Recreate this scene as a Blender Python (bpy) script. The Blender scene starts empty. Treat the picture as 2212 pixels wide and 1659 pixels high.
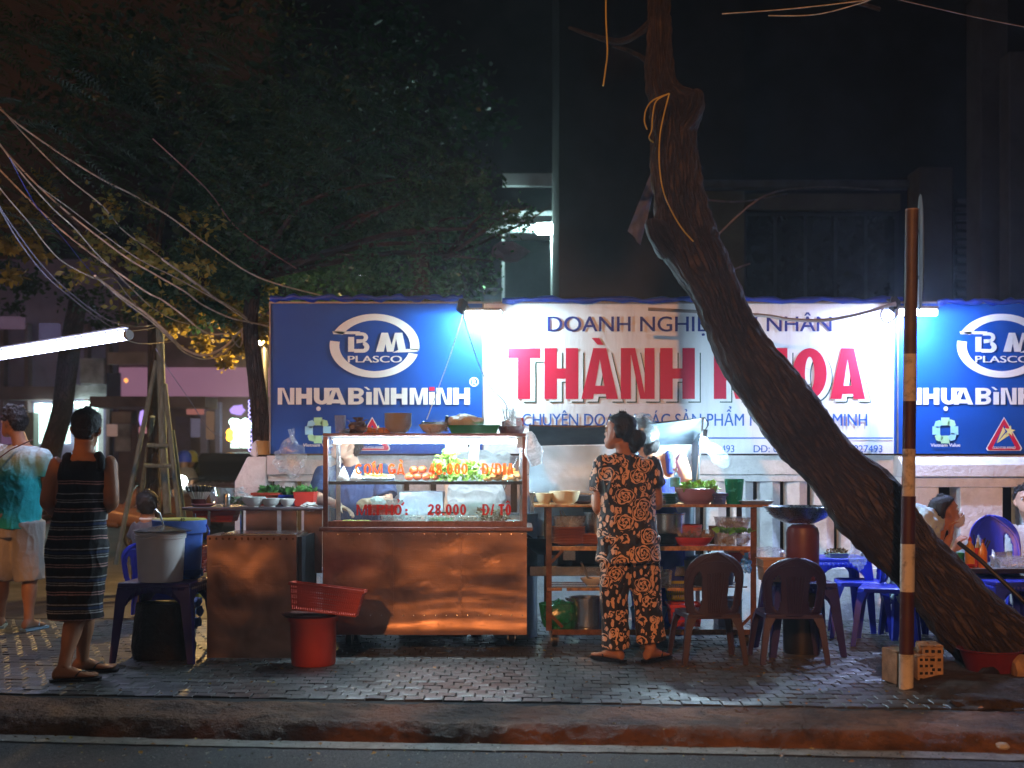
import bpy, bmesh, math, random
from mathutils import Vector as V, Matrix, noise, Quaternion, Euler
random.seed(7)
R = math.radians
sc = bpy.context.scene
COL = sc.collection
# ---------------------------------------------------------------- camera, sky, sun
CAMZ = 1.25
F = 2765.0
cam = bpy.data.cameras.new('camera'); camo = bpy.data.objects.new('camera', cam); COL.objects.link(camo)
camo.location = (0, 0, CAMZ); camo.rotation_euler = (R(90), 0, 0)
cam.sensor_width = 36; cam.lens = 45.0; cam.shift_y = 0.077; cam.clip_end = 400; cam.clip_start = 0.1
cam.dof.use_dof = True; cam.dof.focus_distance = 8.5; cam.dof.aperture_fstop = 2.0
sc.camera = camo
sc.view_settings.view_transform = 'Standard'; sc.view_settings.look = 'None'
sc.view_settings.exposure = 0.3; sc.view_settings.gamma = 1
sc.cycles.use_denoising = True
sc.cycles.max_bounces = 8; sc.cycles.transparent_max_bounces = 16
sc.cycles.sample_clamp_indirect = 4.0
SUN_DIR = V((0.19, 0.93, -0.34)).normalized()      # sun lamp standing in for an assumed orange street light across the road
w = bpy.data.worlds.new('World'); sc.world = w; w.use_nodes = True
nt = w.node_tree; nt.nodes.clear()
wo = nt.nodes.new('ShaderNodeOutputWorld'); bg = nt.nodes.new('ShaderNodeBackground')
sky = nt.nodes.new('ShaderNodeTexSky'); sky.sky_type = 'NISHITA'; sky.sun_disc = False
sky.sun_elevation = math.asin(-SUN_DIR.z); sky.sun_rotation = math.atan2(-SUN_DIR.x, -SUN_DIR.y)
mixw = nt.nodes.new('ShaderNodeMix'); mixw.data_type = 'RGBA'; mixw.inputs[0].default_value = 0.96
mixw.inputs[7].default_value = (0.86, 0.90, 0.94, 1)        # glow of the town on the night sky
nt.links.new(sky.outputs[0], mixw.inputs[6]); nt.links.new(mixw.outputs[2], bg.inputs[0])
bg.inputs[1].default_value = 0.034
nt.links.new(bg.outputs[0], wo.inputs[0])
sl = bpy.data.lights.new('sun', 'SUN'); sl.energy = 1.15; sl.angle = R(1.0); sl.color = (1.0, 0.37, 0.10)
so = bpy.data.objects.new('sun', sl); COL.objects.link(so); so.rotation_euler = SUN_DIR.to_track_quat('-Z', 'Y').to_euler()

# ---------------------------------------------------------------- helpers
def P(x, y, d): return V(((x - 1106) * d / F, d, CAMZ - (y - 1000) * d / F))
def wx(x, d): return (x - 1106) * d / F
def wz(y, d): return CAMZ - (y - 1000) * d / F
def px(n, d): return n * d / F

TMP = bpy.data.scenes.new('workbench')      # modifiers are evaluated in a scene of their own: fast
def baked(o):
    TMP.collection.objects.link(o); TMP.view_layers[0].update(); dg = TMP.view_layers[0].depsgraph
    me = bpy.data.meshes.new_from_object(o.evaluated_get(dg)); TMP.collection.objects.unlink(o); return me

class NT:
    def __init__(s, m):
        m.use_nodes = True; s.t = m.node_tree; s.t.nodes.clear()
    def n(s, typ, **kw):
        nd = s.t.nodes.new('ShaderNode' + typ)
        for k, v in kw.items():
            if k.startswith('i_'):
                key = k[2:]; key = int(key) if key.isdigit() else key.replace('_', ' ')
                nd.inputs[key].default_value = v
            else: setattr(nd, k, v)
        return nd
    def l(s, a, b): s.t.links.new(a, b)
    def math(s, op, a, b=None, c=None, clamp=False):
        nd = s.n('Math', operation=op); nd.use_clamp = clamp
        for i, q in enumerate((a, b, c)):
            if q is None: continue
            if isinstance(q, (int, float)): nd.inputs[i].default_value = q
            else: s.l(q, nd.inputs[i])
        return nd.outputs[0]
    def mix(s, f, a, b, blend='MIX'):
        nd = s.n('Mix', data_type='RGBA', blend_type=blend)
        for i, q in ((0, f), (6, a), (7, b)):
            if isinstance(q, (int, float)): nd.inputs[i].default_value = q
            elif isinstance(q, tuple): nd.inputs[i].default_value = q if len(q) == 4 else (*q, 1)
            else: s.l(q, nd.inputs[i])
        return nd.outputs[2]
    def ramp(s, f, stops, interp='LINEAR'):
        nd = s.n('ValToRGB'); cr = nd.color_ramp; cr.interpolation = interp
        while len(cr.elements) < len(stops): cr.elements.new(0.5)
        for e, (p, c) in zip(cr.elements, stops):
            e.position = p; e.color = (c, c, c, 1) if isinstance(c, (int, float)) else (*c, 1)
        s.l(f, nd.inputs[0]); return nd.outputs[0]
    def coord(s, kind='Object', scale=(1, 1, 1)):
        tc = s.n('TexCoord'); mp = s.n('Mapping'); mp.inputs['Scale'].default_value = scale
        s.l(tc.outputs[kind], mp.inputs[0]); return mp.outputs[0]
    def noise(s, co, scale=5, detail=4, rough=.55, dist=0):
        nd = s.n('TexNoise'); nd.inputs['Scale'].default_value = scale; nd.inputs['Detail'].default_value = detail
        nd.inputs['Roughness'].default_value = rough; nd.inputs['Distortion'].default_value = dist
        s.l(co, nd.inputs['Vector']); return nd.outputs[0]
    def bump(s, h, strength=.3, dist=.01):
        nd = s.n('Bump'); nd.inputs['Strength'].default_value = strength; nd.inputs['Distance'].default_value = dist
        s.l(h, nd.inputs['Height']); return nd.outputs[0]
    def out(s, sh):
        o = s.n('OutputMaterial'); s.l(sh, o.inputs[0])

_mats = {}
def M(name, col, rough=.55, metal=0, var=.18, scale=9, stretch=(1, 1, 1), bump=.12, bscale=60, bdist=.004, dirt=0, dirtcol=(.02, .015, .01),
      dscale=6, trans=0, alpha=1, emit=None, es=0, rvar=.1, spec=.5, rnd=0, sss=0, coat=0, sheen=0):
    if name in _mats: return _mats[name]
    m = bpy.data.materials.new(name); _mats[name] = m; t = NT(m)
    co = t.coord('Object', stretch); nz = t.noise(co, scale, 5)
    p = t.n('BsdfPrincipled')
    f = t.ramp(nz, [(.3, 1 - var), (.7, 1 + var * .6)])
    c = t.mix(1.0, (*col, 1), f, 'MULTIPLY')
    if rnd:
        oi = t.n('ObjectInfo'); c = t.mix(1.0, c, t.ramp(oi.outputs['Random'], [(0, 1 - rnd), (1, 1 + rnd * .7)]), 'MULTIPLY')
    if dirt:
        dn = t.noise(co, dscale, 8, .7, .6); df = t.ramp(dn, [(.5, 0), (.72, dirt)]); c = t.mix(df, c, (*dirtcol, 1))
    t.l(c, p.inputs['Base Color'])
    rr = t.math('ADD', t.math('MULTIPLY', t.math('SUBTRACT', t.noise(co, scale * 2.3, 3), .5), rvar * 2), rough, clamp=True)
    t.l(rr, p.inputs['Roughness'])
    p.inputs['Metallic'].default_value = metal; p.inputs['Specular IOR Level'].default_value = spec
    p.inputs['Transmission Weight'].default_value = trans; p.inputs['Alpha'].default_value = alpha
    if sss: p.inputs['Subsurface Weight'].default_value = sss; p.inputs['Subsurface Radius'].default_value = (.02, .008, .004)
    if coat: p.inputs['Coat Weight'].default_value = coat
    if sheen: p.inputs['Sheen Weight'].default_value = sheen
    if emit: p.inputs['Emission Color'].default_value = (*emit, 1); p.inputs['Emission Strength'].default_value = es
    if bump: t.l(t.bump(t.noise(co, bscale, 6, .65), bump, bdist), p.inputs['Normal'])
    t.out(p.outputs[0]); return m

def EM(name, col, s):
    if name in _mats: return _mats[name]
    m = bpy.data.materials.new(name); _mats[name] = m; t = NT(m)
    e = t.n('Emission'); e.inputs[0].default_value = (*col, 1); e.inputs[1].default_value = s
    t.out(e.outputs[0]); return m

def film_mat(name, col, op=.35, rough=.2):
    """thin translucent plastic film, clear pane"""
    if name in _mats: return _mats[name]
    m = bpy.data.materials.new(name); _mats[name] = m; t = NT(m)
    co = t.coord('Object'); nz = t.noise(co, 26, 5, .7, .8)
    tr = t.n('BsdfTransparent'); df = t.n('BsdfDiffuse'); df.inputs[0].default_value = (*col, 1)
    tl = t.n('BsdfTranslucent'); tl.inputs[0].default_value = (*col, 1)
    gl = t.n('BsdfGlossy'); gl.inputs['Roughness'].default_value = rough
    a = t.n('MixShader'); a.inputs[0].default_value = .5; t.l(df.outputs[0], a.inputs[1]); t.l(tl.outputs[0], a.inputs[2])
    b = t.n('MixShader'); b.inputs[0].default_value = .25; t.l(a.outputs[0], b.inputs[1]); t.l(gl.outputs[0], b.inputs[2])
    c = t.n('MixShader'); t.l(t.ramp(nz, [(.35, op * .45), (.7, min(1, op * 1.7))]), c.inputs[0])
    t.l(tr.outputs[0], c.inputs[1]); t.l(b.outputs[0], c.inputs[2])
    bp = t.bump(t.noise(co, 40, 4), .5, .01)
    for q in (df, gl): t.l(bp, q.inputs['Normal'])
    t.out(c.outputs[0]); return m

def pane_mat(name, tint=(.96, .98, 1), refl=.08, op=.03):
    if name in _mats: return _mats[name]
    m = bpy.data.materials.new(name); _mats[name] = m; t = NT(m)
    tr = t.n('BsdfTransparent'); tr.inputs[0].default_value = (*tint, 1)
    gl = t.n('BsdfGlossy'); gl.inputs['Roughness'].default_value = .04
    df = t.n('BsdfDiffuse'); df.inputs[0].default_value = (.7, .75, .8, 1)
    co = t.coord('Object'); nz = t.noise(co, 9, 8, .75, 1.5)
    a = t.n('MixShader'); a.inputs[0].default_value = refl; t.l(tr.outputs[0], a.inputs[1]); t.l(gl.outputs[0], a.inputs[2])
    b = t.n('MixShader'); t.l(t.ramp(nz, [(.4, op * .3), (.75, op * 2.5)]), b.inputs[0])
    t.l(a.outputs[0], b.inputs[1]); t.l(df.outputs[0], b.inputs[2]); t.out(b.outputs[0]); return m

def wloc(o):
    v = V((0, 0, 0))
    while o is not None: v += o.location; o = o.parent
    return v

class MB:
    def __init__(s): s.v = []; s.f = []
    def add(s, vs, fs):
        b = len(s.v); s.v += [V(q) for q in vs]; s.f += [tuple(b + i for i in f) for f in fs]; return s
    def box(s, x0, x1, y0, y1, z0, z1, rot=None, tap=0):
        c = V(((x0 + x1) / 2, (y0 + y1) / 2, (z0 + z1) / 2)); vs = []
        for z in (z0, z1):
            k = 1 - tap if z == z0 else 1
            for x, y in ((x0, y0), (x1, y0), (x1, y1), (x0, y1)):
                q = V(((x - c.x) * k, (y - c.y) * k, z - c.z))
                if rot: q = rot @ q
                vs.append(q + c)
        return s.add(vs, [(3, 2, 1, 0), (4, 5, 6, 7), (0, 1, 5, 4), (1, 2, 6, 5), (2, 3, 7, 6), (3, 0, 4, 7)])
    def bar(s, a, b, w, h=None, up=V((0, 0, 1))):
        a = V(a); b = V(b); h = h or w; d = (b - a).normalized()
        if abs(d.dot(up)) > .98: up = V((0, 1, 0))
        u = d.cross(up).normalized() * w / 2; v = u.cross(d).normalized() * h / 2
        return s.add([a - u - v, a + u - v, a + u + v, a - u + v, b - u - v, b + u - v, b + u + v, b - u + v],
                     [(3, 2, 1, 0), (4, 5, 6, 7), (0, 1, 5, 4), (1, 2, 6, 5), (2, 3, 7, 6), (3, 0, 4, 7)])
    def loft(s, rings, cap=True, closed=True):
        n = len(rings[0]); vs = [q for r in rings for q in r]; fs = []
        for i in range(len(rings) - 1):
            for j in range(n if closed else n - 1):
                k = (j + 1) % n; fs.append((i * n + j, i * n + k, (i + 1) * n + k, (i + 1) * n + j))
        if cap: fs.append(tuple(range(n - 1, -1, -1))); fs.append(tuple((len(rings) - 1) * n + j for j in range(n)))
        return s.add(vs, fs)
    def tube(s, pts, r, n=8, cap=True, flat=1):
        pts = [V(p) for p in pts]; m = len(pts); rs = r if isinstance(r, (list, tuple)) else [r] * m; rings = []; u = None
        for i, p in enumerate(pts):
            d = (pts[min(i + 1, m - 1)] - pts[max(i - 1, 0)])
            if d.length < 1e-9: d = V((0, 0, 1))
            d.normalize()
            if u is None:
                a = V((0, 0, 1)) if abs(d.z) < .9 else V((0, 1, 0)); u = d.cross(a).normalized()
            else:
                u = (u - d * u.dot(d))
                u = u.normalized() if u.length > 1e-6 else d.orthogonal().normalized()
            v = d.cross(u)
            rings.append([p + (u * math.cos(t) + v * math.sin(t) * flat) * rs[i] for t in [2 * math.pi * j / n for j in range(n)]])
        return s.loft(rings, cap)
    def lathe(s, prof, c=(0, 0, 0), n=24, sx=1, sy=1, rot=None):
        c = V(c); rings = []
        for (r, z) in prof:
            r = max(r, 1e-4); ring = []
            for j in range(n):
                t = 2 * math.pi * j / n; q = V((math.cos(t) * r * sx, math.sin(t) * r * sy, z))
                if rot: q = rot @ q
                ring.append(q + c)
            rings.append(ring)
        return s.loft(rings, cap=True)
    def blob(s, c, r, amp=.15, freq=3, seed=0, sub=2):
        bm = bmesh.new(); bmesh.ops.create_icosphere(bm, subdivisions=sub, radius=1)
        r = r if isinstance(r, (tuple, list, V)) else (r, r, r); c = V(c); vs = []
        for q in bm.verts:
            k = 1 + amp * 2 * (noise.noise(q.co * freq + V((seed * 7.1, seed * 3.3, seed))))
            vs.append(c + V((q.co.x * r[0] * k, q.co.y * r[1] * k, q.co.z * r[2] * k)))
        fs = [tuple(q.index for q in f.verts) for f in bm.faces]; bm.free(); return s.add(vs, fs)
    def quad(s, a, b, c, d): return s.add([a, b, c, d], [(0, 1, 2, 3)])
    def disc(s, c, r, nrm, n=16):
        nrm = V(nrm).normalized(); u = nrm.orthogonal().normalized(); v = nrm.cross(u); c = V(c)
        return s.add([c + (u * math.cos(2 * math.pi * j / n) + v * math.sin(2 * math.pi * j / n)) * r for j in range(n)], [tuple(range(n))])
    def build(s, name, mat, parent=None, ang=38, bevel=0, recalc=True, kind=None, label=None):
        me = bpy.data.meshes.new(name); off = wloc(parent) if parent else V((0, 0, 0))
        me.from_pydata([q - off for q in s.v], [], s.f)
        if recalc:
            bm = bmesh.new(); bm.from_mesh(me); bmesh.ops.recalc_face_normals(bm, faces=bm.faces); bm.to_mesh(me); bm.free()
        me.shade_smooth()
        if ang: me.set_sharp_from_angle(angle=R(ang))
        me.materials.append(mat)
        o = bpy.data.objects.new(name, me); COL.objects.link(o)
        if parent: o.parent = parent
        if bevel:
            b = o.modifiers.new('bevel', 'BEVEL'); b.width = bevel; b.segments = 2; b.limit_method = 'ANGLE'
        if kind: o['kind'] = kind
        if label: o['label'] = label
        return o

def tag(o, label, cat, group=None):
    o['label'] = label; o['category'] = cat
    if group: o['group'] = group
    return o
def thing(name, label, cat, loc, group=None):
    o = bpy.data.objects.new(name, None); COL.objects.link(o); o.location = loc; o.empty_display_size = .1
    return tag(o, label, cat, group)
def solo(mb, name, mat, label, cat, group=None, origin=None, **kw):
    """a thing that is one mesh; its origin at the bottom centre"""
    xs = [q.x for q in mb.v]; ys = [q.y for q in mb.v]; zs = [q.z for q in mb.v]
    c = V(origin) if origin is not None else V(((min(xs) + max(xs)) / 2, (min(ys) + max(ys)) / 2, min(zs)))
    for i, q in enumerate(mb.v): mb.v[i] = q - c
    o = mb.build(name, mat, None, **kw); o.location = c; return tag(o, label, cat, group)
def kids(o): return [c for c in bpy.data.objects if c.parent == o]
def copy_tree(root, loc, rz=None, label=None, group=None, scale=None):
    def cp(o, par):
        c = o.copy(); COL.objects.link(c); c.parent = par
        for ch in kids(o): cp(ch, c)
        return c
    r = cp(root, None); r.location = loc
    if rz is not None: r.rotation_euler = (0, 0, rz)
    if label: r['label'] = label
    if group: r['group'] = group
    if scale: r.scale = scale
    return r
def struct(mb, name, mat, **kw):
    o = mb.build(name, mat, None, **kw); o['kind'] = 'structure'; return o

def strip_acc(t):
    import unicodedata
    t = t.replace('Đ', 'D').replace('Ơ', 'O').replace('Ư', 'U').replace('ơ', 'o')
    return ''.join(c for c in unicodedata.normalize('NFD', t) if not unicodedata.combining(c)).replace('Ơ', 'O')
def text(body, x0, x1, ytop, ybase, d, mat, parent=None, name='lettering', off=.012, bars=(), italic=0, rot=None, extra=None):
    """writing whose capitals run from ytop to ybase and from x0 to x1 (display px at depth d); bars: indices of a D that wears the stroke of a Vietnamese D"""
    def mesh(b):
        cu = bpy.data.curves.new('writing', 'FONT'); cu.body = b; cu.offset = 0; cu.resolution_u = 4; cu.shear = italic
        o = bpy.data.objects.new('writing', cu); me = baked(o)
        vs = [v.co.copy() for v in me.vertices]; fs = [tuple(p.vertices) for p in me.polygons]
        bpy.data.objects.remove(o); bpy.data.curves.remove(cu); bpy.data.meshes.remove(me); return vs, fs
    vs, fs = mesh(body); pv, _ = mesh(strip_acc(body)) if strip_acc(body) != body else (vs, fs)
    ax0 = min(v.x for v in vs); ax1 = max(v.x for v in vs)
    _h = mesh('H')[0]; hz0 = min(v.y for v in _h); hz1 = max(v.y for v in _h)
    kx = (x1 - x0) / (ax1 - ax0); ky = (ybase - ytop) / (hz1 - hz0)
    mb = MB(); rnd = random.Random(3)
    cap = hz1 - hz0; reps = ((0, 0), (-off * .8, .0004), (off * .8, .0008)) if off > .004 else ((0, 0),)
    for f, (sh, lay) in [(f, r_) for r_ in reps for f in fs]:
        dz = rnd.uniform(0, .0003) + lay; pts = [V((vs[i].x + sh, vs[i].y, 0)) for i in f]
        nz = sum((pts[i].x * pts[(i + 1) % len(pts)].y - pts[(i + 1) % len(pts)].x * pts[i].y) for i in range(len(pts)))
        if nz < 0: pts.reverse()
        q = [P(x0 + (v.x - ax0) * kx, ybase - (v.y - hz0) * ky, d) - V((0, .0015 + dz, 0)) for v in pts]
        mb.add(q, [tuple(range(len(q)))])
    for (bx0, bx1, by, bt) in bars:
        mb.add([P(bx0, by, d - .002), P(bx1, by, d - .002), P(bx1, by + bt, d - .002), P(bx0, by + bt, d - .002)], [(3, 2, 1, 0)])
    if rot: mb.v = [rot(q) for q in mb.v]
    return mb.build(name, mat, parent, ang=0, recalc=False)
def flat(polys, d, mat, parent=None, name='letter'):
    """flat print from display-px polygons at depth d, facing the camera"""
    mb = MB()
    for p in polys:
        a = sum(p[i][0] * p[(i + 1) % len(p)][1] - p[(i + 1) % len(p)][0] * p[i][1] for i in range(len(p)))
        if a > 0: p = p[::-1]
        mb.add([P(x, y, d) for x, y in p], [tuple(range(len(p)))])
    return mb.build(name, mat, parent, ang=0, recalc=False)

def remeshed(mb, name, mat, parent, voxel=.008, wr=0, wfreq=(9, 9, 4), smooth=4, wfn=None, seed=0):
    """closed shells fused into one continuous skin"""
    me = bpy.data.meshes.new('tmp'); me.from_pydata([tuple(q) for q in mb.v], [], mb.f)
    bm = bmesh.new(); bm.from_mesh(me); bmesh.ops.recalc_face_normals(bm, faces=bm.faces)
    bm.to_mesh(me); bm.free()
    o = bpy.data.objects.new('tmp', me)
    rm = o.modifiers.new('r', 'REMESH'); rm.mode = 'VOXEL'; rm.voxel_size = voxel; rm.use_smooth_shade = True
    if smooth:
        s2 = o.modifiers.new('s', 'SMOOTH'); s2.iterations = smooth; s2.factor = .5
    nm = baked(o)
    bpy.data.objects.remove(o); bpy.data.meshes.remove(me)
    off = wloc(parent) if parent else V((0, 0, 0)); N_ = len(nm.vertices)
    co = [0.0] * (N_ * 3); nm.vertices.foreach_get('co', co); no = [0.0] * (N_ * 3); nm.vertices.foreach_get('normal', no)
    fx, fy, fz = wfreq; tb = noise.noise
    for i in range(0, N_ * 3, 3):
        x, y, z = co[i], co[i + 1], co[i + 2]; a = 0
        if wr:
            q = V((x * fx + seed, y * fy, z * fz)); n1 = tb(q); n2 = tb(q * 1.9); a = (n1 + .5 * tb(q * 2.3) + (.4 * (1 - 5 * abs(n2)) if abs(n2) < .2 else 0)) * wr
        co[i] = x + no[i] * a - off.x; co[i + 1] = y + no[i + 1] * a - off.y; co[i + 2] = z + no[i + 2] * a - off.z
    nm.vertices.foreach_set('co', co); nm.update()
    nm.shade_smooth(); nm.materials.clear(); nm.materials.append(mat); nm.name = name
    ob = bpy.data.objects.new(name, nm); COL.objects.link(ob)
    if parent: ob.parent = parent
    return ob
# ---------------------------------------------------------------- people
def skin_mat(name, col):
    return M(name, col, rough=.5, var=.12, scale=14, bump=.15, bscale=180, bdist=.001, spec=.4)
HAIR = M('black_hair', (.012, .010, .010), rough=.62, var=.5, scale=30, stretch=(1, 1, .35), bump=1, bscale=90, bdist=.006, spec=.5)
EYEM = M('eye_white', (.6, .58, .55), rough=.2, var=.02)
LIPM = M('lip_skin', (.30, .10, .08), rough=.45, var=.1)
def el(c, L, Fd, a, b, n=20, sq=1.0):
    """ellipse ring with half width a along L and half depth b along Fd"""
    out = []
    for j in range(n):
        t = 2 * math.pi * j / n; ct, st = math.cos(t), math.sin(t)
        ct = math.copysign(abs(ct) ** sq, ct); st = math.copysign(abs(st) ** sq, st)
        out.append(c + L * a * ct + Fd * b * st)
    return out
HEADP = [(-.002, .070, .040, .018), (.008, .086, .02, .034), (.03, .090, -.015, .050), (.06, .088, -.055, .060), (.09, .086, -.080, .066),
         (.115, .080, -.094, .070), (.14, .086, -.100, .073), (.165, .084, -.102, .073), (.19, .070, -.096, .067), (.21, .048, -.078, .052), (.224, .018, -.045, .028), (.228, .0, -.02, .01)]
def head_frame(c, yaw, pitch, roll=0):
    """c = middle of the skull; yaw 0 looks along +Y (away from the camera), 90 looks to -X"""
    m = Matrix.Rotation(R(yaw), 3, 'Z') @ Matrix.Rotation(R(-pitch), 3, 'X') @ Matrix.Rotation(R(roll), 3, 'Y')
    return lambda x, y, z: c + m @ V((x, y, z - .115))
def head_mesh(mb, H, k=1):
    rings = []
    for z, yf, yb, w_ in HEADP:
        cy = (yf + yb) / 2; hb = (yf - yb) / 2
        rings.append([H(math.cos(t) * w_ * k, (cy + math.sin(t) * hb) * k, z * k + .115 * (1 - k)) for t in [2 * math.pi * j / 20 for j in range(20)]])
    mb.loft(rings)
    mb.loft([[H(a * .004, .080, .125) for a in (-1, 0, 1)] + [H(0, .09, .128)],
             [H(-.012, .078, .10), H(0, .074, .095), H(.012, .078, .10), H(0, .103, .104)],
             [H(-.019, .078, .082), H(0, .074, .078), H(.019, .078, .082), H(0, .114, .084)],
             [H(-.010, .080, .073), H(0, .076, .072), H(.010, .080, .073), H(0, .096, .074)]])
    for sx in (-1, 1):
        mb.tube([H(sx * .070, -.002, .073), H(sx * .079, -.010, .085), H(sx * .084, -.014, .105), H(sx * .080, -.010, .122), H(sx * .072, .003, .126)], [.007, .009, .012, .010, .006], n=8, flat=1)
    mb.tube([H(-.026, .083, .054), H(0, .094, .056), H(.026, .083, .054)], [.004, .008, .004], n=8)
    mb.tube([H(-.024, .083, .044), H(0, .092, .043), H(.024, .083, .044)], [.004, .009, .004], n=8)
    mb.tube([H(-.05, .072, .132), H(-.02, .086, .135), H(.02, .086, .135), H(.05, .072, .132)], [.006, .009, .009, .006], n=8)
def face_bits(H, body_parent):
    for sx in (-1, 1):
        mb = MB(); mb.lathe([(0, -.011), (.008, -.008), (.011, 0), (.008, .008), (0, .011)], H(sx * .032, .074, .112), n=12); mb.build('eye', EYEM, body_parent)
        mb = MB(); mb.blob(H(sx * .032, .0835, .112), .0052, 0, 1, 0, 1); mb.build('iris', HAIR, body_parent)
    mb = MB(); mb.tube([H(-.024, .086, .0545), H(0, .0985, .055), H(.024, .086, .0545)], [.002, .006, .002], n=8)
    mb.tube([H(-.022, .086, .0445), H(0, .097, .044), H(.022, .086, .0445)], [.002, .0065, .002], n=8); mb.build('lips', LIPM, body_parent)
def hair_mesh(H, parent, style='short', mat=None, seed=0, vox=.006):
    mb = MB(); g = .012
    rings = []
    for z, yf, yb, w_ in HEADP[4:]:
        front = {.09: -.03, .115: -.022, .14: .0, .165: .055}.get(z, yf)
        if style == 'cap': front = yf
        y1 = front + (g if z > .17 else .0); y0 = yb - g
        rings.append([H(math.cos(t) * (w_ + g * .9), (y0 + y1) / 2 + math.sin(t) * (y1 - y0) / 2, z) for t in [2 * math.pi * j / 20 for j in range(20)]])
    rings.append([H(math.cos(t) * .02, -.01 + math.sin(t) * .03, .244) for t in [2 * math.pi * j / 20 for j in range(20)]])
    mb.loft(rings)
    # nape
    mb.loft([[H(math.cos(t) * .045, -.07 + math.sin(t) * .02, .055) for t in [2 * math.pi * j / 14 for j in range(14)]],
             [H(math.cos(t) * .066, -.06 + math.sin(t) * .045, .10) for t in [2 * math.pi * j / 14 for j in range(14)]]])
    if style == 'bun':
        mb.blob(H(0, -.135, .085), (.052, .05, .058), .12, 2, 3)
        mb.blob(H(.0, -.115, .04), (.04, .035, .05), .15, 2, 5)
        mb.blob(H(.05, -.02, .12), (.036, .06, .05), .1, 2, 1); mb.blob(H(-.05, -.02, .12), (.036, .06, .05), .1, 2, 2)
    if style == 'curly':
        rr = random.Random(seed)
        for i in range(70):
            t = rr.uniform(0, 6.28); z = rr.uniform(.12, .235); w_ = .085 * math.sqrt(max(.05, 1 - ((z - .11) / .14) ** 2))
            if math.sin(t) > .35 and z < .17: continue
            mb.blob(H(math.cos(t) * w_, -.012 + math.sin(t) * w_ * 1.2, z + .008), rr.uniform(.012, .02), .1, 1, i, 1)
    ho = remeshed(mb, 'hair', mat or HAIR, parent, vox, wr=.006 if style == 'curly' else .0022, wfreq=(70, 70, 60), smooth=3, seed=seed)
    me = ho.data; rr = random.Random(seed + 5); st = MB(); N_ = len(me.vertices); off = wloc(ho); ln = .020 if style != 'curly' else .026
    for _ in range(1500):
        v = me.vertices[rr.randrange(N_)]; p = v.co + off; n_ = v.normal.copy(); dn = V((rr.gauss(0, .4), rr.gauss(0, .4), rr.gauss(-.5, .4))); dn = (dn - n_ * dn.dot(n_)).normalized(); d_ = (n_ * rr.uniform(.15, .6) + dn).normalized(); s_ = d_.cross(n_).normalized() * .0011; L_ = ln * rr.uniform(.5, 1.4)
        st.add([p - s_, p + s_, p + d_ * L_ * .6 + n_ * .002, p + d_ * L_ * .6 + n_ * .002 + s_, p + d_ * L_], [(0, 1, 3, 2), (2, 3, 4)])
    st.build('hair_strands', mat or HAIR, ho, ang=0, recalc=False, kind='stuff'); return ho

def hand_mesh(mb, wrist, fdir, pdir, k=1, curl=.5, mirror=1, spread=.12):
    """fdir: where the fingers run, pdir: where the palm faces"""
    f = V(fdir).normalized(); p = V(pdir); p = (p - f * p.dot(f)).normalized(); s = f.cross(p) * mirror
    def at(a, b, c): return V(wrist) + (f * a + s * b + p * c) * k
    mb.loft([el(at(-.01, 0, 0), s, p, .024 * k, .018 * k, 12), el(at(.02, 0, .002), s, p, .031 * k, .017 * k, 12), el(at(.06, 0, .002), s, p, .040 * k, .016 * k, 12),
             el(at(.088, 0, .0), s, p, .040 * k, .013 * k, 12), el(at(.096, 0, .0), s, p, .034 * k, .009 * k, 12)])
    for i, (b, ln) in enumerate(((-.031, .060), (-.0105, .076), (.0105, .083), (.031, .072))):
        a0 = R(18) * curl * 2; pts = [at(.075, b * .9, 0)]; ang = 0; q = V((.088, b, 0)); pts.append(at(*q))
        sp = b * spread / .03 * (1 - curl * .5)
        for seg in (.45, .32, .23):
            ang += R(50) * curl + R(4)
            q = q + V((math.cos(ang) * ln * seg, sp * ln * seg, math.sin(ang) * ln * seg)); pts.append(at(*q))
        mb.tube(pts, [.010 * k, .0095 * k, .0085 * k, .0078 * k, .0062 * k], n=8)
    pts = [at(.015, .022, .004), at(.045, .050, .014), at(.072, .062, .028), at(.094, .064, .04 + .01 * curl)]
    mb.tube(pts, [.014 * k, .0115 * k, .0095 * k, .007 * k], n=8)
def foot_mesh(mb, ankle, yaw, k=1, gz=0.0, lift=.0):
    """yaw 0 = toes along +Y"""
    m = Matrix.Rotation(R(yaw), 3, 'Z'); a = V(ankle); z0 = gz + lift
    def at(x, y, z): q = m @ V((x, y, 0)) * k; return V((a.x + q.x, a.y + q.y, z0 + z * k))
    rings = []
    for y, w_, h in ((-.062, .020, .035), (-.05, .030, .058), (-.02, .034, .085), (.03, .036, .075), (.08, .042, .052), (.12, .047, .036), (.15, .045, .026)):
        rings.append([at(math.cos(t) * w_, y, max(0, h / 2 + math.sin(t) * h / 2)) for t in [2 * math.pi * j / 14 for j in range(14)]])
    mb.loft(rings)
    for i, (x, r_, ln) in enumerate(((-.031, .013, .042), (-.012, .009, .040), (.004, .0085, .034), (.019, .008, .027), (.033, .008, .020))):
        mb.tube([at(x * .9, .135, .014), at(x, .15 + ln * .6, .013), at(x * 1.02, .15 + ln, .010)], [r_ * k, r_ * k, r_ * .8 * k], n=7)
def limb(mb, pts, rs, n=14): mb.tube(catm(pts, 4), catr(rs, 4), n=n)
def catm(pts, k):
    pts = [V(p) for p in pts]; out = []
    for i in range(len(pts) - 1):
        p0 = pts[max(i - 1, 0)]; p1 = pts[i]; p2 = pts[i + 1]; p3 = pts[min(i + 2, len(pts) - 1)]
        for s in range(k):
            t = s / k; out.append(.5 * ((2 * p1) + (p2 - p0) * t + (2 * p0 - 5 * p1 + 4 * p2 - p3) * t * t + (3 * p1 - p0 - 3 * p2 + p3) * t ** 3))
    out.append(pts[-1]); return out
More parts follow.
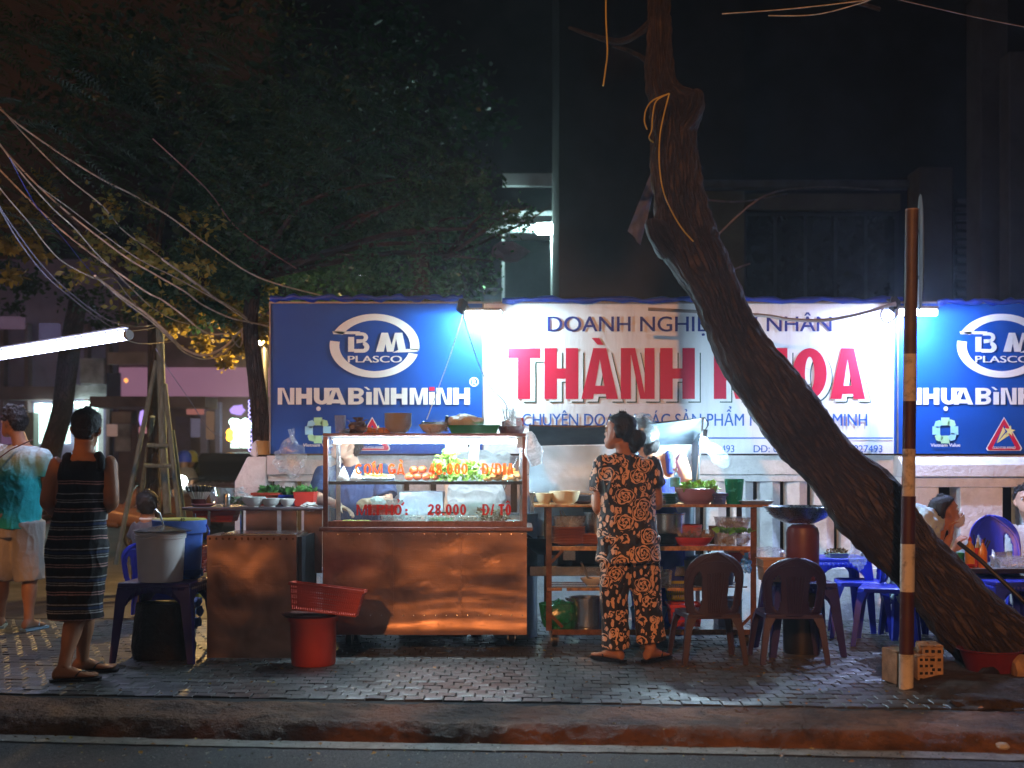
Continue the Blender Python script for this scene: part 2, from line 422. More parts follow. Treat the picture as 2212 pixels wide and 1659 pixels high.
def catr(rs, k):
    out = []
    for i in range(len(rs) - 1):
        for s in range(k): t = s / k; t = t * t * (3 - 2 * t); out.append(rs[i] * (1 - t) + rs[i + 1] * t)
    out.append(rs[-1]); return out

def torso(mb, J, grow=0, upto='neck', a=1, low=0, waistk=1, belly=0, chestk=1, shk=1, hipk=1):
    Lv = (J['sL'] - J['sR']); Lv.z *= .3; Lv.normalize()
    up = (J['neck'] - J['pelvis']).normalized(); Fv = Lv.cross(up).normalized()        # front
    if J.get('flip'): Fv = -Fv
    pel, ch, nk = J['pelvis'], J['chest'], J['neck']; sw = (J['sL'] - J['sR']).length / 2
    wa = pel.lerp(ch, .48); g = grow; mid = (J['sL'] + J['sR']) / 2
    hips = .165 * a * hipk; rr = []
    if low: rr.append((pel - up * low, hips * .97 + g, .125 * a + g))
    rr += [(pel - up * .06, hips + g, .125 * a + g), (pel + up * .02, hips * .98 + g, .125 * a + g),
           (wa + Fv * belly * .5, .132 * a * waistk + g, (.105 + belly) * a + g), (ch - up * .06, .148 * a * chestk + g, .115 * a + g), (ch + up * .04, .155 * a * chestk + g, .115 * a + g),
           (mid - up * .030, sw * .96 * shk + g, .090 * a + g), (mid + up * .012, sw * .86 * shk + g, .072 * a + g), (mid + up * .042, sw * .62 * shk + g * .8, .056 * a + g * .8), (mid + up * .058, sw * .40 * shk + g * .6, .045 * a + g * .5)]
    if upto == 'neck': rr += [(nk.lerp(mid, .25), .066 + g, .055 + g), (nk, .052 + g, .052 + g)]
    mb.loft([el(c, Lv, Fv, x, y, 24, .9) for c, x, y in rr])
    return Lv, Fv, up

def human(name, label, J, skin, head=(0, 0, 0), hands={}, feet={}, arm=1, leg=1, vox=.008, hair='short', group=None, a=1, base=None, face=True, hk=1, torso_kw={}, hairmat=None, seed=0, forearms=True):
    root = thing(name, label, 'person', base if base is not None else (J['pelvis'].x, J['pelvis'].y, 0), group)
    mb = MB(); torso(mb, J, 0, a=a, **torso_kw)
    H = head_frame(J['head'], *head)
    mb.tube([J['neck'] - V((0, 0, .05)), J['neck'].lerp(H(0, -.03, .05), .5), H(0, -.025, .06)], [.062, .054, .056], n=16)
    head_mesh(mb, H, hk)
    for s in 'LR':
        if 'e' + s in J:
            up_ = (J['neck'] - J['chest']).normalized()
            limb(mb, [J['s' + s] * .9 + J['neck'] * .1, J['s' + s] - V((0, 0, .01)), J['s' + s].lerp(J['e' + s], .4), J['e' + s], J['e' + s].lerp(J['w' + s], .3), J['w' + s]],
                 [.038 * arm, .049 * arm, .046 * arm, .038 * arm, .040 * arm, .026 * arm])
            if s in hands:
                fd, pd, cu, mi = hands[s]; hand_mesh(mb, J['w' + s], fd, pd, .95, cu, mi)
        if 'k' + s in J:
            hp = J['h' + s]
            limb(mb, [hp + V((0, 0, .03)), hp.lerp(J['k' + s], .3), J['k' + s], J['k' + s].lerp(J['a' + s], .3), J['k' + s].lerp(J['a' + s], .75), J['a' + s]],
                 [.090 * leg, .086 * leg, .056 * leg, .058 * leg, .038 * leg, .036 * leg])
            if s in feet: foot_mesh(mb, J['a' + s], feet[s][0], 1, feet[s][1])
    body = remeshed(mb, 'body', skin, root, vox, smooth=3)
    if face: face_bits(H, body)
    if hair: hair_mesh(H, root, hair, hairmat, seed)
    return root, H, body

def sleeve(mb, J, s, t, r0=.07, r1=.065, arm=1):
    r0 *= .82; a = J['s' + s] - V((0, 0, .006)); b = a.lerp(J['e' + s], t) if t <= 1 else J['e' + s].lerp(J['w' + s], t - 1)
    pts = [a * .85 + J['neck'] * .15, a, a.lerp(b, .5), b] if t <= 1 else [a * .85 + J['neck'] * .15, a, J['e' + s], b]
    mb.tube(catm(pts, 3), catr([.050, r0, (r0 + r1) / 2, r1], 3), n=16)

def flipflop(parent, ankle, yaw, mat, gz=0.0, k=1):
    m = Matrix.Rotation(R(yaw), 3, 'Z')
    def at(x, y, z): q = m @ V((x, y, 0)) * k; return V((ankle.x + q.x, ankle.y + q.y, gz + z))
    out = [(-.03, -.07), (0, -.078), (.03, -.07), (.036, 0), (.043, .08), (.052, .14), (.042, .19), (.0, .207), (-.042, .19), (-.052, .13), (-.04, .06), (-.036, 0)]
    mb = MB(); mb.loft([[at(x, y, 0.001) for x, y in out], [at(x * 1.03, y * 1.02, .018) for x, y in out]])
    mb.tube(catm([at(-.044, .07, .03), at(-.026, .11, .055), at(-.016, .15, .022)], 4), .005, n=6)
    mb.tube(catm([at(.044, .06, .03), at(.024, .10, .06), at(-.016, .15, .022)], 4), .005, n=6)
    return mb.build('flip_flop', mat, parent)
# ---------------------------------------------------------------- materials of the setting
ASPH = M('asphalt', (.075, .07, .068), rough=.75, var=.9, scale=90, bump=.9, bscale=150, bdist=.01, rvar=.15)
PLAZA = M('plaza_ground', (.10, .095, .09), rough=.6, var=.5, scale=3, bump=.5, bscale=40, bdist=.006, dirt=.6, dscale=1.3)
PAVE = M('paving_concrete', (.082, .088, .09), rough=.42, var=.35, scale=22, bump=.5, bscale=120, bdist=.003, rnd=.5, dirt=.65, dscale=5, rvar=.2)
JOINT = M('joint_sand', (.02, .018, .016), rough=.9, var=.4, scale=40, bump=.5)
KERB = M('kerb_concrete', (.25, .125, .065), rough=.8, var=.75, scale=3, bump=1, bscale=38, bdist=.03, dirt=.95, dscale=4.2, dirtcol=(.03, .025, .018))
LINE = M('gutter_strip', (.30, .275, .23), rough=.75, var=.35, scale=18, bump=.6, bscale=90, bdist=.006, dirt=.5, dscale=9)
CONC = M('whitewashed_concrete', (.80, .81, .82), rough=.8, var=.12, scale=12, bump=.9, bscale=30, bdist=.014, dirt=.35, dscale=5, dirtcol=(.25, .24, .22))
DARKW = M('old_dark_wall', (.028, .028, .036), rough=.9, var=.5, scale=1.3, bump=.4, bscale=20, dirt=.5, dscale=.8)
VOID = M('hole_shade', (.006, .006, .007), rough=.9, var=.1, bump=0)

# ---------------------------------------------------------------- ground
def kerb_y(x): return 6.62 - .085 * x + .02 * math.sin(x * 1.3)
def strip(name, mat, f0, f1, z0, z1, x0=-14, x1=14, nx=160, ny=10, amp=0, fr=6, zf=None):
    mb = MB(); vs = []
    for i in range(nx + 1):
        x = x0 + (x1 - x0) * i / nx
        for j in range(ny + 1):
            t = j / ny; y = f0(x) + (f1(x) - f0(x)) * t; z = (z0 + (z1 - z0) * t) if zf is None else zf(t)
            z += amp * (noise.noise(V((x * fr, y * fr * 1.6, 0))) + .5 * noise.noise(V((x * fr * 3.7, y * fr * 5, 3))) + .35 * noise.noise(V((x * fr * 9, y * fr * 11, 7)))); vs.append((x, y, z))
    fs = [(i * (ny + 1) + j, (i + 1) * (ny + 1) + j, (i + 1) * (ny + 1) + j + 1, i * (ny + 1) + j + 1) for i in range(nx) for j in range(ny)]
    mb.add(vs, fs); return struct(mb, name, mat, ang=60)
mb = MB(); mb.quad((-150, -60, -.104), (150, -60, -.104), (150, 8, -.104), (-150, 8, -.104)); struct(mb, 'road', ASPH)
mb = MB(); mb.quad((-150, 8, -.104), (150, 8, -.104), (150, 8.01, -.03), (-150, 8.01, -.03)); mb.quad((-150, 8.01, -.03), (150, 8.01, -.03), (150, 220, -.03), (-150, 220, -.03)); struct(mb, 'ground', PLAZA)
strip('pavement_bed', JOINT, lambda x: kerb_y(x) - .01, lambda x: 10.4, -.012, -.012, -13, 9, 60, 4, .002)
kz = lambda t: -.002 - .030 * t if t < .74 else (-.024 - .080 * ((t - .74) / .26) ** 1.25)
strip('kerb', KERB, lambda x: kerb_y(x) + .004, lambda x: kerb_y(x) - .50, 0, 0, -6, 6, 900, 44, .011, 5, zf=kz)
strip('gutter', LINE, lambda x: kerb_y(x) - .48, lambda x: kerb_y(x) - .625 + .012 * noise.noise(V((x * 7, 0, 0))), -.096, -.098, -14, 14, 300, 4, .002)
for q in ('road', 'ground', 'pavement_bed', 'kerb', 'gutter'): pass
# interlocking pavers: 300 nearest are parts of the pavement, the rest is one stuff mesh
pav = bpy.data.objects.new('pavement', None); COL.objects.link(pav); pav['kind'] = 'structure'; pav.location = (0, 7, 0)
PW, PD = .104, .112
rp = random.Random(5); blk = []
def paver_mesh(k):
    r2 = random.Random(k); w_ = PW / 2 - .0026; d_ = PD / 2 - .0022; c = .004
    pts = [(-w_, -d_), (-w_ * .35, -d_), (w_, -d_ ), (w_ + .003, d_ * .1), (w_, d_), (-w_ * .2, d_), (-w_, d_), (-w_ + .003, 0)]
    pts = [(x + r2.uniform(-.0015, .0015), y + r2.uniform(-.0015, .0015)) for x, y in pts]
    t1, t2 = r2.uniform(-.0014, .0014), r2.uniform(-.0014, .0014)
    m = MB(); m.loft([[V((x, y, -.03)) for x, y in pts], [V((x, y, -.003 + t1 * x / w_)) for x, y in pts], [V((x * .93, y * .93, t1 * x / w_ + t2 * y / d_)) for x, y in pts]])
    return m
meshes = []
for k in range(14):
    o = paver_mesh(k).build('paver', PAVE, None, ang=30); meshes.append(o.data); bpy.data.objects.remove(o)
rows = 34
for r_ in range(rows):
    y0 = 6.18 + r_ * PD
    for i in range(-46, 46):
        x = i * PW + (PW / 2 if r_ % 2 else 0) + .008 * r_
        y = y0 + .6 - .085 * x * (1 - r_ / rows) + .004 * math.sin(x * 3 + r_)
        if y - PD / 2 < kerb_y(x) + .005 or y > 10.25: continue
        if abs(x) > y * .41 + .15 or (x > 2.05 and y < 7.9 and False): continue
        zz = .004 * noise.noise(V((x * 1.7, y * 1.7, 3))) - .002 + rp.uniform(-.0025, .0025)
        blk.append((x, y, zz, rp.uniform(-.035, .035), rp.randrange(14), rp.random()))
blk.sort(key=lambda b: b[1] ** 2 + b[0] ** 2 * .05)
rest = MB()
for n_, (x, y, z, a_, k, q) in enumerate(blk):
    if n_ < 300:
        o = bpy.data.objects.new('paver', meshes[k]); COL.objects.link(o); o.parent = pav; o.location = (x, y - 7, z); o.rotation_euler = (0, 0, a_)
    else:
        me = meshes[k]; rest.add([V((x, y, z)) + v.co for v in me.vertices], [tuple(p.vertices) for p in me.polygons])
rest.build('pavers', PAVE, pav, ang=30, kind='stuff', recalc=False)

# ---------------------------------------------------------------- balustrade wall behind the stall
def wall_piece(name, label, x0, x1, d, zt, zb, pitch, gap, dep, bw):
    """coping, beam, balusters and footing of one run (x in metres)"""
    t = thing(name, label, 'wall', ((x0 + x1) / 2, d, 0))
    rr = random.Random(int(abs(x0) * 100))
    mb = MB(); n = 60
    for i in range(n):      # rough coping with a chipped face
        a = x0 + (x1 - x0) * i / n; b = x0 + (x1 - x0) * (i + 1) / n
        mb.box(a, b, d - dep / 2 - .035 - .006 * rr.random(), d + dep / 2, zt - .15 + .004 * rr.random(), zt + .006 * rr.random())
    mb.build('coping', CONC, t, bevel=.0)
    mb = MB(); mb.box(x0, x1, d - dep / 2 - .0, d + dep / 2 - .01, zt - .205, zt - .152); mb.build('beam', CONC, t, bevel=.004)
    mb = MB(); mb.box(x0, x1, d - dep / 2 - .01, d + dep / 2 - .01, -.03, zb); mb.build('footing', CONC, t, bevel=.006)
    x = x0 + .12
    proto = None
    while x < x1 - .05:
        h0, h1 = zb + .001, zt - .206; w_ = pitch - gap
        if proto is None:
            mb = MB(); yf = -dep / 2 + .02
            mb.loft([[V((-w_ / 2, yf + .05, z)), V((w_ * .05, yf, z)), V((w_ / 2, yf + .06, z)), V((w_ / 2, dep / 2 - .03, z)), V((-w_ / 2, dep / 2 - .03, z))] for z in (h0, h1)])
            mb.v = [q + V((x, d, 0)) for q in mb.v]
            proto = mb.build('baluster', CONC, t, bevel=.006)
            base = proto.location.copy(); x_first = x
        else:
            c = proto.copy(); COL.objects.link(c); c.parent = t; c.location = base + V((x - x_first, 0, 0)); c.rotation_euler = (0, 0, 0)
        x += pitch
    return t
WD = 10.35
zt = wz(985, WD)
w1 = wall_piece('balustrade_wall', 'long whitewashed concrete balustrade wall under the sign boards', wx(585, WD), wx(1935, WD), WD, zt, wz(1225, WD), px(58, WD), px(14, WD), .24, 0)
# left end pillar
t = thing('wall_pillar', 'chipped concrete end pillar of the balustrade, at the left end of the wall', 'pillar', (wx(550, WD), WD, 0))
mb = MB()
xl, xr = wx(516, WD), wx(583, WD)
pr = [(xl, -.03), (xl, wz(1040, WD)), (xl + .10, wz(987, WD)), (xr, wz(987, WD)), (xr, -.03)]
mb.loft([[V((x, WD - .16, z)) for x, z in pr], [V((x, WD + .15, z)) for x, z in pr]]); mb.build('pillar_block', CONC, t, bevel=.012)
# right run: heavier, wide posts with broad dark gaps
w2 = thing('balustrade_wall', 'heavier white wall with wide slots behind the diners and the leaning trunk', 'wall', (wx(2200, 10.1), 10.1, 0))
D2 = 10.1
pr = [(D2 - .14, wz(1030, D2)), (D2 - .14, wz(1003, D2)), (D2 - .02, wz(984, D2)), (D2 + .2, wz(984, D2)), (D2 + .2, wz(1030, D2))]
mb = MB(); mb.loft([[V((wx(1937, D2), y_, z_)) for y_, z_ in pr], [V((6.2, y_, z_)) for y_, z_ in pr]]); mb.build('coping', CONC, w2, bevel=.008)
mb = MB(); mb.box(wx(1937, D2), 6.2, D2 - .10, D2 + .18, wz(1052, D2), wz(1030, D2) - .002); mb.build('beam', CONC, w2, bevel=.006)
mb = MB(); mb.box(wx(1937, D2), 6.2, D2 - .11, D2 + .18, -.03, wz(1205, D2)); mb.build('footing', CONC, w2, bevel=.006)
for x0_, x1_ in ((1937, 2020), (2066, 2157), (2201, 2290), (2335, 2425), (2470, 2560)):
    mb = MB(); mb.box(wx(x0_, D2), wx(x1_, D2), D2 - .09, D2 + .16, wz(1205, D2) + .001, wz(1052, D2) - .002); mb.build('post', CONC, w2, bevel=.006)
# darkness behind the slots: the yard wall of the building
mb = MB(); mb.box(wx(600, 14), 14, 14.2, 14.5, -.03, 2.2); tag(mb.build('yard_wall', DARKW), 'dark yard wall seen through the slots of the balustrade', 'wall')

# ---------------------------------------------------------------- sign boards
SD = 10.05
BLUE = M('sign_blue', (.004, .068, .34), rough=.5, spec=.25, var=.15, scale=2, bump=.15, bscale=8, bdist=.01, dirt=.12, dscale=2)
WHT = M('sign_white', (.70, .73, .77), rough=.5, var=.07, scale=2, stretch=(5, 1, .7), bump=.2, bscale=5, bdist=.02, dirt=.22, dscale=2.2, dirtcol=(.3, .3, .3))
PRW = M('print_white', (.72, .75, .74), rough=.5, var=.05, bump=0)
PRR = M('print_red', (.52, .006, .045), rough=.5, var=.05, bump=0)
PRG = M('print_dark_green', (.01, .07, .05), rough=.5, var=.05, bump=0)
PRB = M('print_navy', (.012, .03, .20), rough=.5, var=.05, bump=0)
PRB2 = M('print_blue', (.01, .10, .42), rough=.5, var=.05, bump=0)
PGR = M('print_light_green', (.38, .72, .42), rough=.5, var=.05, bump=0)
PCY = M('print_light_blue', (.30, .66, .85), rough=.5, var=.05, bump=0)
PYL = M('print_yellow', (.75, .72, .28), rough=.5, var=.05, bump=0)
FRAME = M('sign_frame_metal', (.20, .19, .20), rough=.5, metal=.6, var=.3)
TARP = M('blue_tarp', (.01, .04, .38), rough=.35, var=.4, scale=6, bump=.6, bscale=18, bdist=.02)
def sign(name, label, x0, x1, mat):
    t = thing(name, label, 'sign', (wx((x0 + x1) / 2, SD), SD, wz(978, SD)))
    mb = MB(); n = 30     # slightly rippled sheet
    vs = []; fs = []
    for i in range(n + 1):
        for j in range(11):
            x = x0 + (x1 - x0) * i / n; y = 656 + (980 - 656) * j / 10
            p = P(x, y, SD); p.y += .0025 * noise.noise(V((p.x * 1.5, p.z * 1.2, 1))) + .002; vs.append(p)
    fs = [(i * 11 + j, i * 11 + j + 1, (i + 1) * 11 + j + 1, (i + 1) * 11 + j) for i in range(n) for j in range(10)]
    mb.add(vs, fs); mb.build('panel', mat, t, ang=0, recalc=False)
    mb = MB(); mb.box(wx(x0, SD), wx(x1, SD), SD + .025, SD + .06, wz(980, SD), wz(656, SD)); mb.build('backing', FRAME, t)
    mb = MB(); y0 = SD - .012
    mb.box(wx(x0 - 3, SD), wx(x1 + 3, SD), y0, SD + .03, wz(656, SD), wz(652, SD)); mb.box(wx(x0 - 3, SD), wx(x0, SD), y0, SD + .03, wz(979, SD), wz(656, SD) - .001)
    mb.build('frame', FRAME, t); return t
SL = SD - .006
def glyph(ch, x0, x1, y0, y1, th, tv=None):
    """heavy block capitals as polygons in display px; th = stem width, tv = bar height"""
    tv = tv or th * .7; w_ = x1 - x0; h = y1 - y0; xm = (x0 + x1) / 2; ym = (y0 + y1) / 2
    q = lambda a, b, c, d: [(a, b), (c, b), (c, d), (a, d)]
    def arc(cx, cy, rx, ry, a0, a1, ix, iy, n=10):
        out = []
        for i in range(n):
            t0 = R(a0 + (a1 - a0) * i / n); t1 = R(a0 + (a1 - a0) * (i + 1) / n)
            out.append([(cx + rx * math.cos(t0), cy - ry * math.sin(t0)), (cx + rx * math.cos(t1), cy - ry * math.sin(t1)), (cx + ix * math.cos(t1), cy - iy * math.sin(t1)), (cx + ix * math.cos(t0), cy - iy * math.sin(t0))])
        return out
    if ch == 'I': return [q(x0, y0, x1, y1)]
    if ch == 'T': return [q(x0, y0, x1, y0 + tv), q(xm - th / 2, y0 + tv, xm + th / 2, y1)]
    if ch == 'H': return [q(x0, y0, x0 + th, y1), q(x1 - th, y0, x1, y1), q(x0 + th, ym - tv / 2, x1 - th, ym + tv / 2)]
    if ch == 'N': return [q(x0, y0, x0 + th * .8, y1), q(x1 - th * .8, y0, x1, y1), [(x0 + th * .8, y0), (x0 + th * 1.15, y0), (x1 - th * .8, y1 - h * .12), (x1 - th * .8, y1), (x1 - th * 1.15, y1), (x0 + th * .8, y0 + h * .12)]]
    if ch == 'K': return [q(x0, y0, x0 + th, y1), [(x1 - th, y0), (x1, y0), (x0 + th * 1.6, ym + h * .08), (x0 + th, ym + h * .14), (x0 + th, ym - h * .12)], [(x0 + th * 1.1, ym - h * .1), (x0 + th * 1.7, ym - h * .18), (x1 + 1, y1), (x1 - th, y1)]]
    if ch == 'A':
        k = th * .36; yb = y1 - h * .16; 
        return [[(xm - th * .52, y0), (xm, y0), (xm, y0 + h * .22), (x0 + th * .92, y1), (x0, y1)], [(xm, y0), (xm + th * .52, y0), (x1, y1), (x1 - th * .92, y1), (xm, y0 + h * .22)],
                [(x0 + th * .9, yb - tv * .5), (x1 - th * .9, yb - tv * .5), (x1 - th * .8, yb + tv * .3), (x0 + th * .8, yb + tv * .3)]]
    if ch == 'O': return arc(xm, ym, w_ / 2, h / 2, 0, 360, w_ / 2 - th, h / 2 - tv * .85, 28) 
    if ch == 'U': return [q(x0, y0, x0 + th, y1 - w_ * .4), q(x1 - th, y0, x1, y1 - w_ * .4)] + arc(xm, y1 - w_ * .4, w_ / 2, w_ * .4, 180, 360, w_ / 2 - th, w_ * .4 - tv * .8, 10)
    if ch == 'B':
        b = [q(x0, y0, x0 + th, y1)]; cx = x0 + w_ * .58
        for (a, c) in ((y0, ym + tv * .15), (ym - tv * .15, y1)):
            b += [q(x0 + th, a, cx, a + tv * .62), q(x0 + th, c - tv * .62, cx, c)]
            b += arc(cx, (a + c) / 2, x1 - cx, (c - a) / 2, -90, 90, max(1, x1 - cx - th * .85), max(1, (c - a) / 2 - tv * .62), 8)
        return b
    if ch == 'C': return arc(xm, ym, w_ / 2, h / 2, 38, 322, w_ / 2 - th, h / 2 - tv, 16)
    if ch == 'G': return arc(xm, ym, w_ / 2, h / 2, 38, 330, w_ / 2 - th, h / 2 - tv, 16) + [q(xm, ym, x1, ym + tv * .8), q(x1 - th, ym, x1, y1 - h * .12)]
    if ch == '0': return arc(xm, ym, w_ / 2, h / 2, 0, 360, w_ / 2 - th, h / 2 - tv, 20)
    if ch == '8': return arc(xm, y0 + h * .27, w_ * .45, h * .27, 0, 360, w_ * .45 - th * .9, h * .27 - tv * .9, 14) + arc(xm, y1 - h * .27, w_ * .5, h * .29, 0, 360, w_ * .5 - th, h * .29 - tv * .9, 14)
    if ch == '4': return [q(x1 - th * 1.4, y0, x1 - th * .4, y1), q(x0, y1 - h * .36, x1, y1 - h * .36 + tv), [(x1 - th * 1.4, y0), (x1 - th * .8, y0), (x0 + th * .9, y1 - h * .3), (x0, y1 - h * .3)]]
    if ch == '2': return arc(xm, y0 + h * .3, w_ / 2, h * .3, -15, 170, w_ / 2 - th, h * .3 - tv, 10) + [[(x1 - th, y0 + h * .36), (x1, y0 + h * .36), (x0 + th * 1.3, y1 - tv * .8), (x0, y1 - tv * .8)], q(x0, y1 - tv, x1, y1)]
    if ch in 'DĐ': return [q(x0, y0, x0 + th, y1), q(x0 + th, y0, xm, y0 + tv * .8), q(x0 + th, y1 - tv * .8, xm, y1)] + arc(xm, ym, w_ / 2, h / 2, -90, 90, w_ / 2 - th, h / 2 - tv * .8, 12) + ([q(x0 - th * .8, ym - tv * .3, xm, ym + tv * .3)] if ch == 'Đ' else [])
    if ch == 'P': return [q(x0, y0, x0 + th, y1), q(x0 + th, y0, xm, y0 + tv * .8), q(x0 + th, y0 + h * .52 - tv * .8, xm, y0 + h * .52)] + arc(xm, y0 + h * .26, w_ / 2, h * .26, -90, 90, w_ / 2 - th, h * .26 - tv * .8, 10)
    if ch == '/': return [[(x1 - th * .8, y0), (x1, y0), (x0 + th * .8, y1), (x0, y1)]]
    if ch == ':': return [q(xm - th / 2, ym - th * .4, xm + th / 2, ym + th * .6), q(xm - th / 2, y1 - th, xm + th / 2, y1)]
    if ch == '.': return [q(xm - th / 2, y1 - th, xm + th / 2, y1)]
    if ch == 'M': return [q(x0, y0, x0 + th * .8, y1), q(x1 - th * .8, y0, x1, y1), [(x0 + th * .8, y0), (x0 + th * 1.05, y0), (xm + th * .3, y1), (xm - th * .3, y1), (x0 + th * .8, y0 + h * .3)], [(x1 - th * .8, y0), (x1 - th * .8, y0 + h * .3), (xm + th * .3, y1), (xm - th * .3, y1), (x1 - th * 1.05, y0)]]
def jit(polys, k):   # keep overlapping strokes off one plane
    return polys
def spaced(word, x0, x1, y0, y1, gap=2.2):
    wd = {'.': .4, ':': .4, '/': .6, 'M': 1.35, 'I': .45, ' ': .8}; tot = sum(wd.get(c, 1) for c in word); u = (x1 - x0 - gap * (len(word) - 1)) / tot; x = x0; out = []
    for c in word:
        w_ = wd.get(c, 1) * u
        if c != ' ': out.append((c, x, x + w_, y0, y1))
        x += w_ + gap
    return out
def block_word(letters, mat, parent, d, th, tv, shade=None, shm=None):
    for (ch, x0, x1, y0, y1) in letters:
        pl = glyph(ch, x0, x1, y0, y1, th, tv)
        mb = MB()
        for i, p in enumerate(pl):
            a = sum(p[i2][0] * p[(i2 + 1) % len(p)][1] - p[(i2 + 1) % len(p)][0] * p[i2][1] for i2 in range(len(p)))
            if a > 0: p = p[::-1]
            mb.add([P(x, y, d - .0005 * (i % 4)) for x, y in p], [tuple(range(len(p)))])
        mb.build('letter', mat, parent, ang=0, recalc=False)
def blue_sign(dx, label, clipx=None):
    t = sign('blue_sign_board', label, 585 + dx, 1043 + dx if clipx is None else clipx, BLUE)
    # oval ring, cut where the letters' bars run out of it
    cx, cy = 809 + dx, 747
    rp_ = []
    def ring(a0, a1, n):
        for i in range(n):
            q = []
            for (a, o) in ((a0 + (a1 - a0) * i / n, 1), (a0 + (a1 - a0) * (i + 1) / n, 1), (a0 + (a1 - a0) * (i + 1) / n, 0), (a0 + (a1 - a0) * i / n, 0)):
                rx, ry = (97, 69) if o else (79, 55)
                ox = 0 if o else (-2 if math.cos(R(a)) > 0 else 3)
                q.append((cx + ox + rx * math.cos(R(a)), cy - ry * math.sin(R(a))))
            rp_.append(q)
    ring(18, 155, 30); ring(171, 344, 40); ring(-9, 18, 6)
    rp_.append([(718 + dx, 716), (778 + dx, 716), (776 + dx, 722), (720 + dx, 722)])
    rp_.append([(862 + dx, 755), (904 + dx, 753), (902 + dx, 760), (848 + dx, 762)])
    flat(rp_, SL, PRW, t, 'oval_ring')
    def poly(pl, nm, m=PRW): return flat([[(x + dx, y) for x, y in p] for p in pl], SL - .001, m, t, nm)
    bp = [[(752, 728), (765, 728), (765, 757), (752, 760)], [(765, 728), (765, 757), (765, 753)], [(752, 718), (783, 718), (788, 724), (752, 722)]]
    b = [[(752, 728), (765, 728), (765, 760), (752, 760)]]
    def arc(c0, c1, rx, ry, ix, iy, a0=-90, a1=90, n=10):
        o = []
        for i in range(n):
            u0, u1 = R(a0 + (a1 - a0) * i / n), R(a0 + (a1 - a0) * (i + 1) / n)
            o.append([(c0 + rx * math.cos(u0), c1 - ry * math.sin(u0)), (c0 + rx * math.cos(u1), c1 - ry * math.sin(u1)), (c0 + ix * math.cos(u1), c1 - iy * math.sin(u1)), (c0 + ix * math.cos(u0), c1 - iy * math.sin(u0))])
        return o
    b += arc(782, 729, 13, 11, 4, 4) + arc(784, 750, 14, 12, 3, 4)
    b += [[(768, 718), (782, 718), (782, 725), (768, 725)], [(770, 733), (784, 733), (784, 740), (770, 742)], [(765, 754), (784, 754), (784, 762), (765, 762)]]
    poly(b, 'letter')
    poly([[(812, 760), (824, 719), (838, 719), (829, 760)], [(838, 719), (846, 745), (843, 760), (836, 760), (832, 738)], [(846, 745), (853, 719), (856, 730), (850, 760), (843, 760)], [(853, 719), (869, 719), (877, 756), (861, 760)]], 'letter')
    text('PLASCO', 752 + dx, 868 + dx, 769, 783, SL, PRW, t, off=.025)
    lw = []
    for ch, a, b_ in (('N', 600, 636), ('H', 639, 674), ('U', 678, 712), ('A', 705, 747), ('B', 752, 786), ('I', 791, 803), ('N', 807, 841), ('H', 844, 880), ('M', 885, 924), ('I', 927, 939), ('N', 942, 976), ('H', 979, 1015)):
        y0 = 838 if ch != 'I' else 847
        if clipx is None or (b_ + dx) < clipx: lw.append((ch, a + dx, b_ + dx, y0, 874))
    block_word(lw, PRW, t, SL, 12, 10)
    ac = [[(707, 838), (719, 838), (719, 842), (712, 846), (707, 844)], [(786, 836), (792, 836), (800, 842), (795, 843)]]
    dot = [[(688 + 5 * math.cos(R(a)), 883 - 5 * math.sin(R(a))) for a in range(0, 360, 30)]]
    poly([ac[0]] + [ac[1]] + dot, 'accent_mark')
    poly([[(927, 836), (939, 836), (939, 844), (927, 844)]], 'accent_mark', PRR)
    if clipx is None:
        rg = [[(1024 + ro * math.cos(R(a)), 825 - ro * math.sin(R(a))) for a, ro in ((k, 10), (k + 20, 10), (k + 20, 8), (k, 8))] for k in range(0, 360, 20)]
        flat(rg, SL, PRW, t, 'registered_mark'); text('R', 1020, 1029, 820, 831, SL, PRW, t, off=.03)
    # badge of arrows around a square
    e = []; c0, c1 = 687 + dx, 930; g = []
    for k in range(8):
        a = k * 45
        if k % 2 == 0: pp = [(-9, -11), (9, -11), (9, -28), (-9, -28)]
        else: pp = [(-8, -14), (6, -14), (8, -24), (-1, -29), (-10, -24)]
        ca, sa = math.cos(R(a)), math.sin(R(a)); pp = [(c0 + x * ca - y * sa, c1 + x * sa + y * ca) for x, y in pp]
        (g if k in (0, 1, 4, 5) else e).append(pp)
    [flat([q_], SL, PGR, t, 'badge_arrow') for q_ in g]; [flat([q_], SL - .0006, PCY, t, 'badge_arrow') for q_ in e]
    text('Vietnam Value', 655 + dx, 719 + dx, 958, 965, SL, PRW, t, off=.03)
    # triangular award badge
    X = 804 + dx if clipx is None else 2169
    tri = lambda k: [(X, 903 + (1 - k) * 40), (X + 37 * k, 968 - (1 - k) * 12), (X + 34 * k, 973 - (1 - k) * 14), (X - 34 * k, 973 - (1 - k) * 14), (X - 37 * k, 968 - (1 - k) * 12)]
    flat([tri(1.06)], SL, PRW, t, 'badge_edge'); flat([tri(.98)], SL - .0008, PRR, t, 'badge_body'); flat([tri(.62)], SL - .0016, BLUE, t, 'badge_field')
    st = []
    for k in range(5):
        a = R(-80 + 72 * k); a2 = R(-80 + 72 * k + 36); a0 = R(-80 + 72 * k - 36)
        sx, sy = X + 12, 931
        st.append([(sx, sy), (sx + 5 * math.cos(a0), sy + 5 * math.sin(a0)), (sx + 13 * math.cos(a), sy + 13 * math.sin(a)), (sx + 5 * math.cos(a2), sy + 5 * math.sin(a2))])
    flat(st + [[(X - 16, 957), (X - 2, 922), (X + 3, 932)], [(X - 16, 958), (X + 4, 935), (X + 12, 940)]], SL - .0024, PYL, t, 'badge_star')
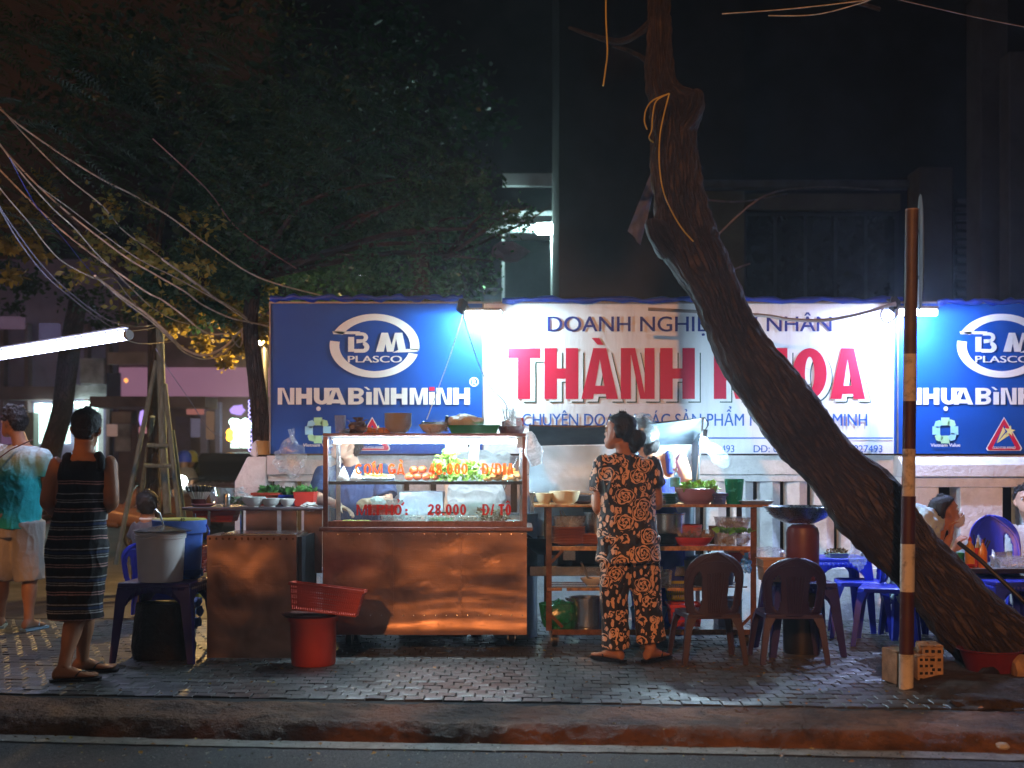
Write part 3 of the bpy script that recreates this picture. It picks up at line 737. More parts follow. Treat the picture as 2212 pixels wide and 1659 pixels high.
    text('GOLD STAR AWARD', X - 25, X + 25, 964.5, 970, SL - .003, PRW, t, off=.03)
    return t
s1 = blue_sign(0, 'blue sign board with oval ring and block lettering behind the glass food case')
s3 = blue_sign(1355, 'blue sign board at the right edge, cut by the frame, right of the striped post', 2400)
s2 = sign('white_sign_board', 'white sign board with huge red letters behind the leaning tree', 1045, 1931, WHT)
text('DOANH NGHIỆP TƯ NHÂN', 1183, 1796, 684, 716, SL, PRB, s2, off=.012)
big = [('T', 1097, 1167), ('H', 1176, 1249), ('A', 1256, 1335), ('N', 1341, 1414), ('H', 1426, 1501), ('K', 1542, 1616), ('H', 1627, 1701), ('O', 1712, 1786), ('A', 1793, 1869)]
block_word([(c, a + 13, b + 13, 762, 870) for c, a, b in big], PRG, s2, SL + .0035, 27, 22)
block_word([(c, a + 10.5, b + 10.5, 760, 867.5) for c, a, b in big], WHT, s2, SL + .002, 27, 22)
block_word([(c, a, b, 752, 862) for c, a, b in big], PRR, s2, SL, 27, 22)
flat([[(1278, 730), (1294, 730), (1304, 745), (1291, 745)]], SL, PRR, s2, 'accent_mark')
text('CHUYÊN DOANH CÁC SẢN PHẨM NHỰA BÌNH MINH', 1128, 1873, 894, 920, SL, PRB2, s2, off=.012)
flat([[(1046, 945), (1929, 945), (1929, 948), (1046, 948)]], SL, PRB2, s2, 'rule_line')
text('493', 1558, 1586, 962, 977, SL, PRB2, s2, off=.008)
text('DD: 0', 1628, 1680, 962, 977, SL, PRB2, s2, off=.008, bars=((1640, 1647, 969, 2),))
text('827493', 1844, 1906, 962, 977, SL, PRB2, s2, off=.008)
mb = MB(); mb.box(wx(1932, SD), wx(1944, SD), SD + .003, SD + .04, wz(980, SD), wz(656, SD)); tag(mb.build('sign_edge_strip', BLUE), 'narrow blue strip between the white and the right blue sign board', 'sign strip')
# rolled tarpaulin along the top of the boards
for k, (x0_, x1_, yy) in enumerate(((584, 1000, 644), (1085, 1950, 648), (2025, 2420, 652))):
    mb = MB(); n = 40; pts = []
    for i in range(n + 1):
        x = x0_ + (x1_ - x0_) * i / n; pts.append(P(x, yy + 2.2 * math.sin(i * .9 + k) + 1.5 * math.sin(i * 2.3), SD - .01))
    mb.tube(pts, [.022 + .007 * math.sin(i * 1.7) for i in range(n + 1)], n=10)
    solo(mb, 'rolled_tarpaulin', TARP, ('blue tarpaulin rolled along the top of the left blue sign board', 'blue tarpaulin rolled along the top of the white sign board', 'blue tarpaulin rolled along the top of the right-hand blue sign board')[k], 'tarpaulin')

# ---------------------------------------------------------------- dark villa behind the boards
BD = 17.0
villa = thing('villa', 'dark two storey house behind the sign boards with wide shuttered window', 'house', (5, BD + 1, 0))
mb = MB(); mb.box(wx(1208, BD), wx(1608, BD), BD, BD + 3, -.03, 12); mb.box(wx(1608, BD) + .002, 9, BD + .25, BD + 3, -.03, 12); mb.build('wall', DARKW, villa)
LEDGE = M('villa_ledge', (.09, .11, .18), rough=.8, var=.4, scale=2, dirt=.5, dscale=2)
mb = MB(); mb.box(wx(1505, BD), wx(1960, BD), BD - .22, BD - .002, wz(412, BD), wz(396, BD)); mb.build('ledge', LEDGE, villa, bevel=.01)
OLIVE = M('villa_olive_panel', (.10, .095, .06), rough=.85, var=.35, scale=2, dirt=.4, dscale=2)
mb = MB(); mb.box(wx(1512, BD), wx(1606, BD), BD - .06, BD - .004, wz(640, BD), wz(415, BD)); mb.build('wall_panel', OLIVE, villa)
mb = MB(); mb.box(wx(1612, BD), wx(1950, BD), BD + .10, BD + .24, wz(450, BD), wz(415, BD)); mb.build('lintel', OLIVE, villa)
WINF = M('window_frame_dark', (.03, .03, .035), rough=.6); WING = M('window_dark_glass', (.012, .014, .018), rough=.12, var=.2)
win = thing('w', '', '', (0, 0, 0)); bpy.data.objects.remove(win)
mb = MB(); mb.box(wx(1612, BD), wx(1950, BD), BD + .18, BD + .245, wz(652, BD), wz(455, BD)); wn = mb.build('window', WINF, villa)
for i in range(5):
    a = 1618 + i * 66; mb = MB(); mb.box(wx(a, BD), wx(a + 58, BD), BD + .165, BD + .178, wz(648, BD), wz(462, BD)); mb.build('pane', WING, wn)
GREYW = M('villa_pier_wall', (.09, .085, .10), rough=.9, var=.3, scale=1.5, bump=.6, bscale=12, dirt=.5, dscale=1.4)
for (a, b, y0, d_) in ((1985, 2060, 380, 16.4), (2118, 2178, 0, 15.6), (2180, 2300, 130, 15.3)):
    mb = MB(); mb.box(wx(a, d_), wx(b, d_), d_, d_ + .5, -.03, wz(y0 - 20, d_)); mb.build('pier', GREYW, villa, bevel=.02)
mb = MB(); mb.box(wx(2060, 16.5), wx(2118, 16.5), 16.5, 16.9, -.03, wz(420, 16.5)); mb.build('shutter', DARKW, villa)
for i in range(12):
    mb = MB(); zz = wz(640 - i * 18, 16.5); mb.box(wx(2064, 16.5), wx(2112, 16.5), 16.44, 16.498, zz, zz + .06); mb.build('slat', GREYW, villa)
# lit veranda far behind
VD = 21.0
VW = M('veranda_white', (.55, .6, .62), rough=.7, var=.2, scale=3)
ver = thing('veranda', 'white lit veranda with posts and beams seen through branches above the boards', 'veranda', (wx(1145, VD), VD, 0))
for a, b, y0, y1 in ((1084, 1090, 455, 640), (1190, 1205, 490, 640)):
    mb = MB(); mb.box(wx(a, VD), wx(b, VD), VD, VD + .12, -.03, wz(y0, VD)); mb.build('post', VW, ver)
mb = MB(); mb.box(wx(1086, VD), wx(1206, VD), VD - .05, VD + .1, wz(402, VD), wz(376, VD)); mb.build('fascia', VW, ver)
mb = MB(); mb.box(wx(1050, VD), wx(1206, VD), VD - .02, VD + .1, wz(502, VD), wz(486, VD)); mb.build('beam', VW, ver)
mb = MB(); mb.box(wx(1086, VD), wx(1206, VD), VD + .15, VD + 2.5, wz(462, VD), wz(452, VD)); mb.build('ceiling', VW, ver)
mb = MB(); mb.box(wx(1060, VD), wx(1206, VD), VD + 2.6, VD + 2.8, -.03, wz(380, VD)); mb.build('back_wall', M('veranda_back', (.03, .035, .04), rough=.8), ver)
ceil_l = thing('veranda_lamp', 'square white lamp under the veranda beam above the sign boards', 'lamp', P(1180, 500, VD))
mb = MB(); mb.box(wx(1160, VD), wx(1200, VD), VD - .28, VD - .08, wz(508, VD), wz(490, VD)); mb.build('diffuser', EM('veranda_lamp_glow', (.65, 1, .95), 160), ceil_l)
mb = MB(); mb.box(wx(1158, VD), wx(1202, VD), VD - .30, VD - .06, wz(489, VD), wz(486, VD)); mb.build('lamp_housing', VW, ceil_l)
mb = MB(); mb.blob(P(1100, 545, VD - 1), (.26, .2, .14), .3, 2, 4); solo(mb, 'flower_cluster', M('pink_flowers', (.35, .12, .2), rough=.8), 'small pinkish flower cluster by the veranda post', 'flowers')
# furled flag hanging on the trunk's left
FLAG = M('flag_cloth', (.10, .12, .24), rough=.8, var=.3)
mb = MB(); n = 14; vs = []
for i in range(n + 1):
    t_ = i / n; xa = 1408 - 52 * t_; ya = 368 + 130 * t_
    for s_ in range(5): vs.append(P(xa + s_ * (3 + 4 * t_) , ya + s_ * 4 * (1 + t_), 9.6) + V((0, .03 * math.sin(s_ * 2 + i), 0)))
mb.add(vs, [(i * 5 + j, i * 5 + j + 1, (i + 1) * 5 + j + 1, (i + 1) * 5 + j) for i in range(n) for j in range(4)])
solo(mb, 'flag', FLAG, 'limp greyish blue flag hanging left of the leaning trunk', 'flag', ang=0)
# ---------------------------------------------------------------- lamps of the stall
LEDM = EM('led_white', (.58, .88, 1.0), 1050)
LEDM2 = EM('led_white_right', (.46, .60, 1.0), 1350)
TUBEM = EM('tube_white', (.74, .92, 1.0), 260)
TUBEL = EM('tube_violet_white', (.62, .66, 1.0), 34)
BULBM = EM('bulb_white', (.60, .84, 1.0), 1500)
BLACKM = M('black_plastic', (.012, .012, .014), rough=.4)
LAMPH = M('lamp_housing_grey', (.25, .27, .30), rough=.5)
def flood(label, x0, x1, y, d, mat, arm_to):
    t = thing('flood_lamp', label, 'lamp', P((x0 + x1) / 2, y, d))
    a, b = wx(x0, d), wx(x1, d); z = wz(y, d)
    mb = MB(); mb.box(a, b, d - .07, d + .16, z + .022, z + .045); mb.build('lamp_housing', LAMPH, t, bevel=.004)
    mb = MB(); mb.tube([(a + .01, d, z), (b - .01, d, z)], .020, n=12); mb.build('lamp_tube', mat, t)
    for p_, q_ in ((a - .018, a), (b, b + .012)):
        mb = MB(); mb.box(p_, q_, d - .03, d + .03, z - .025, z + .03); mb.build('end_cap', LAMPH, t, bevel=.003)
    mb = MB(); mb.tube([(a + .02, d, z + .045), (a - .02, d + .2, z + .12), V(arm_to)], .012, n=8); mb.build('bracket', BLACKM, t)
    mb = MB(); mb.blob(P(x0 - 8, y - 18, d + .05), (.045, .04, .065), .2, 2, 3); mb.build('cable_bundle', BLACKM, t)
    return t
flood('white tube lamp on a bracket above the joint of the blue and white boards', 1006, 1084, 680, 9.72, LEDM, P(1000, 652, SD))
flood('bluish tube lamp behind the striped post at the right end of the white board', 1940, 2022, 676, 9.70, LEDM2, P(1945, 652, SD))
# long violet tube over the left pavement
t = thing('tube_lamp', 'long glowing violet white tube hanging over the two people at the far left', 'lamp', P(140, 744, 9.4))
pa, pb = P(-60, 777, 9.9), P(274, 724, 8.9)
mb = MB(); mb.tube([pa, pb], .034, n=14); mb.build('lamp_tube', TUBEL, t)
dv = (pb - pa).normalized()
mb = MB(); mb.tube([pb, pb + dv * .03], .036, n=14); mb.build('end_cap', LAMPH, t)
mb = MB(); mb.bar(pa + V((0, 0, .055)), pb + V((0, 0, .055)), .03, .012); mb.build('lamp_housing', LAMPH, t)

# ---------------------------------------------------------------- the glass food case on its cart
def steel_mat(name, col=(.42, .40, .39), rough=.42, metal=.85, streak=(18, 18, 1.6)):
    m = bpy.data.materials.new(name); t = NT(m); co = t.coord('Object'); st = t.coord('Object', streak)
    p = t.n('BsdfPrincipled')
    big = t.noise(co, 2.1, 3, .5, .3); fine = t.noise(st, 9, 5, .6)
    c = t.mix(1.0, (*col, 1), t.ramp(t.noise(co, 2.6, 3, .55, .5), [(.32, .45), (.68, 1.2)]), 'MULTIPLY')
    rust = t.ramp(t.noise(co, 3.2, 9, .75, 1.4), [(.62, 0), (.85, .6)]); c = t.mix(rust, c, (.10, .045, .02, 1))
    t.l(c, p.inputs['Base Color']); p.inputs['Metallic'].default_value = metal
    t.l(t.math('ADD', t.math('MULTIPLY', big, .28), t.math('ADD', rough - .22, t.math('MULTIPLY', fine, .18)), clamp=True), p.inputs['Roughness'])
    scr = t.ramp(t.noise(t.coord('Object', (3, 3, 120)), 2.2, 4, .7), [(.55, 0), (.62, 1)]); dent = t.ramp(t.noise(co, 9, 2), [(.58, 0), (.75, 1)])
    h = t.math('ADD', t.math('ADD', t.noise(t.coord('Object', (1, 1, 2.2)), 1.9, 1), t.math('MULTIPLY', dent, -.05)), t.math('ADD', t.math('MULTIPLY', fine, .012), t.math('MULTIPLY', scr, .008)))
    t.l(t.bump(h, .6, .045), p.inputs['Normal']); t.out(p.outputs[0]); _mats[name] = m; return m
STEEL = steel_mat('cart_sheet_steel', (.43, .28, .235), .40, .95)
STEELB = steel_mat('hood_sheet_steel', (.42, .54, .64), .36, .75)
BRONZE = M('brown_aluminium', (.27, .15, .145), rough=.4, metal=.4, var=.3, scale=20, dirt=.4, dscale=20)
CHROME = M('bright_steel', (.62, .64, .66), rough=.22, metal=1, var=.1, rvar=.12)
RUST = M('rusty_angle_iron', (.17, .075, .03), rough=.7, metal=.2, var=.5, scale=20, bump=.8, bscale=80, dirt=.7, dscale=14)
CD = 8.4
X0, X1 = wx(697, CD), wx(1138, CD)
def caster(t, x, y, r=.055, z=.0, mat=BLACKM):
    mb = MB(); mb.tube([(x - .018, y, r + .002), (x + .018, y, r + .002)], r, n=20); w_ = mb.build('wheel', mat, t)
    mb = MB(); mb.tube([(x - .021, y, r), (x + .021, y, r)], r * .4, n=12); mb.build('hub', CHROME, w_)
    mb = MB(); mb.box(x - .028, x - .023, y - .02, y + .02, r * .7, 2 * r + .02); mb.box(x + .023, x + .028, y - .02, y + .02, r * .7, 2 * r + .02); mb.box(x - .03, x + .03, y - .03, y + .03, 2 * r + .02, 2 * r + .026); mb.build('fork', CHROME, t)
cart = thing('food_cart', 'glass food display case with red price lettering on a brown steel cart', 'food cart', ((X0 + X1) / 2, CD + .3, 0))
zb, zt2 = .125, .80
mb = MB(); n, m_ = 60, 34; vs = []
for i in range(n + 1):
    for j in range(m_ + 1):
        x = X0 + (X1 - X0) * i / n; z = zb + (zt2 - zb) * j / m_; k = j / m_
        dy = .006 * noise.noise(V((x * 2.5, z * 9, 0))) * (1 if k < .6 else .4) + .003 * noise.noise(V((x * 9, z * 3, 4)))
        if k < .14: dy -= .030 * (1 - k / .14) ** 2
        if k < .5: dy -= .003 * abs(math.sin(z * 46 + 1.3 * math.sin(x * 5))) ** 3 * (1 if x > -.6 else .4)
        vs.append((x, CD + dy, z))
fs = [(i * (m_ + 1) + j, (i + 1) * (m_ + 1) + j, (i + 1) * (m_ + 1) + j + 1, i * (m_ + 1) + j + 1) for i in range(n) for j in range(m_)]
mb.add(vs, fs); mb.build('front_panel', STEEL, cart, ang=0, recalc=False)
for q_ in (.338, .672):
    xs_ = X0 + (X1 - X0) * q_; mb = MB(); mb.box(xs_ - .012, xs_ + .012, CD - .0095, CD - .0065, zb + .11, zt2 - .004); mb.build('seam_strip', STEEL, cart)
for q_ in range(19):
    for zz_ in (zt2 - .018, zb + .125):
        c_ = V((X0 + .03 + (X1 - X0 - .06) * q_ / 18, CD - .006, zz_)); mb = MB(); mb.lathe([(0, 0), (.0055, 0), (.004, .004), (0, .005)], c_, 8, rot=Matrix.Rotation(R(90), 3, 'X')); mb.build('rivet', CHROME, cart)
mb = MB(); mb.box(X0 + .002, X0 + .008, CD + .006, CD + .6, zb, zt2); mb.build('side_panel', STEEL, cart)
mb = MB(); mb.box(X1 - .008, X1 - .002, CD + .006, CD + .6, zb, zt2); mb.build('side_panel', STEEL, cart)
mb = MB(); mb.box(X0 + .01, X1 - .01, CD + .58, CD + .588, zb, zt2); mb.build('rear_panel', STEEL, cart)
mb = MB(); mb.box(X0 + .01, X1 - .01, CD + .01, CD + .578, zb, zb + .01); mb.build('floor_panel', STEEL, cart)
mb = MB(); mb.box(X0 - .02, X1 + .04, CD - .03, CD + .62, zt2 + .002, zt2 + .028); mb.build('counter', BRONZE, cart, bevel=.004)
for cx_, cy_ in ((wx(755, 8.75), 8.75), (wx(1105, 8.75), 8.75), (wx(770, 8.95), 8.93), (wx(1110, 8.9), 8.93)): caster(cart, cx_, cy_, .062)
# case
CB, CT, CY = zt2 + .028, wz(936, CD), CD + .47
g = .022
for (x, y) in ((X0 + .018, CD + .012), (X1 - .014, CD + .012), (X0 + .04, CY), (X1 - .03, CY)):
    mb = MB(); mb.box(x - g / 1.4, x + g / 1.4, y - g / 2, y + g / 2, CB + .001, CT - .022); mb.build('corner_post', BRONZE if y < CD + .1 else CHROME, cart, bevel=.002)
mb = MB(); mb.box(X0 + .036, X1 - .03, CD + .003, CD + .02, CB + .001, CB + .040); mb.build('bottom_rail', BRONZE, cart, bevel=.002)
mb = MB(); mb.box(X0, X1 + .002, CD - .002, CY + .03, CT - .020, CT); mb.build('roof_panel', BRONZE, cart, bevel=.006)
shz = wz(1043, CD)
SHM = M('shelf_edge_dark', (.03, .04, .04), rough=.15, metal=.3, var=.3)
mb = MB(); mb.box(X0 + .035, X1 - .03, CD + .03, CY - .02, shz, shz + .010); mb.build('shelf', pane_mat('shelf_glass', (.75, .9, .85), .15, .1), cart)
mb = MB(); mb.box(X0 + .034, X1 - .03, CD + .018, CD + .029, shz - .012, shz + .010); mb.build('shelf_rail', SHM, cart)
GL = pane_mat('case_glass', (.96, .98, 1), .05, .05)
mb = MB(); mb.box(X0 + .034, X1 - .029, CD + .008, CD + .012, CB + .041, CT - .022); mb.build('glass_pane', GL, cart)
for xx in (X0 + .014, X1 - .014):
    mb = MB(); mb.box(xx - .002, xx + .002, CD + .025, CY - .012, CB + .002, CT - .022); mb.build('glass_pane', GL, cart)
mb = MB(); mb.box(X0 + .04, X1 - .04, CD + .03, CY, CB + .001, CB + .006); mb.build('case_floor', M('case_floor_white', (.6, .6, .58), rough=.4, dirt=.2), cart)
TD = CD + .06
mb = MB(); mb.tube([P(722, 953, TD), P(1122, 953, TD)], .0145, n=12); tl = mb.build('lamp_tube', TUBEM, cart)
mb = MB(); mb.box(wx(716, TD), wx(1130, TD), TD - .012, TD + .03, CT - .042, CT - .0225); mb.build('tube_batten', M('white_enamel', (.75, .75, .75), rough=.35), cart)
mb = MB(); mb.box(wx(1116, TD), wx(1133, TD), TD - .03, TD + .03, wz(968, TD), wz(944, TD)); mb.build('lamp_holder', M('white_enamel', (.7, .7, .7), rough=.3), cart, bevel=.003)
def vinyl(name, c1, tr):
    m = bpy.data.materials.new(name); t = NT(m); a_ = t.n('BsdfPrincipled'); a_.inputs['Base Color'].default_value = (*c1, 1); a_.inputs['Roughness'].default_value = .5
    b_ = t.n('BsdfTranslucent'); b_.inputs[0].default_value = (*c1, 1); x_ = t.n('MixShader'); f_ = t.math('MULTIPLY', t.ramp(t.noise(t.coord('Object'), 30, 4), [(.3, .7), (.6, 1)]), tr); t.l(f_, x_.inputs[0])
    t.l(a_.outputs[0], x_.inputs[1]); t.l(b_.outputs[0], x_.inputs[2]); t.out(x_.outputs[0]); return m
RED1 = vinyl('vinyl_red_tube_lit', (.95, .10, .012), .6); RED2 = vinyl('vinyl_red', (.80, .02, .015), .45)  # upper row: brighter copy of the red, tube light put into it
LD = CD + .004
for wd_, a_, b_, y_, y2, mt in (('COM', 767, 826, 1002, 1025, RED1), ('GA', 838, 874, 1002, 1025, RED1), (':', 884, 893, 1002, 1025, RED1), ('48.000', 926, 1010, 1001, 1025, RED1), ('Đ/ĐIA', 1041, 1110, 1001, 1025, RED1),
                            ('MI.PHO', 770, 868, 1090, 1113, RED2), (':', 874, 882, 1090, 1113, RED2), ('28.000', 924, 1007, 1089, 1113, RED2), ('Đ/', 1042, 1068, 1089, 1113, RED2), ('TO', 1077, 1104, 1089, 1113, RED2)):
    block_word(spaced(wd_, a_, b_, y_, y2), mt, cart, LD, 4.9, 4.4)
for pl, mt in (([(803, 1002), (809, 996), (811, 999), (806, 1005)], RED1), ([(862, 993), (867, 993), (871, 999), (868, 1000)], RED1), ([(866, 1090), (872, 1084), (874, 1087), (869, 1093)], RED2),
               ([(856, 1080), (861, 1078), (864, 1081), (861, 1086), (858, 1086), (861, 1081)], RED2), ([(1092, 1086), (1097, 1081), (1102, 1086), (1100, 1087), (1097, 1084), (1094, 1087)], RED2)):
    flat([pl], LD - .003, mt, cart, 'accent_mark')

# ---------------------------------------------------------------- low steel cabinet on the left of the cart
cab = thing('steel_cabinet', 'stained steel cabinet left of the glass case, standing on the pavement', 'cabinet', (wx(542, 8.15), 8.4, 0))
a, b = wx(447, 8.15), wx(640, 8.15); top = wz(1157, 8.15)
mb = MB(); n, m_ = 24, 24
vs = [(a + (b - a) * i / n, 8.15 + .006 * noise.noise(V((i * .3, j * .22, 9))), .008 + (top - .008) * j / m_) for i in range(n + 1) for j in range(m_ + 1)]
mb.add(vs, [(i * (m_ + 1) + j, (i + 1) * (m_ + 1) + j, (i + 1) * (m_ + 1) + j + 1, i * (m_ + 1) + j + 1) for i in range(n) for j in range(m_)])
mb.build('front_panel', STEEL, cab, ang=0, recalc=False)
for xx in (a, b - .004):
    mb = MB(); mb.box(xx, xx + .004, 8.16, 8.62, .008, top); mb.build('side_panel', STEEL, cab)
mb = MB(); mb.box(a + .09, b - .004, 8.14, 8.56, top + .001, top + .012); mb.build('lid', CHROME, cab, bevel=.003)
mb = MB(); mb.box(b + .004, b + .03, 8.18, 8.8, .2, top - .01); mb.build('side_flap', M('dark_steel', (.03, .035, .045), rough=.4, metal=.5), cab)
mb = MB()
for i in range(14): mb.blob((a + .02 + (b - a - .04) * i / 13, 8.145, top - .02 - .0), (.008, .004, .01), .3, 2, i, 1)
mb.build('rivets', RUST, cab)
# small steel box standing behind the cabinet
mb = MB(); mb.box(wx(527, 8.66), wx(590, 8.66), 8.66, 8.72, wz(1157, 8.66), wz(1101, 8.66)); mb.box(wx(606, 8.7), wx(668, 8.7), 8.70, 8.74, .5, wz(1101, 8.66))
# ---------------------------------------------------------------- prep table behind the cabinet
TZ = wz(1096, 8.62)
tab = thing('prep_table', 'thin brown topped table crowded with bowls, left of the glass case', 'table', (wx(545, 8.8), 8.9, 0))
TTOP = M('table_top_steel', (.20, .16, .19), rough=.35, metal=.5, var=.3)
mb = MB(); mb.box(wx(392, 8.62), wx(697, 8.62), 8.62, 9.25, TZ - .022, TZ); mb.build('table_top', TTOP, tab, bevel=.008)
for x, y in ((wx(453, 8.7), 8.68), (wx(522, 8.7), 8.7), (wx(690, 8.7), 9.2), (wx(420, 9.2), 9.2)):
    mb = MB(); mb.tube([(x, y, 0), (x, y, TZ - .023)], .012, n=8); mb.build('leg', CHROME, tab)
mb = MB(); mb.box(wx(531, 8.7), wx(598, 8.7), 8.70, 8.71, .5, TZ - .023); mb.build('steel_panel', STEEL, tab)
mb = MB(); mb.box(wx(607, 8.7), wx(640, 8.7), 8.71, 8.72, .5, TZ - .023); mb.build('steel_panel', STEEL, tab)
mb = MB(); mb.box(wx(656, 8.7), wx(695, 8.7), 8.71, 8.72, .5, TZ - .023); mb.build('steel_panel', STEEL, tab)

# ---------------------------------------------------------------- vessels
PORC = M('white_porcelain', (.72, .72, .70), rough=.25, var=.06, bump=0, coat=.3)
GREYP = M('grey_melamine', (.42, .42, .44), rough=.4, var=.1)
CREAM = M('cream_melamine', (.70, .62, .40), rough=.4, var=.08)
ORANGEP = M('orange_plate', (.50, .16, .05), rough=.45, var=.15, rnd=.2)
CLEARP = film_mat('clear_tub_plastic', (.75, .82, .85), .38, .2)
CLEARG = pane_mat('drinking_glass', (.93, .96, .97), .16, .14)
BAGM = film_mat('plastic_bag_film', (.85, .92, .96), .26, .15)
BAGW = M('white_plastic_bag', (.75, .78, .80), rough=.4, var=.15, bump=.9, bscale=22, bdist=.02)
GREENP = M('green_plastic', (.02, .30, .13), rough=.4, var=.15)
REDP = M('red_plastic', (.52, .030, .018), rough=.45, var=.12)
REDB = M('orange_red_plastic', (.50, .055, .025), rough=.5, var=.15, scale=6)
BLUEP = M('blue_plastic', (.02, .05, .42), rough=.35, var=.12)
PURPLEP = M('violet_blue_plastic', (.045, .035, .20), rough=.42, var=.15)
MAROON = M('maroon_plastic', (.13, .035, .045), rough=.45, var=.2)
BLUEC = M('bright_blue_plastic', (.02, .22, .62), rough=.4, var=.15)
LEAFG = M('salad_green', (.22, .42, .04), rough=.6, var=.4, scale=30, rnd=.2)
HERB = M('herb_green', (.05, .18, .03), rough=.6, var=.4, scale=30)
FOODB = M('brown_food', (.20, .10, .04), rough=.6, var=.5, scale=30, bump=.8)
CHICK = M('fried_chicken', (.55, .22, .05), rough=.5, var=.5, scale=30, bump=.8)
TOM = M('tomato_red', (.62, .10, .03), rough=.25, var=.15)
NOOD = M('yellow_noodles', (.62, .50, .12), rough=.5, var=.3, scale=40, bump=.8)
ORD = ('lowest', 'second', 'third', 'fourth', 'fifth', 'sixth', 'seventh', 'eighth', 'ninth', 'tenth', 'topmost')
def bowl_prof(r, h, th=.004, foot=.45, curve=.6):
    out = [(0, .004), (r * foot * .8, .004), (r * foot * .8, 0), (r * foot, 0), (r * foot, .006)]
    for i in range(1, 7):
        t_ = i / 6; out.append((r * (foot + (1 - foot) * t_ ** curve), .006 + (h - .006) * t_))
    inn = [(max(0, a_ - th), b_ + th * .3) for a_, b_ in out[5:]][::-1]
    return out + inn + [(0, .010)]
def bowl(x, y, z, r, h, mat, label, name='bowl', cat='bowl', group=None, **k):
    mb = MB(); mb.lathe(bowl_prof(r, h, **k), (0, 0, 0), 28); o = mb.build(name, mat); o.location = (x, y, z); return tag(o, label, cat, group)
def at(xp, d, z): return (wx(xp, d), d, z)
def leaves(mb, c, r, n, s, seed=0, up=.6):
    rr = random.Random(seed)
    for i in range(n):
        q = V(c) + V((rr.uniform(-1, 1) * r[0], rr.uniform(-1, 1) * r[1], rr.uniform(0, 1) * r[2]))
        d = V((rr.uniform(-1, 1), rr.uniform(-1, 1), rr.uniform(-.2, 1) * up * 2)).normalized(); u = d.orthogonal().normalized(); u.rotate(Quaternion(d, rr.uniform(0, 6)))
        l = s * rr.uniform(.6, 1.3); nrm = d.cross(u)
        mb.add([q, q + d * l * .35 + u * l * .38 + nrm * l * .1, q + d * l, q + d * l * .35 - u * l * .38 + nrm * l * .15, q + d * l * .5 - nrm * l * .08], [(0, 1, 4), (1, 2, 4), (2, 3, 4), (3, 0, 4)])
def greens(c, r, n, s, mat, label, name='herbs', cat='herbs', seed=1, kind=None):
    mb = MB(); leaves(mb, c, r, n, s, seed); return solo(mb, name, mat, label, cat, ang=0, recalc=False)
def tray(x0, x1, y0, y1, z, h, mat, label, name='tray', cat='tray', tap=.12, th=.004, group=None):
    cx, cy = (x0 + x1) / 2, (y0 + y1) / 2; w_, l_ = (x1 - x0) / 2, (y1 - y0) / 2
    def rg(k, zz, ins=0):
        return [V((cx + sx * (w_ * k - ins), cy + sy * (l_ * k - ins), zz)) for sx, sy in ((-1, -1), (1, -1), (1, 1), (-1, 1))]
    mb = MB(); mb.loft([rg(1 - tap, z), rg(1, z + h), rg(1.05, z + h), rg(1.05, z + h + th), rg(1, z + h + th, th), rg(1 - tap, z + th, th)])
    return solo(mb, name, mat, label, cat, group, ang=30, bevel=.002)
def basket(x0, x1, y0, y1, z, h, mat, label, name='basket', tap=.14, nx=22, nh=4, rot=None, group=None, slots=True, parent=None):
    """plastic basket with real slots in its sides"""
    cx, cy = (x0 + x1) / 2, (y0 + y1) / 2; w_, l_ = (x1 - x0) / 2, (y1 - y0) / 2
    t = thing(name, label, 'basket', (cx, cy, z), group); 
    def pt(sx, sy, k): q = 1 - tap * (1 - k); return V((cx + sx * w_ * q, cy + sy * l_ * q, z + h * k))
    mb = MB(); cs = [(-1, -1), (1, -1), (1, 1), (-1, 1)]
    mb.loft([[pt(*c_, 0) for c_ in cs], [pt(*c_, 0) + V((0, 0, .005)) for c_ in cs]])
    for i in range(4):
        A, B = cs[i], cs[(i + 1) % 4]; n_ = nx if i % 2 == 0 else max(4, int(nx * l_ / w_))
        nrm = V(((A[0] + B[0]) / 2, (A[1] + B[1]) / 2, 0)) * .003
        for k in range(n_ + 1):
            u = k / n_
            lo = pt(*A, 0).lerp(pt(*B, 0), u); hi = pt(*A, 1).lerp(pt(*B, 1), u); mb.bar(lo, hi, (2 * w_ / nx) * .52 if i % 2 == 0 else (2 * l_ / n_) * .52, .003, up=V((nrm.x, nrm.y, 0)).normalized())
        for k in range(nh + 1):
            kk = k / nh; hgt = .008 if k in (0, nh) else .005
            mb.bar(pt(*A, kk), pt(*B, kk), .004, h / nh * (.30 if 0 < k < nh else .22))
    bd = mb.build('basket_wall', mat, t, ang=30)
    mb = MB()
    rim = [pt(*c_, 1.0) for c_ in cs]; ro = [V((cx + c_[0] * (w_ + .012), cy + c_[1] * (l_ + .012), z + h)) for c_ in cs]
    dn = [q - V((0, 0, .014)) for q in ro]; up_ = [q + V((0, 0, .004)) for q in ro]; ri = [q + V((0, 0, .004)) for q in rim]
    mb.loft([dn, up_, ri, [q - V((0, 0, .006)) for q in rim]], cap=False); mb.build('basket_rim', mat, t, ang=30, bevel=.002)
    if rot: t.rotation_euler = rot
    return t

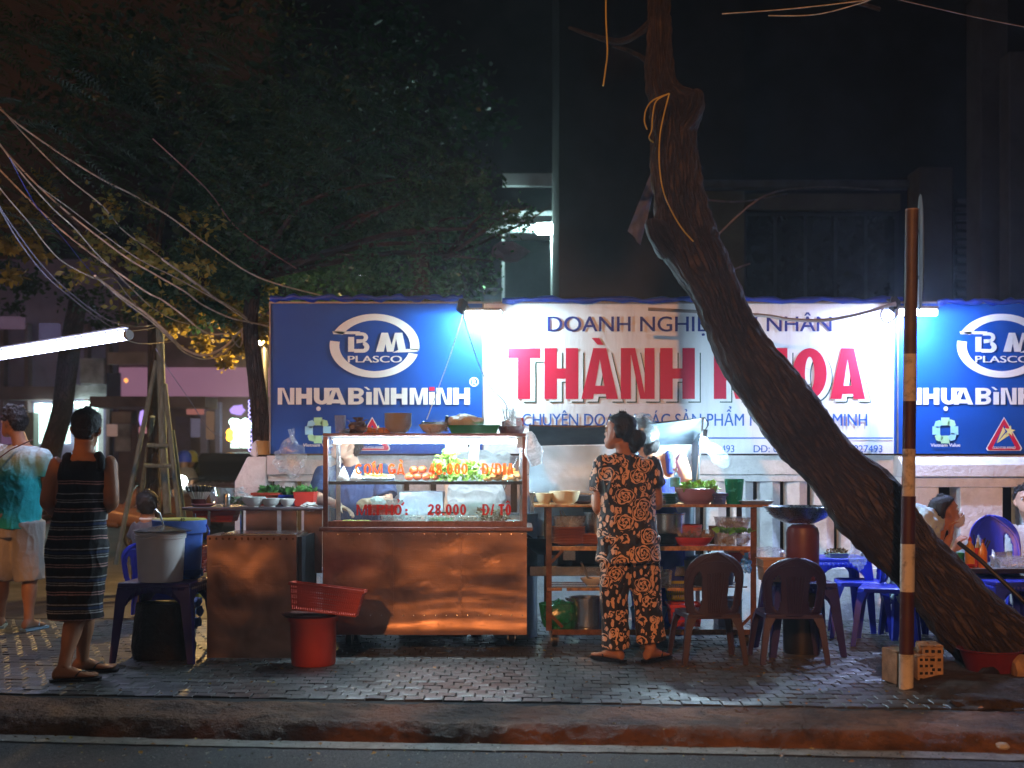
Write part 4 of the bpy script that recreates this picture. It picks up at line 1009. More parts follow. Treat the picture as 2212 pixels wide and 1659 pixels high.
# on top of the case
TZc = CT + .001; D8 = 8.62
def mug(x, y, z, r, h, mat, label):
    t = thing('glass_mug', label, 'mug', (x, y, z))
    mb = MB(); mb.lathe([(0, 0), (r * .78, 0), (r * .80, .01), (r * .86, h * .4), (r, h), (r - .004, h), (r * .8, h * .3), (r * .72, .016), (0, .016)], (x, y, z), 20); mb.build('vessel', mat, t)
    mb = MB(); mb.tube(catm([(x + r * .8, y, z + h * .25), (x + r * 1.5, y, z + h * .3), (x + r * 1.5, y, z + h * .65), (x + r * .95, y, z + h * .75)], 4), .005, n=8); mb.build('handle', mat, t); return t
mug(wx(735, D8), D8, TZc, .042, .125, CLEARG, 'tall empty glass mug at the left end of the case roof')
def bag(c, r, mat, label, seed=0, knot=True, amp=.28, name='plastic_bag', fill=None, cat='bag'):
    c = V(c); mb = MB(); mb.blob(c + V((0, 0, r[2])), r, amp, 2.2, seed, 3)
    if knot:
        top_ = c + V((r[0] * .2, 0, r[2] * 1.75)); rr = random.Random(seed)
        for k in range(5):
            e = top_ + V((rr.uniform(-1, 1) * r[0] * .8, rr.uniform(-.5, .5) * r[1], r[2] * rr.uniform(.5, 1.0))); mb.add([top_ - V((.01, 0, 0)), top_ + V((.01, .006, 0)), e + V((.014, 0, .004)), e - V((.012, .005, 0))], [(0, 1, 2, 3)])
    o = solo(mb, name, mat, label, cat, ang=50, recalc=False); return o
bag(at(773, D8, TZc), (.062, .05, .042), M('bag_of_spice', (.10, .065, .05), rough=.35, var=.6, scale=25, bump=.6, bscale=40), 'tied bag of dark spice next to the glass mug on the case', 2)
mb = MB()
for k in range(7): mb.blob(at(800 + k * 6, D8 + .02 * (k % 2), TZc + .018), (.026, .028, .024), .3, 3, k, 2)
solo(mb, 'fried_pastry', CHICK, 'pile of fried brown food on the case between spice bag and bowl stack', 'food')
for k in range(7):
    last = k == 0
    bowl(wx(860, D8), D8, TZc + k * .0125, .093, .062, GREYP,
         ORD[k] + ' bowl from the bottom of the grey stack on the case roof', group='nested grey bowls on the case roof', foot=.5)
bowl(wx(936, D8), D8, TZc, .10, .062, PORC, 'single pale bowl with utensils right of the grey bowl stack', foot=.45)
mb = MB(); mb.tube([at(916, D8 - .04, TZc + .07), at(968, D8 - .02, TZc + .072)], [.010, .009], n=10); mb.blob(at(914, D8 - .04, TZc + .07), .014, 0, 1, 1, 1)
solo(mb, 'ladle', CHROME, 'steel ladle lying across the pale bowl on the case', 'ladle')
bag(at(948, D8 - .06, TZc), (.07, .05, .034), BAGM, 'thin clear bag slumped against the pale bowl on the case', 5)
tray(wx(970, D8), wx(1078, D8), D8 - .12, D8 + .12, TZc, .052, GREENP, 'green plastic tray on the case roof with a white bag in it')
bag(at(1002, D8, TZc + .02), (.125, .09, .055), BAGW, 'puffy white plastic bag lying in the green tray', 8, knot=False, amp=.2)
mb = MB(); mb.tube([at(962, D8, TZc + .02), at(966, D8 - .02, TZc + .12)], .012, n=8); solo(mb, 'knife_handle', BLACKM, 'black knife handle leaning between pale bowl and green tray', 'knife')
pot = thing('cutlery_pot', 'dark red plastic pot full of forks at the right end of the case roof', 'pot', at(1105, D8, TZc))
mb = MB(); mb.lathe([(0, 0), (.075, 0), (.092, .05), (.088, .05), (.07, .006), (0, .006)], at(1105, D8, TZc), 20); mb.build('vessel', MAROON, pot)
mb = MB(); mb.box(wx(1115, D8), wx(1131, D8), D8 + .02, D8 + .08, TZc + .05, TZc + .11); mb.build('red_box', REDP, pot)
rr = random.Random(3)
for k in range(12):
    a_ = V(at(1092 + rr.uniform(-6, 14), D8 + rr.uniform(-.03, .03), TZc + .03)); b_ = a_ + V((rr.uniform(-.04, .05), 0, rr.uniform(.09, .13))); mb = MB(); mb.tube([a_, b_], .0022, n=5)
    for s_ in (-1, 0, 1): mb.tube([b_ + V((s_ * .003, 0, 0)), b_ + V((s_ * .004, 0, .022))], .001, n=4)
    mb.build('fork', BLACKM, pot)
bag(at(1108, D8 - .08, TZc + .012), (.062, .04, .05), BAGM, 'crinkled clear bag in front of the fork pot', 11)
mb = MB(); mb.blob(at(1095, D8 - .05, TZc + .05), (.035, .03, .05), .25, 3, 2); solo(mb, 'spice_bag', M('brown_pouch', (.12, .05, .04), rough=.3, var=.5, bump=.6), 'small brown pouch tucked beside the fork pot', 'pouch')
# bag hanging from the right corner of the case
mb = MB(); rings = []
for k in range(9):
    t_ = k / 8; c_ = V((X1 + .015 + .05 * t_, CD - .02, CT + .01 - .22 * t_)); w_ = .012 + .045 * math.sin(t_ * 2.6); rings.append(el(c_, V((1, 0, .3)).normalized(), V((0, 1, 0)), w_, w_ * .35, 12))
mb.loft(rings)
for i, q in enumerate(mb.v): q.x += .006 * math.sin(i * 1.7)
solo(mb, 'hanging_bag', film_mat('white_bag_film', (.85, .88, .9), .55, .3), 'limp white plastic bag hanging from the right corner of the glass case', 'bag', ang=60)
# string from lamp bracket to case
STRW = M('white_string', (.75, .75, .72), rough=.7)
def cord(pts, r, mat, label, name='cord', cat='cord', group=None, n=6, sm=5):
    pts = catm(pts, sm); mb = MB(); mb.tube(pts, r, n=n); return solo(mb, name, mat, label, cat, group)
cord([P(999, 682, 9.6), P(975, 760, 9.3), P(950, 830, 9.0), P(922, 906, 8.7)], .0035, STRW, 'white cord running from the lamp bracket down to the pale bowl')
cord([P(1001, 682, 9.6), P(1018, 740, 9.4), P(1040, 800, 9.2), P(1062, 840, 9.0), P(1088, 866, 8.8), P(1098, 888, 8.66)], .004, M('twisted_cord', (.25, .27, .28), rough=.6, var=.9, scale=120), 'twisted dark and white cord sagging from the lamp bracket to the fork pot')

# inside the case: upper shelf
SZ = shz + .011; D7 = 8.6
for k, xx in enumerate((742, 770)):
    mb = MB(); c_ = V(at(xx, D7 - .05, SZ)); mb.add([c_ + V((-.05, -.02, 0)), c_ + V((.05, -.02, 0)), c_ + V((.04, .05, 0)), c_ + V((-.04, .05, 0)), c_ + V((.0, .01, .10))], [(0, 1, 4), (1, 2, 4), (2, 3, 4), (3, 0, 4), (3, 2, 1, 0)])
    solo(mb, 'folded_napkin', PORC, ('folded white napkin cone at the left end of the upper case shelf', 'folded white napkin cone beside the noodles on the upper case shelf')[k], 'napkin', ang=0)
def plate(x, y, z, r, mat, label, group=None, h=.018):
    mb = MB(); mb.lathe([(0, 0), (r * .55, 0), (r * .95, h * .75), (r, h), (r * .97, h + .002), (r * .55, .005), (0, .004)], (0, 0, 0), 30); o = mb.build('plate', mat); o.location = (x, y, z); return tag(o, label, 'plate', group)
plate(wx(815, D7), D7, SZ, .12, PORC, 'white plate under the yellow noodles in the glass case')
mb = MB()
for k in range(60):
    rr = random.Random(k); c_ = V(at(815, D7, SZ + .02)); a_ = rr.uniform(0, 6.3); q = c_ + V((math.cos(a_) * rr.uniform(0, .09), math.sin(a_) * rr.uniform(0, .07), rr.uniform(0, .02))); mb.tube(catm([q, q + V((rr.uniform(-.05, .05), .02, .008)), q + V((rr.uniform(-.06, .06), rr.uniform(-.04, .04), 0))], 3), .0028, n=4)
solo(mb, 'noodles', NOOD, 'heap of yellow noodles on a plate in the glass case', 'noodles')
for k, (xx, zz, yy) in enumerate(((884, 0, 0), (902, 0, .03), (921, 0, -.01), (940, 0, .02), (894, .045, .03), (912, .048, .02))):
    mb = MB(); mb.blob(at(xx, D7 + yy, SZ + .027 + zz), (.032, .031, .027), .04, 2, k, 2)
    solo(mb, 'tomato', TOM, ('leftmost tomato in the glass case', 'second tomato from the left in the bottom row of the case', 'third tomato from the left in the bottom row of the case', 'rightmost tomato beside the lettuce', 'upper left tomato of the small pile', 'upper right tomato of the small pile')[k], 'tomato', 'tomatoes in the glass case')
mb = MB(); leaves(mb, V(at(985, D7, SZ)), (.15, .08, .11), 130, .05, 4); leaves(mb, V(at(962, D7, SZ + .05)), (.07, .06, .13), 90, .05, 5); leaves(mb, V(at(1018, D7, SZ)), (.14, .08, .04), 60, .04, 6)
solo(mb, 'lettuce', LEAFG, 'heap of bright green lettuce on the upper shelf of the case', 'lettuce', ang=0, recalc=False)
mb = MB()
for k in range(9): mb.blob(at(1062 + (k % 5) * 12, D7 + .03 * (k % 3), SZ + .026 + .035 * (k // 5)), (.045, .04, .03), .35, 3, k + 5, 2)
solo(mb, 'fried_chicken', CHICK, 'golden fried chicken pieces at the right end of the upper case shelf', 'chicken')
for k, (xa, xb, y1) in enumerate(((961, 984, 1018), (1014, 1034, 1014), (976, 1008, 975))):
    mb = MB(); mb.box(wx(xa, 8.82), wx(xb, 8.82), 8.815, 8.822, wz(y1, 8.82), wz(958, 8.82)); mb.v = [q + V((.01 * math.sin(q.z * 20), .01 * math.sin(q.x * 30), 0)) for q in mb.v]
    solo(mb, 'hanging_paper', PORC, ('left white paper strip hanging at the back of the case', 'right white paper strip hanging at the back of the case', 'short wide paper hanging between the two long strips')[k], 'paper strip')
# bottom of the case
BZ = CB + .007
tray(wx(720, D7), wx(820, D7), D7 - .14, D7 + .1, BZ, .020, REDP, 'flat red tray with yellow noodles at the left of the case floor')
mb = MB()
for k in range(6): mb.blob(at(748 + k * 9, D7 - .02, BZ + .024), (.03, .04, .010), .3, 3, k, 2)
solo(mb, 'noodle_portion', NOOD, 'thin layer of noodles lying in the flat red tray', 'noodles')
tray(wx(826, D7), wx(876, D7), D7 - .1, D7 + .1, BZ, .065, CLEARP, 'clear tub with pink meat under the red strainer', 'tub', 'tub')
mb = MB(); mb.blob(at(850, D7, BZ + .025), (.06, .07, .02), .3, 4, 3); solo(mb, 'pink_meat', M('pink_meat', (.42, .16, .13), rough=.4, var=.4, scale=30), 'pink sliced meat inside the clear tub', 'meat')
basket(wx(800, D7), wx(858, D7), D7 - .09, D7 + .09, BZ + .072, .055, REDP, 'small red strainer basket resting on the clear tub in the case', nx=16, nh=3)
tray(wx(836, D7 + .1), wx(870, D7 + .1), D7 + .04, D7 + .13, BZ + .13, .03, CLEARP, 'shallow clear lid on top of the red strainer', 'lid', 'lid')
for k, (a_, b_, mt, lb) in enumerate(((878, 924, None, 'clear tub of white radish next to the meat tub'), (928, 984, HERB, 'clear tub of dark chopped herbs in the middle of the case floor'), (988, 1038, FOODB, 'clear tub of pale brown food right of the herbs'))):
    tray(wx(a_, D7), wx(b_, D7), D7 - .09, D7 + .09, BZ, .055, CLEARP, lb, 'tub', 'tub')
    if mt:
        mb = MB(); [mb.blob(at(a_ + 8 + q * 9, D7 + .02 * (q % 2) - .02, BZ + .028), (.028, .06, .022), .3, 4, q, 2) for q in range(5)]
        solo(mb, 'tub_filling', mt, ('chopped dark herbs filling the middle tub', 'pale brown filling of the right tub')[k - 1], 'food')
mb = MB(); mb.box(wx(922, D7), wx(990, D7), D7 + .10, D7 + .13, BZ + .070, BZ + .082); solo(mb, 'cleaver', M('dark_blade', (.05, .04, .04), rough=.4, metal=.4), 'dark long blade lying behind the tub of herbs', 'knife')
mb = MB(); leaves(mb, V(at(1066, D7, BZ)), (.10, .08, .09), 170, .030, 9); solo(mb, 'mushroom_heap', M('brown_mushroom', (.26, .19, .13), rough=.7, var=.5, scale=40), 'heap of frilly brown mushrooms at the right of the case floor', 'mushrooms', ang=0, recalc=False)
bag(at(1108, D7 - .05, BZ), (.06, .05, .018), BAGM, 'flat clear bag in the right corner of the case floor', 14, knot=False)

# on the prep table
def g_table(x, dd=8.8): return at(x, dd, TZ + .001)
ch = thing('chopstick_holder', 'black holder fanned full of white wrapped chopsticks on the prep table', 'chopstick holder', g_table(430))
mb = MB(); mb.lathe([(0, 0), (.045, 0), (.055, .05), (.05, .05), (.04, .006), (0, .006)], g_table(430), 18); mb.build('vessel', M('dark_red_lacquer', (.10, .02, .02), rough=.4), ch)
for k in range(16):
    rr = random.Random(k + 40); u = (k / 15 - .5); a_ = V(g_table(430)) + V((u * .05, rr.uniform(-.02, .02), .015)); b_ = a_ + V((u * .10 + rr.uniform(-.005, .005), rr.uniform(-.01, .01), .085)); mb = MB(); mb.tube([a_, b_], .0062, n=6); st = mb.build('chopstick', PORC, ch)
    mb = MB(); mb.tube([b_, b_ + (b_ - a_).normalized() * .038 + V((0, 0, rr.uniform(-.006, .008)))], .008, n=6); mb.build('tip', BLACKM, st)
plate(wx(440, 8.74), 8.74, TZ + .001, .085, M('pink_plate', (.5, .2, .22), rough=.4), 'pinkish plate in front of the chopstick holder')
bowl(wx(478, 8.82), 8.82, TZ + .001, .088, .125, CLEARG, 'deep glass bowl on the prep table behind the steel shaker', foot=.5, th=.004, curve=.4)
mb = MB(); mb.lathe([(0, 0), (.026, 0), (.026, .075), (.022, .088), (.0, .09)], (0, 0, 0), 20); o = mb.build('shaker', CHROME); o.location = g_table(490, 8.68); tag(o, 'shiny steel shaker at the front edge of the prep table', 'shaker')
bag(g_table(516, 8.76), (.075, .06, .05), BAGM, 'clear bag of herbs standing on the prep table', 21)
greens(V(g_table(516, 8.76)) + V((0, 0, .01)), (.045, .035, .05), 60, .03, HERB, 'green herbs inside the clear bag on the prep table', seed=31)
for k, (xx, r_, h_) in enumerate(((548, .083, .066), (583, .073, .056), (618, .056, .052))):
    bowl(wx(xx, 8.72), 8.72 + .02 * k, TZ + .001, r_, h_, PORC, ('largest of the three white bowls on the prep table', 'middle white bowl of the three on the prep table', 'smallest white bowl, rightmost on the prep table')[k], group='white bowls on the prep table', foot=.5)
basket(wx(548, 9.0), wx(602, 9.0), 8.96, 9.16, TZ + .001, .085, REDB, 'red basket of herbs behind the white bowls', nx=16, nh=3)
greens(V(at(582, 9.06, TZ + .05)), (.07, .07, .07), 120, .05, HERB, 'green herbs heaped in the red basket behind the bowls', seed=41)
basket(wx(608, 9.0), wx(646, 9.0), 8.95, 9.12, TZ + .001, .07, BLUEP, 'blue basket of herbs in the middle of the prep table', nx=14, nh=3)
greens(V(at(627, 9.04, TZ + .05)), (.05, .06, .06), 90, .045, HERB, 'pale herbs heaped in the blue basket', seed=42)
tray(wx(636, 8.85), wx(680, 8.85), 8.8, 8.98, TZ + .001, .095, REDP, 'red plastic tub with leaves at the right of the prep table', 'tub', 'tub')
greens(V(at(660, 8.9, TZ + .08)), (.06, .06, .035), 70, .045, HERB, 'leafy herbs on the red tub', seed=43)
mb = MB(); mb.blob(g_table(668, 8.7), (.055, .04, .028), .35, 3, 9, 3); solo(mb, 'crumpled_cloth', PORC, 'crumpled white cloth at the right edge of the prep table', 'cloth')
basket(wx(425, 8.78), wx(508, 8.78), 8.74, 8.95, TZ - .10, .070, REDB, 'coral basket hanging under the left end of the prep table', nx=26, nh=2)
for k in range(2):
    basket(wx(405, 8.7), wx(440, 8.7), 8.66, 8.86, .50 + .095 * k, .085, REDB, ('upper red crate', 'lower red crate')[1 - k] + ' stacked left of the steel cabinet', 'crate', nx=14, nh=4, group='red crates left of the cabinet')

# ---------------------------------------------------------------- iron rack cart on the right
RD = 8.6
RX0, RX1 = wx(1180, RD), wx(1634, RD)
rack = thing('rack_cart', 'rusty angle iron shelf cart full of plates and pots right of the glass case', 'shelf cart', ((RX0 + RX1) / 2, RD + .3, 0))
WOODE = M('worn_orange_edge', (.42, .20, .06), rough=.6, var=.6, scale=30, bump=.7, bscale=60, dirt=.6, dscale=18)
zT, z2, z3, z1 = wz(1090, RD), wz(1182, RD), wz(1270, RD), wz(1362, RD)
for (x, y) in ((RX0 + .018, RD + .01), (RX1 - .018, RD + .01), (RX0 + .018, RD + .55), (RX1 - .018, RD + .55)):
    mb = MB(); mb.box(x - .019, x + .019, y, y + .006, .12, zT - .02); mb.box(x - .019 if x < .6 else x + .013, x - .013 if x < .6 else x + .019, y + .007, y + .034, .12, zT - .02); mb.build('post', RUST, rack)
mb = MB(); mb.box(wx(1153, RD), wx(1660, RD), RD - .02, RD + .60, zT - .018, zT); mb.build('rack_top', WOODE, rack, bevel=.004)
for zz, hh, nm, mt in ((z2, .024, 'shelf', CHROME), (z1, .030, 'shelf', CHROME)):
    mb = MB(); mb.box(RX0 + .04, RX1 - .04, RD + .02, RD + .56, zz - .004, zz); mb.build(nm, mt, rack)
    mb = MB(); mb.box(RX0 + .04, RX1 - .04, RD - .004, RD + .008, zz - hh, zz + .006); mb.build('shelf_rail', WOODE if zz == z2 else RUST, rack, bevel=.002)
for (a_, b_) in ((1182, 1214), (1224, 1298), (1440, 1560)):
    mb = MB(); mb.box(wx(a_, RD), wx(b_, RD), RD - .004, RD + .008, z3 - .02, z3); mb.build('rail', WOODE, rack, bevel=.002)
for yy in (.12, .28, .44):
    mb = MB(); mb.box(RX0 + .04, RX1 - .04, RD + yy, RD + yy + .02, z3 - .012, z3 - .002); mb.build('rail', CHROME, rack)
for sx, zz in ((1, z2), (-1, z2), (1, z1), (-1, z1)):
    xx = RX0 + .035 if sx > 0 else RX1 - .035; u = -1 if zz == z2 else 1
    mb = MB(); mb.bar((xx, RD - .006, zz + u * .10), (xx + sx * .075, RD - .006, zz + u * .022), .006, .02); mb.build('gusset', RUST, rack)
for cx_, cy_ in ((RX0 + .06, RD + .1), (RX1 - .06, RD + .1), (RX0 + .06, RD + .5), (RX1 - .06, RD + .5)): caster(rack, cx_, cy_, .048)
RZ = zT + .001
tray(wx(1600, RD), wx(1668, RD), RD - .04, RD + .2, RZ, .020, M('grey_tray', (.3, .32, .36), rough=.35, metal=.3), 'shallow grey metal tray overhanging the right end of the rack')
bowl(wx(1176, RD), RD + .04, RZ, .062, .075, CREAM, 'small cream bowl at the left end of the rack top', foot=.55)
bowl(wx(1221, RD), RD + .08, RZ, .105, .088, CREAM, 'large cream bowl at the left end of the rack top', foot=.62, curve=.45)
plate(wx(1262, RD), RD + .12, RZ, .07, M('dark_plate', (.05, .03, .04), rough=.4), 'dark plate by the woman\'s hand on the rack top')
bt = thing('water_bottle', 'clear water bottle with blue label standing on green plates', 'bottle', at(1458, RD + .1, RZ + .075))
mb = MB(); c_ = at(1458, RD + .1, RZ + .075); mb.lathe([(0, 0), (.033, .002), (.035, .03), (.030, .05), (.035, .07), (.035, .105), (.016, .135), (.014, .15), (0, .15)], c_, 20); mb.build('bottle_body', CLEARG, bt)
mb = MB(); mb.lathe([(.0358, .04), (.0362, .05), (.0362, .10), (.0358, .105)], c_, 20); mb.build('label_band', M('label_blue', (.15, .45, .6), rough=.3, var=.5, scale=30), bt)
mb = MB(); mb.lathe([(0, .15), (.017, .15), (.017, .168), (0, .169)], c_, 16); mb.build('cap', PORC, bt)
for k in range(6): plate(wx(1452, RD), RD + .1, RZ + .012 * k, .055, M('dark_green_plate', (.02, .10, .05), rough=.4), ORD[k] + ' dark green plate from the bottom of the stack under the water bottle', 'green plates under the bottle', h=.012)
for k, (xx, mt, lb) in enumerate(((1420, M('pepper', (.05, .03, .02), rough=.6), 'spice jar with dark pepper on the rack top'), (1434, M('chili', (.3, .06, .02), rough=.6), 'small jar of red chili beside the pepper jar'))):
    j = thing('spice_jar', lb, 'jar', at(xx, RD, RZ)); mb = MB(); mb.lathe([(0, 0), (.026 - .01 * k, 0), (.026 - .01 * k, .07 - .03 * k), (0, .07 - .03 * k)], at(xx, RD, RZ), 16); mb.build('vessel', CLEARG, j)
    mb = MB(); mb.lathe([(0, .003), (.022 - .01 * k, .003), (.022 - .01 * k, .045 - .02 * k), (0, .045 - .02 * k)], at(xx, RD, RZ), 14); mb.build('spice', mt, j)
PURB = M('mauve_basin', (.26, .12, .14), rough=.35, var=.1)
bowl(wx(1509, RD), RD + .1, RZ, .142, .105, PURB, 'wide mauve basin heaped with lettuce on the rack top', 'basin', 'basin', foot=.62, curve=.4)
mb = MB(); leaves(mb, V(at(1509, RD + .1, RZ + .085)), (.12, .1, .05), 240, .04, 12); solo(mb, 'lettuce', LEAFG, 'frilly lettuce heaped in the mauve basin', 'lettuce', ang=0, recalc=False)
basket(wx(1542, RD), wx(1570, RD), RD + .02, RD + .16, RZ, .07, M('dark_blue_plastic', (.03, .04, .16), rough=.4), 'little dark blue basket between basin and green cup', nx=10, nh=3)
mb = MB(); r1, r2, hh = .052, .066, .17; out = []
for (r_, z_) in ((0, 0), (r1, 0), (r2, hh), (r2 - .003, hh), (r1 - .003, .006), (0, .006)): out.append((r_, z_))
mb.lathe(out, (0, 0, 0), 36)
for i, q in enumerate(mb.v):
    if i % 2: q.x *= .955; q.y *= .955
o = mb.build('ribbed_cup', M('green_cup', (.0, .33, .17), rough=.25, var=.1, trans=.35), ang=10); o.location = at(1586, RD + .08, RZ); tag(o, 'tall ribbed green plastic cup on the rack top', 'cup')
# second shelf
S2 = z2 + .007
for k in range(11): plate(wx(1230, RD), RD + .16, S2 + .0105 * k, .118, ORANGEP, ORD[k] + ' orange plate from the bottom of the tall stack under the clear tub', 'tall stack of orange plates')
o = bowl(wx(1232, RD), RD + .16, S2 + .118, .115, .078, CLEARP, 'round clear tub with tongs on the tall orange plate stack', 'tub', 'tub', foot=.85)
tg = thing('tongs', 'steel tongs standing in the clear tub on the plates', 'tongs', at(1222, RD + .1, S2 + .12))
for s_ in (0, 1):
    mb = MB(); mb.bar(at(1210 + s_ * 4, RD + .1, S2 + .235), at(1216 + s_ * 18, RD + .12, S2 + .14), .012, .003); mb.build('arm', CHROME, tg)
for k in range(6): plate(wx(1284, RD), RD + .18, S2 + .0105 * k, .105, ORANGEP, ORD[k] + ' orange plate from the bottom of the short stack beside the floral woman', 'short stack of orange plates')
pt_ = thing('stock_pot', 'grey pot with black lid behind the floral woman on the rack', 'pot', at(1290, RD + .35, S2 + .065))
mb = MB(); mb.lathe([(0, 0), (.10, 0), (.10, .15), (0, .15)], at(1292, RD + .36, S2 + .066), 24); mb.build('vessel', CHROME, pt_)
mb = MB(); mb.lathe([(0, .151), (.107, .151), (.107, .175), (.03, .19), (0, .19)], at(1292, RD + .36, S2 + .066), 24); mb.build('lid', BLACKM, pt_)
p2 = thing('stock_pot', 'dented steel pot with dark rim right of the floral woman', 'pot', at(1447, RD + .3, S2))
mb = MB(); mb.lathe([(0, .004), (.12, .004), (.125, .20), (.132, .205), (.132, .21), (.12, .21), (.115, .01), (0, .01)], at(1440, RD + .32, S2), 26); mb.build('vessel', CHROME, p2)
for k in range(7): plate(wx(1446, RD), RD + .12, S2 + .0095 * k, .075, BLACKM, ORD[k] + ' black plate from the bottom of the stack right of the floral woman', 'stack of black plates')
bowl(wx(1502, RD), RD + .12, S2, .14, .055, REDP, 'shallow red bowl under a clear bag on the second shelf', foot=.7)
bag(at(1498, RD + .12, S2 + .03), (.13, .09, .045), BAGM, 'crumpled clear bag lying over the shallow red bowl', 33, knot=False, amp=.35)
mb = MB(); leaves(mb, V(at(1500, RD + .12, S2 + .04)), (.10, .06, .03), 60, .04, 17); solo(mb, 'pickles', FOODB, 'dark pickled food under the clear bag in the red bowl', 'food', ang=0, recalc=False)
bowl(wx(1500, RD), RD + .38, S2 + .001, .11, .125, REDB, 'tall coral colander behind the shallow red bowl', 'colander', 'colander', foot=.7)
mb = MB(); mb.lathe([(0, 0), (.042, 0), (.042, .10), (.047, .10), (.047, .125), (.0, .125)], (0, 0, 0), 20); o = mb.build('jar', M('dark_jar', (.10, .08, .03), rough=.25)); o.location = at(1545, RD + .25, S2); tag(o, 'dark lidded jar behind the red bowl', 'jar')
tray(wx(1550, RD), wx(1592, RD), RD + .02, RD + .2, S2, .095, CLEARP, 'clear tub of brown sauce at the right of the second shelf', 'tub', 'tub')
mb = MB(); mb.blob(at(1571, RD + .11, S2 + .03), (.05, .06, .025), .2, 3, 3); solo(mb, 'brown_sauce', FOODB, 'brown sauce filling the clear tub on the second shelf', 'food')
bowl(wx(1610, RD), RD + .1, S2, .055, .075, CLEARP, 'small clear tub of nuts at the right end of the second shelf', 'tub', 'tub', foot=.6)
mb = MB(); [mb.blob(at(1606 + q * 3, RD + .1, S2 + .02 + .008 * q), (.02, .03, .015), .3, 4, q, 1) for q in range(4)]; solo(mb, 'nuts', FOODB, 'brown nuts inside the small clear tub', 'nuts')
tray(wx(1552, RD + .1), wx(1620, RD + .1), RD + .08, RD + .3, S2 + .112, .07, CLEARP, 'large clear box of purple onions resting on the tubs', 'storage_box', 'box')
mb = MB(); mb.blob(at(1586, RD + .2, S2 + .14), (.08, .08, .02), .3, 4, 8); solo(mb, 'sliced_onion', M('purple_onion', (.22, .15, .28), rough=.6, var=.5, scale=40), 'purple sliced onions in the large clear box', 'onions')
mb = MB(); leaves(mb, V(at(1590, RD + .02, S2 + .098)), (.11, .02, .012), 90, .05, 19, .1); solo(mb, 'spring_onions', M('spring_onion_green', (.12, .42, .04), rough=.5, var=.4), 'bright spring onions lying below the large clear box', 'onions', ang=0, recalc=False)
# third level and floor level
bowl(wx(1283, RD), RD + .15, z3 + .001, .085, .052, PORC, 'white bowl on the thin rails left of the floral woman', foot=.45)
tray(wx(1424, RD), wx(1456, RD), RD + .1, RD + .24, z3 + .001, .10, CLEARP, 'translucent tub on the rails right of the floral woman', 'tub', 'tub')
lp = thing('big_pot', 'big dark pot with domed steel lid behind the maroon chair', 'pot', at(1532, RD + .25, z3))
mb = MB(); mb.lathe([(0, 0), (.165, 0), (.175, .17), (.0, .17)], at(1532, RD + .25, z3 + .001), 30); mb.build('vessel', M('sooty_pot', (.03, .03, .03), rough=.4, metal=.5), lp)
mb = MB(); mb.lathe([(0, .171), (.18, .171), (.16, .19), (.06, .205), (0, .207)], at(1532, RD + .25, z3 + .001), 30); mb.build('lid', CHROME, lp)
mb = MB(); mb.lathe([(0, .207), (.012, .207), (.014, .235), (.026, .243), (.026, .25), (0, .252)], at(1532, RD + .25, z3 + .001), 16); mb.build('knob', BLACKM, lp)
basket(wx(1575, RD + .3), wx(1622, RD + .3), RD + .3, RD + .45, z3 + .14, .08, REDP, 'red basket with orange cloth behind the big pot', nx=14, nh=3)
mb = MB(); mb.box(wx(1573, RD + .28), wx(1620, RD + .28), RD + .27, RD + .28, z2 - .055, z2 - .012); solo(mb, 'orange_cloth', M('orange_cloth', (.62, .22, .09), rough=.8), 'orange checked cloth hanging below the second shelf', 'cloth')
bag(at(1611, RD - .03, z2 - .17), (.038, .03, .05), film_mat('blue_bag_film', (.05, .35, .75), .8, .2), 'small knotted blue plastic bag hanging on the right post of the rack', 44)
S1 = z1 + .001
bowl(wx(1207, RD), RD + .2, S1, .13, .16, GREENP, 'green basin wrapped in green plastic on the bottom shelf', 'basin', 'basin', foot=.75)
bag(at(1204, RD + .10, S1 + .02), (.10, .07, .085), film_mat('green_bag_film', (.03, .42, .22), .85, .2), 'green plastic bag bulging over the rim of the green basin', 51, knot=False)
al = thing('aluminium_pot', 'large aluminium pot with side handle on the bottom shelf', 'pot', at(1268, RD + .15, S1))
mb = MB(); mb.lathe([(0, 0), (.112, 0), (.118, .20), (.126, .202), (.126, .208), (.114, .206), (.108, .01), (0, .01)], at(1268, RD + .16, S1), 32); mb.build('vessel', CHROME, al)
mb = MB(); mb.tube(catm([at(1234, RD + .10, S1 + .195), at(1222, RD + .06, S1 + .21), at(1228, RD - .0, S1 + .20), at(1240, RD + .06, S1 + .19)], 4), .005, n=8); mb.build('handle', CHROME, al)
bowl(wx(1408, RD), RD + .2, S1, .13, .13, BLUEC, 'bright blue perforated bowl on the bottom shelf behind the woman\'s legs', 'colander', 'colander', foot=.6)
basket(wx(1452, RD), wx(1520, RD), RD + .05, RD + .3, S1 + .02, .14, REDP, 'red basket on the bottom shelf left of the maroon chair', nx=20, nh=4)
basket(wx(1440, RD + .3), wx(1500, RD + .3), RD + .3, RD + .5, S1 + .17, .13, M('olive_plastic', (.30, .32, .05), rough=.5), 'olive yellow crate at the back of the rack', 'crate', nx=14, nh=3)
tray(wx(1560, RD), wx(1615, RD), RD + .2, RD + .45, S1, .18, M('slate_plastic', (.16, .2, .27), rough=.4), 'slate grey box on the bottom shelf behind the maroon chair', 'storage_box', 'box')
mb = MB(); mb.tube([at(1255, RD + .3, z3 + .15), at(1270, RD + .2, z3 + .05), at(1302, RD + .1, S1 + .3)], .008, n=8); solo(mb, 'gas_hose', M('grey_hose', (.2, .22, .25), rough=.4), 'grey hose looping down from the stove behind the rack', 'hose')

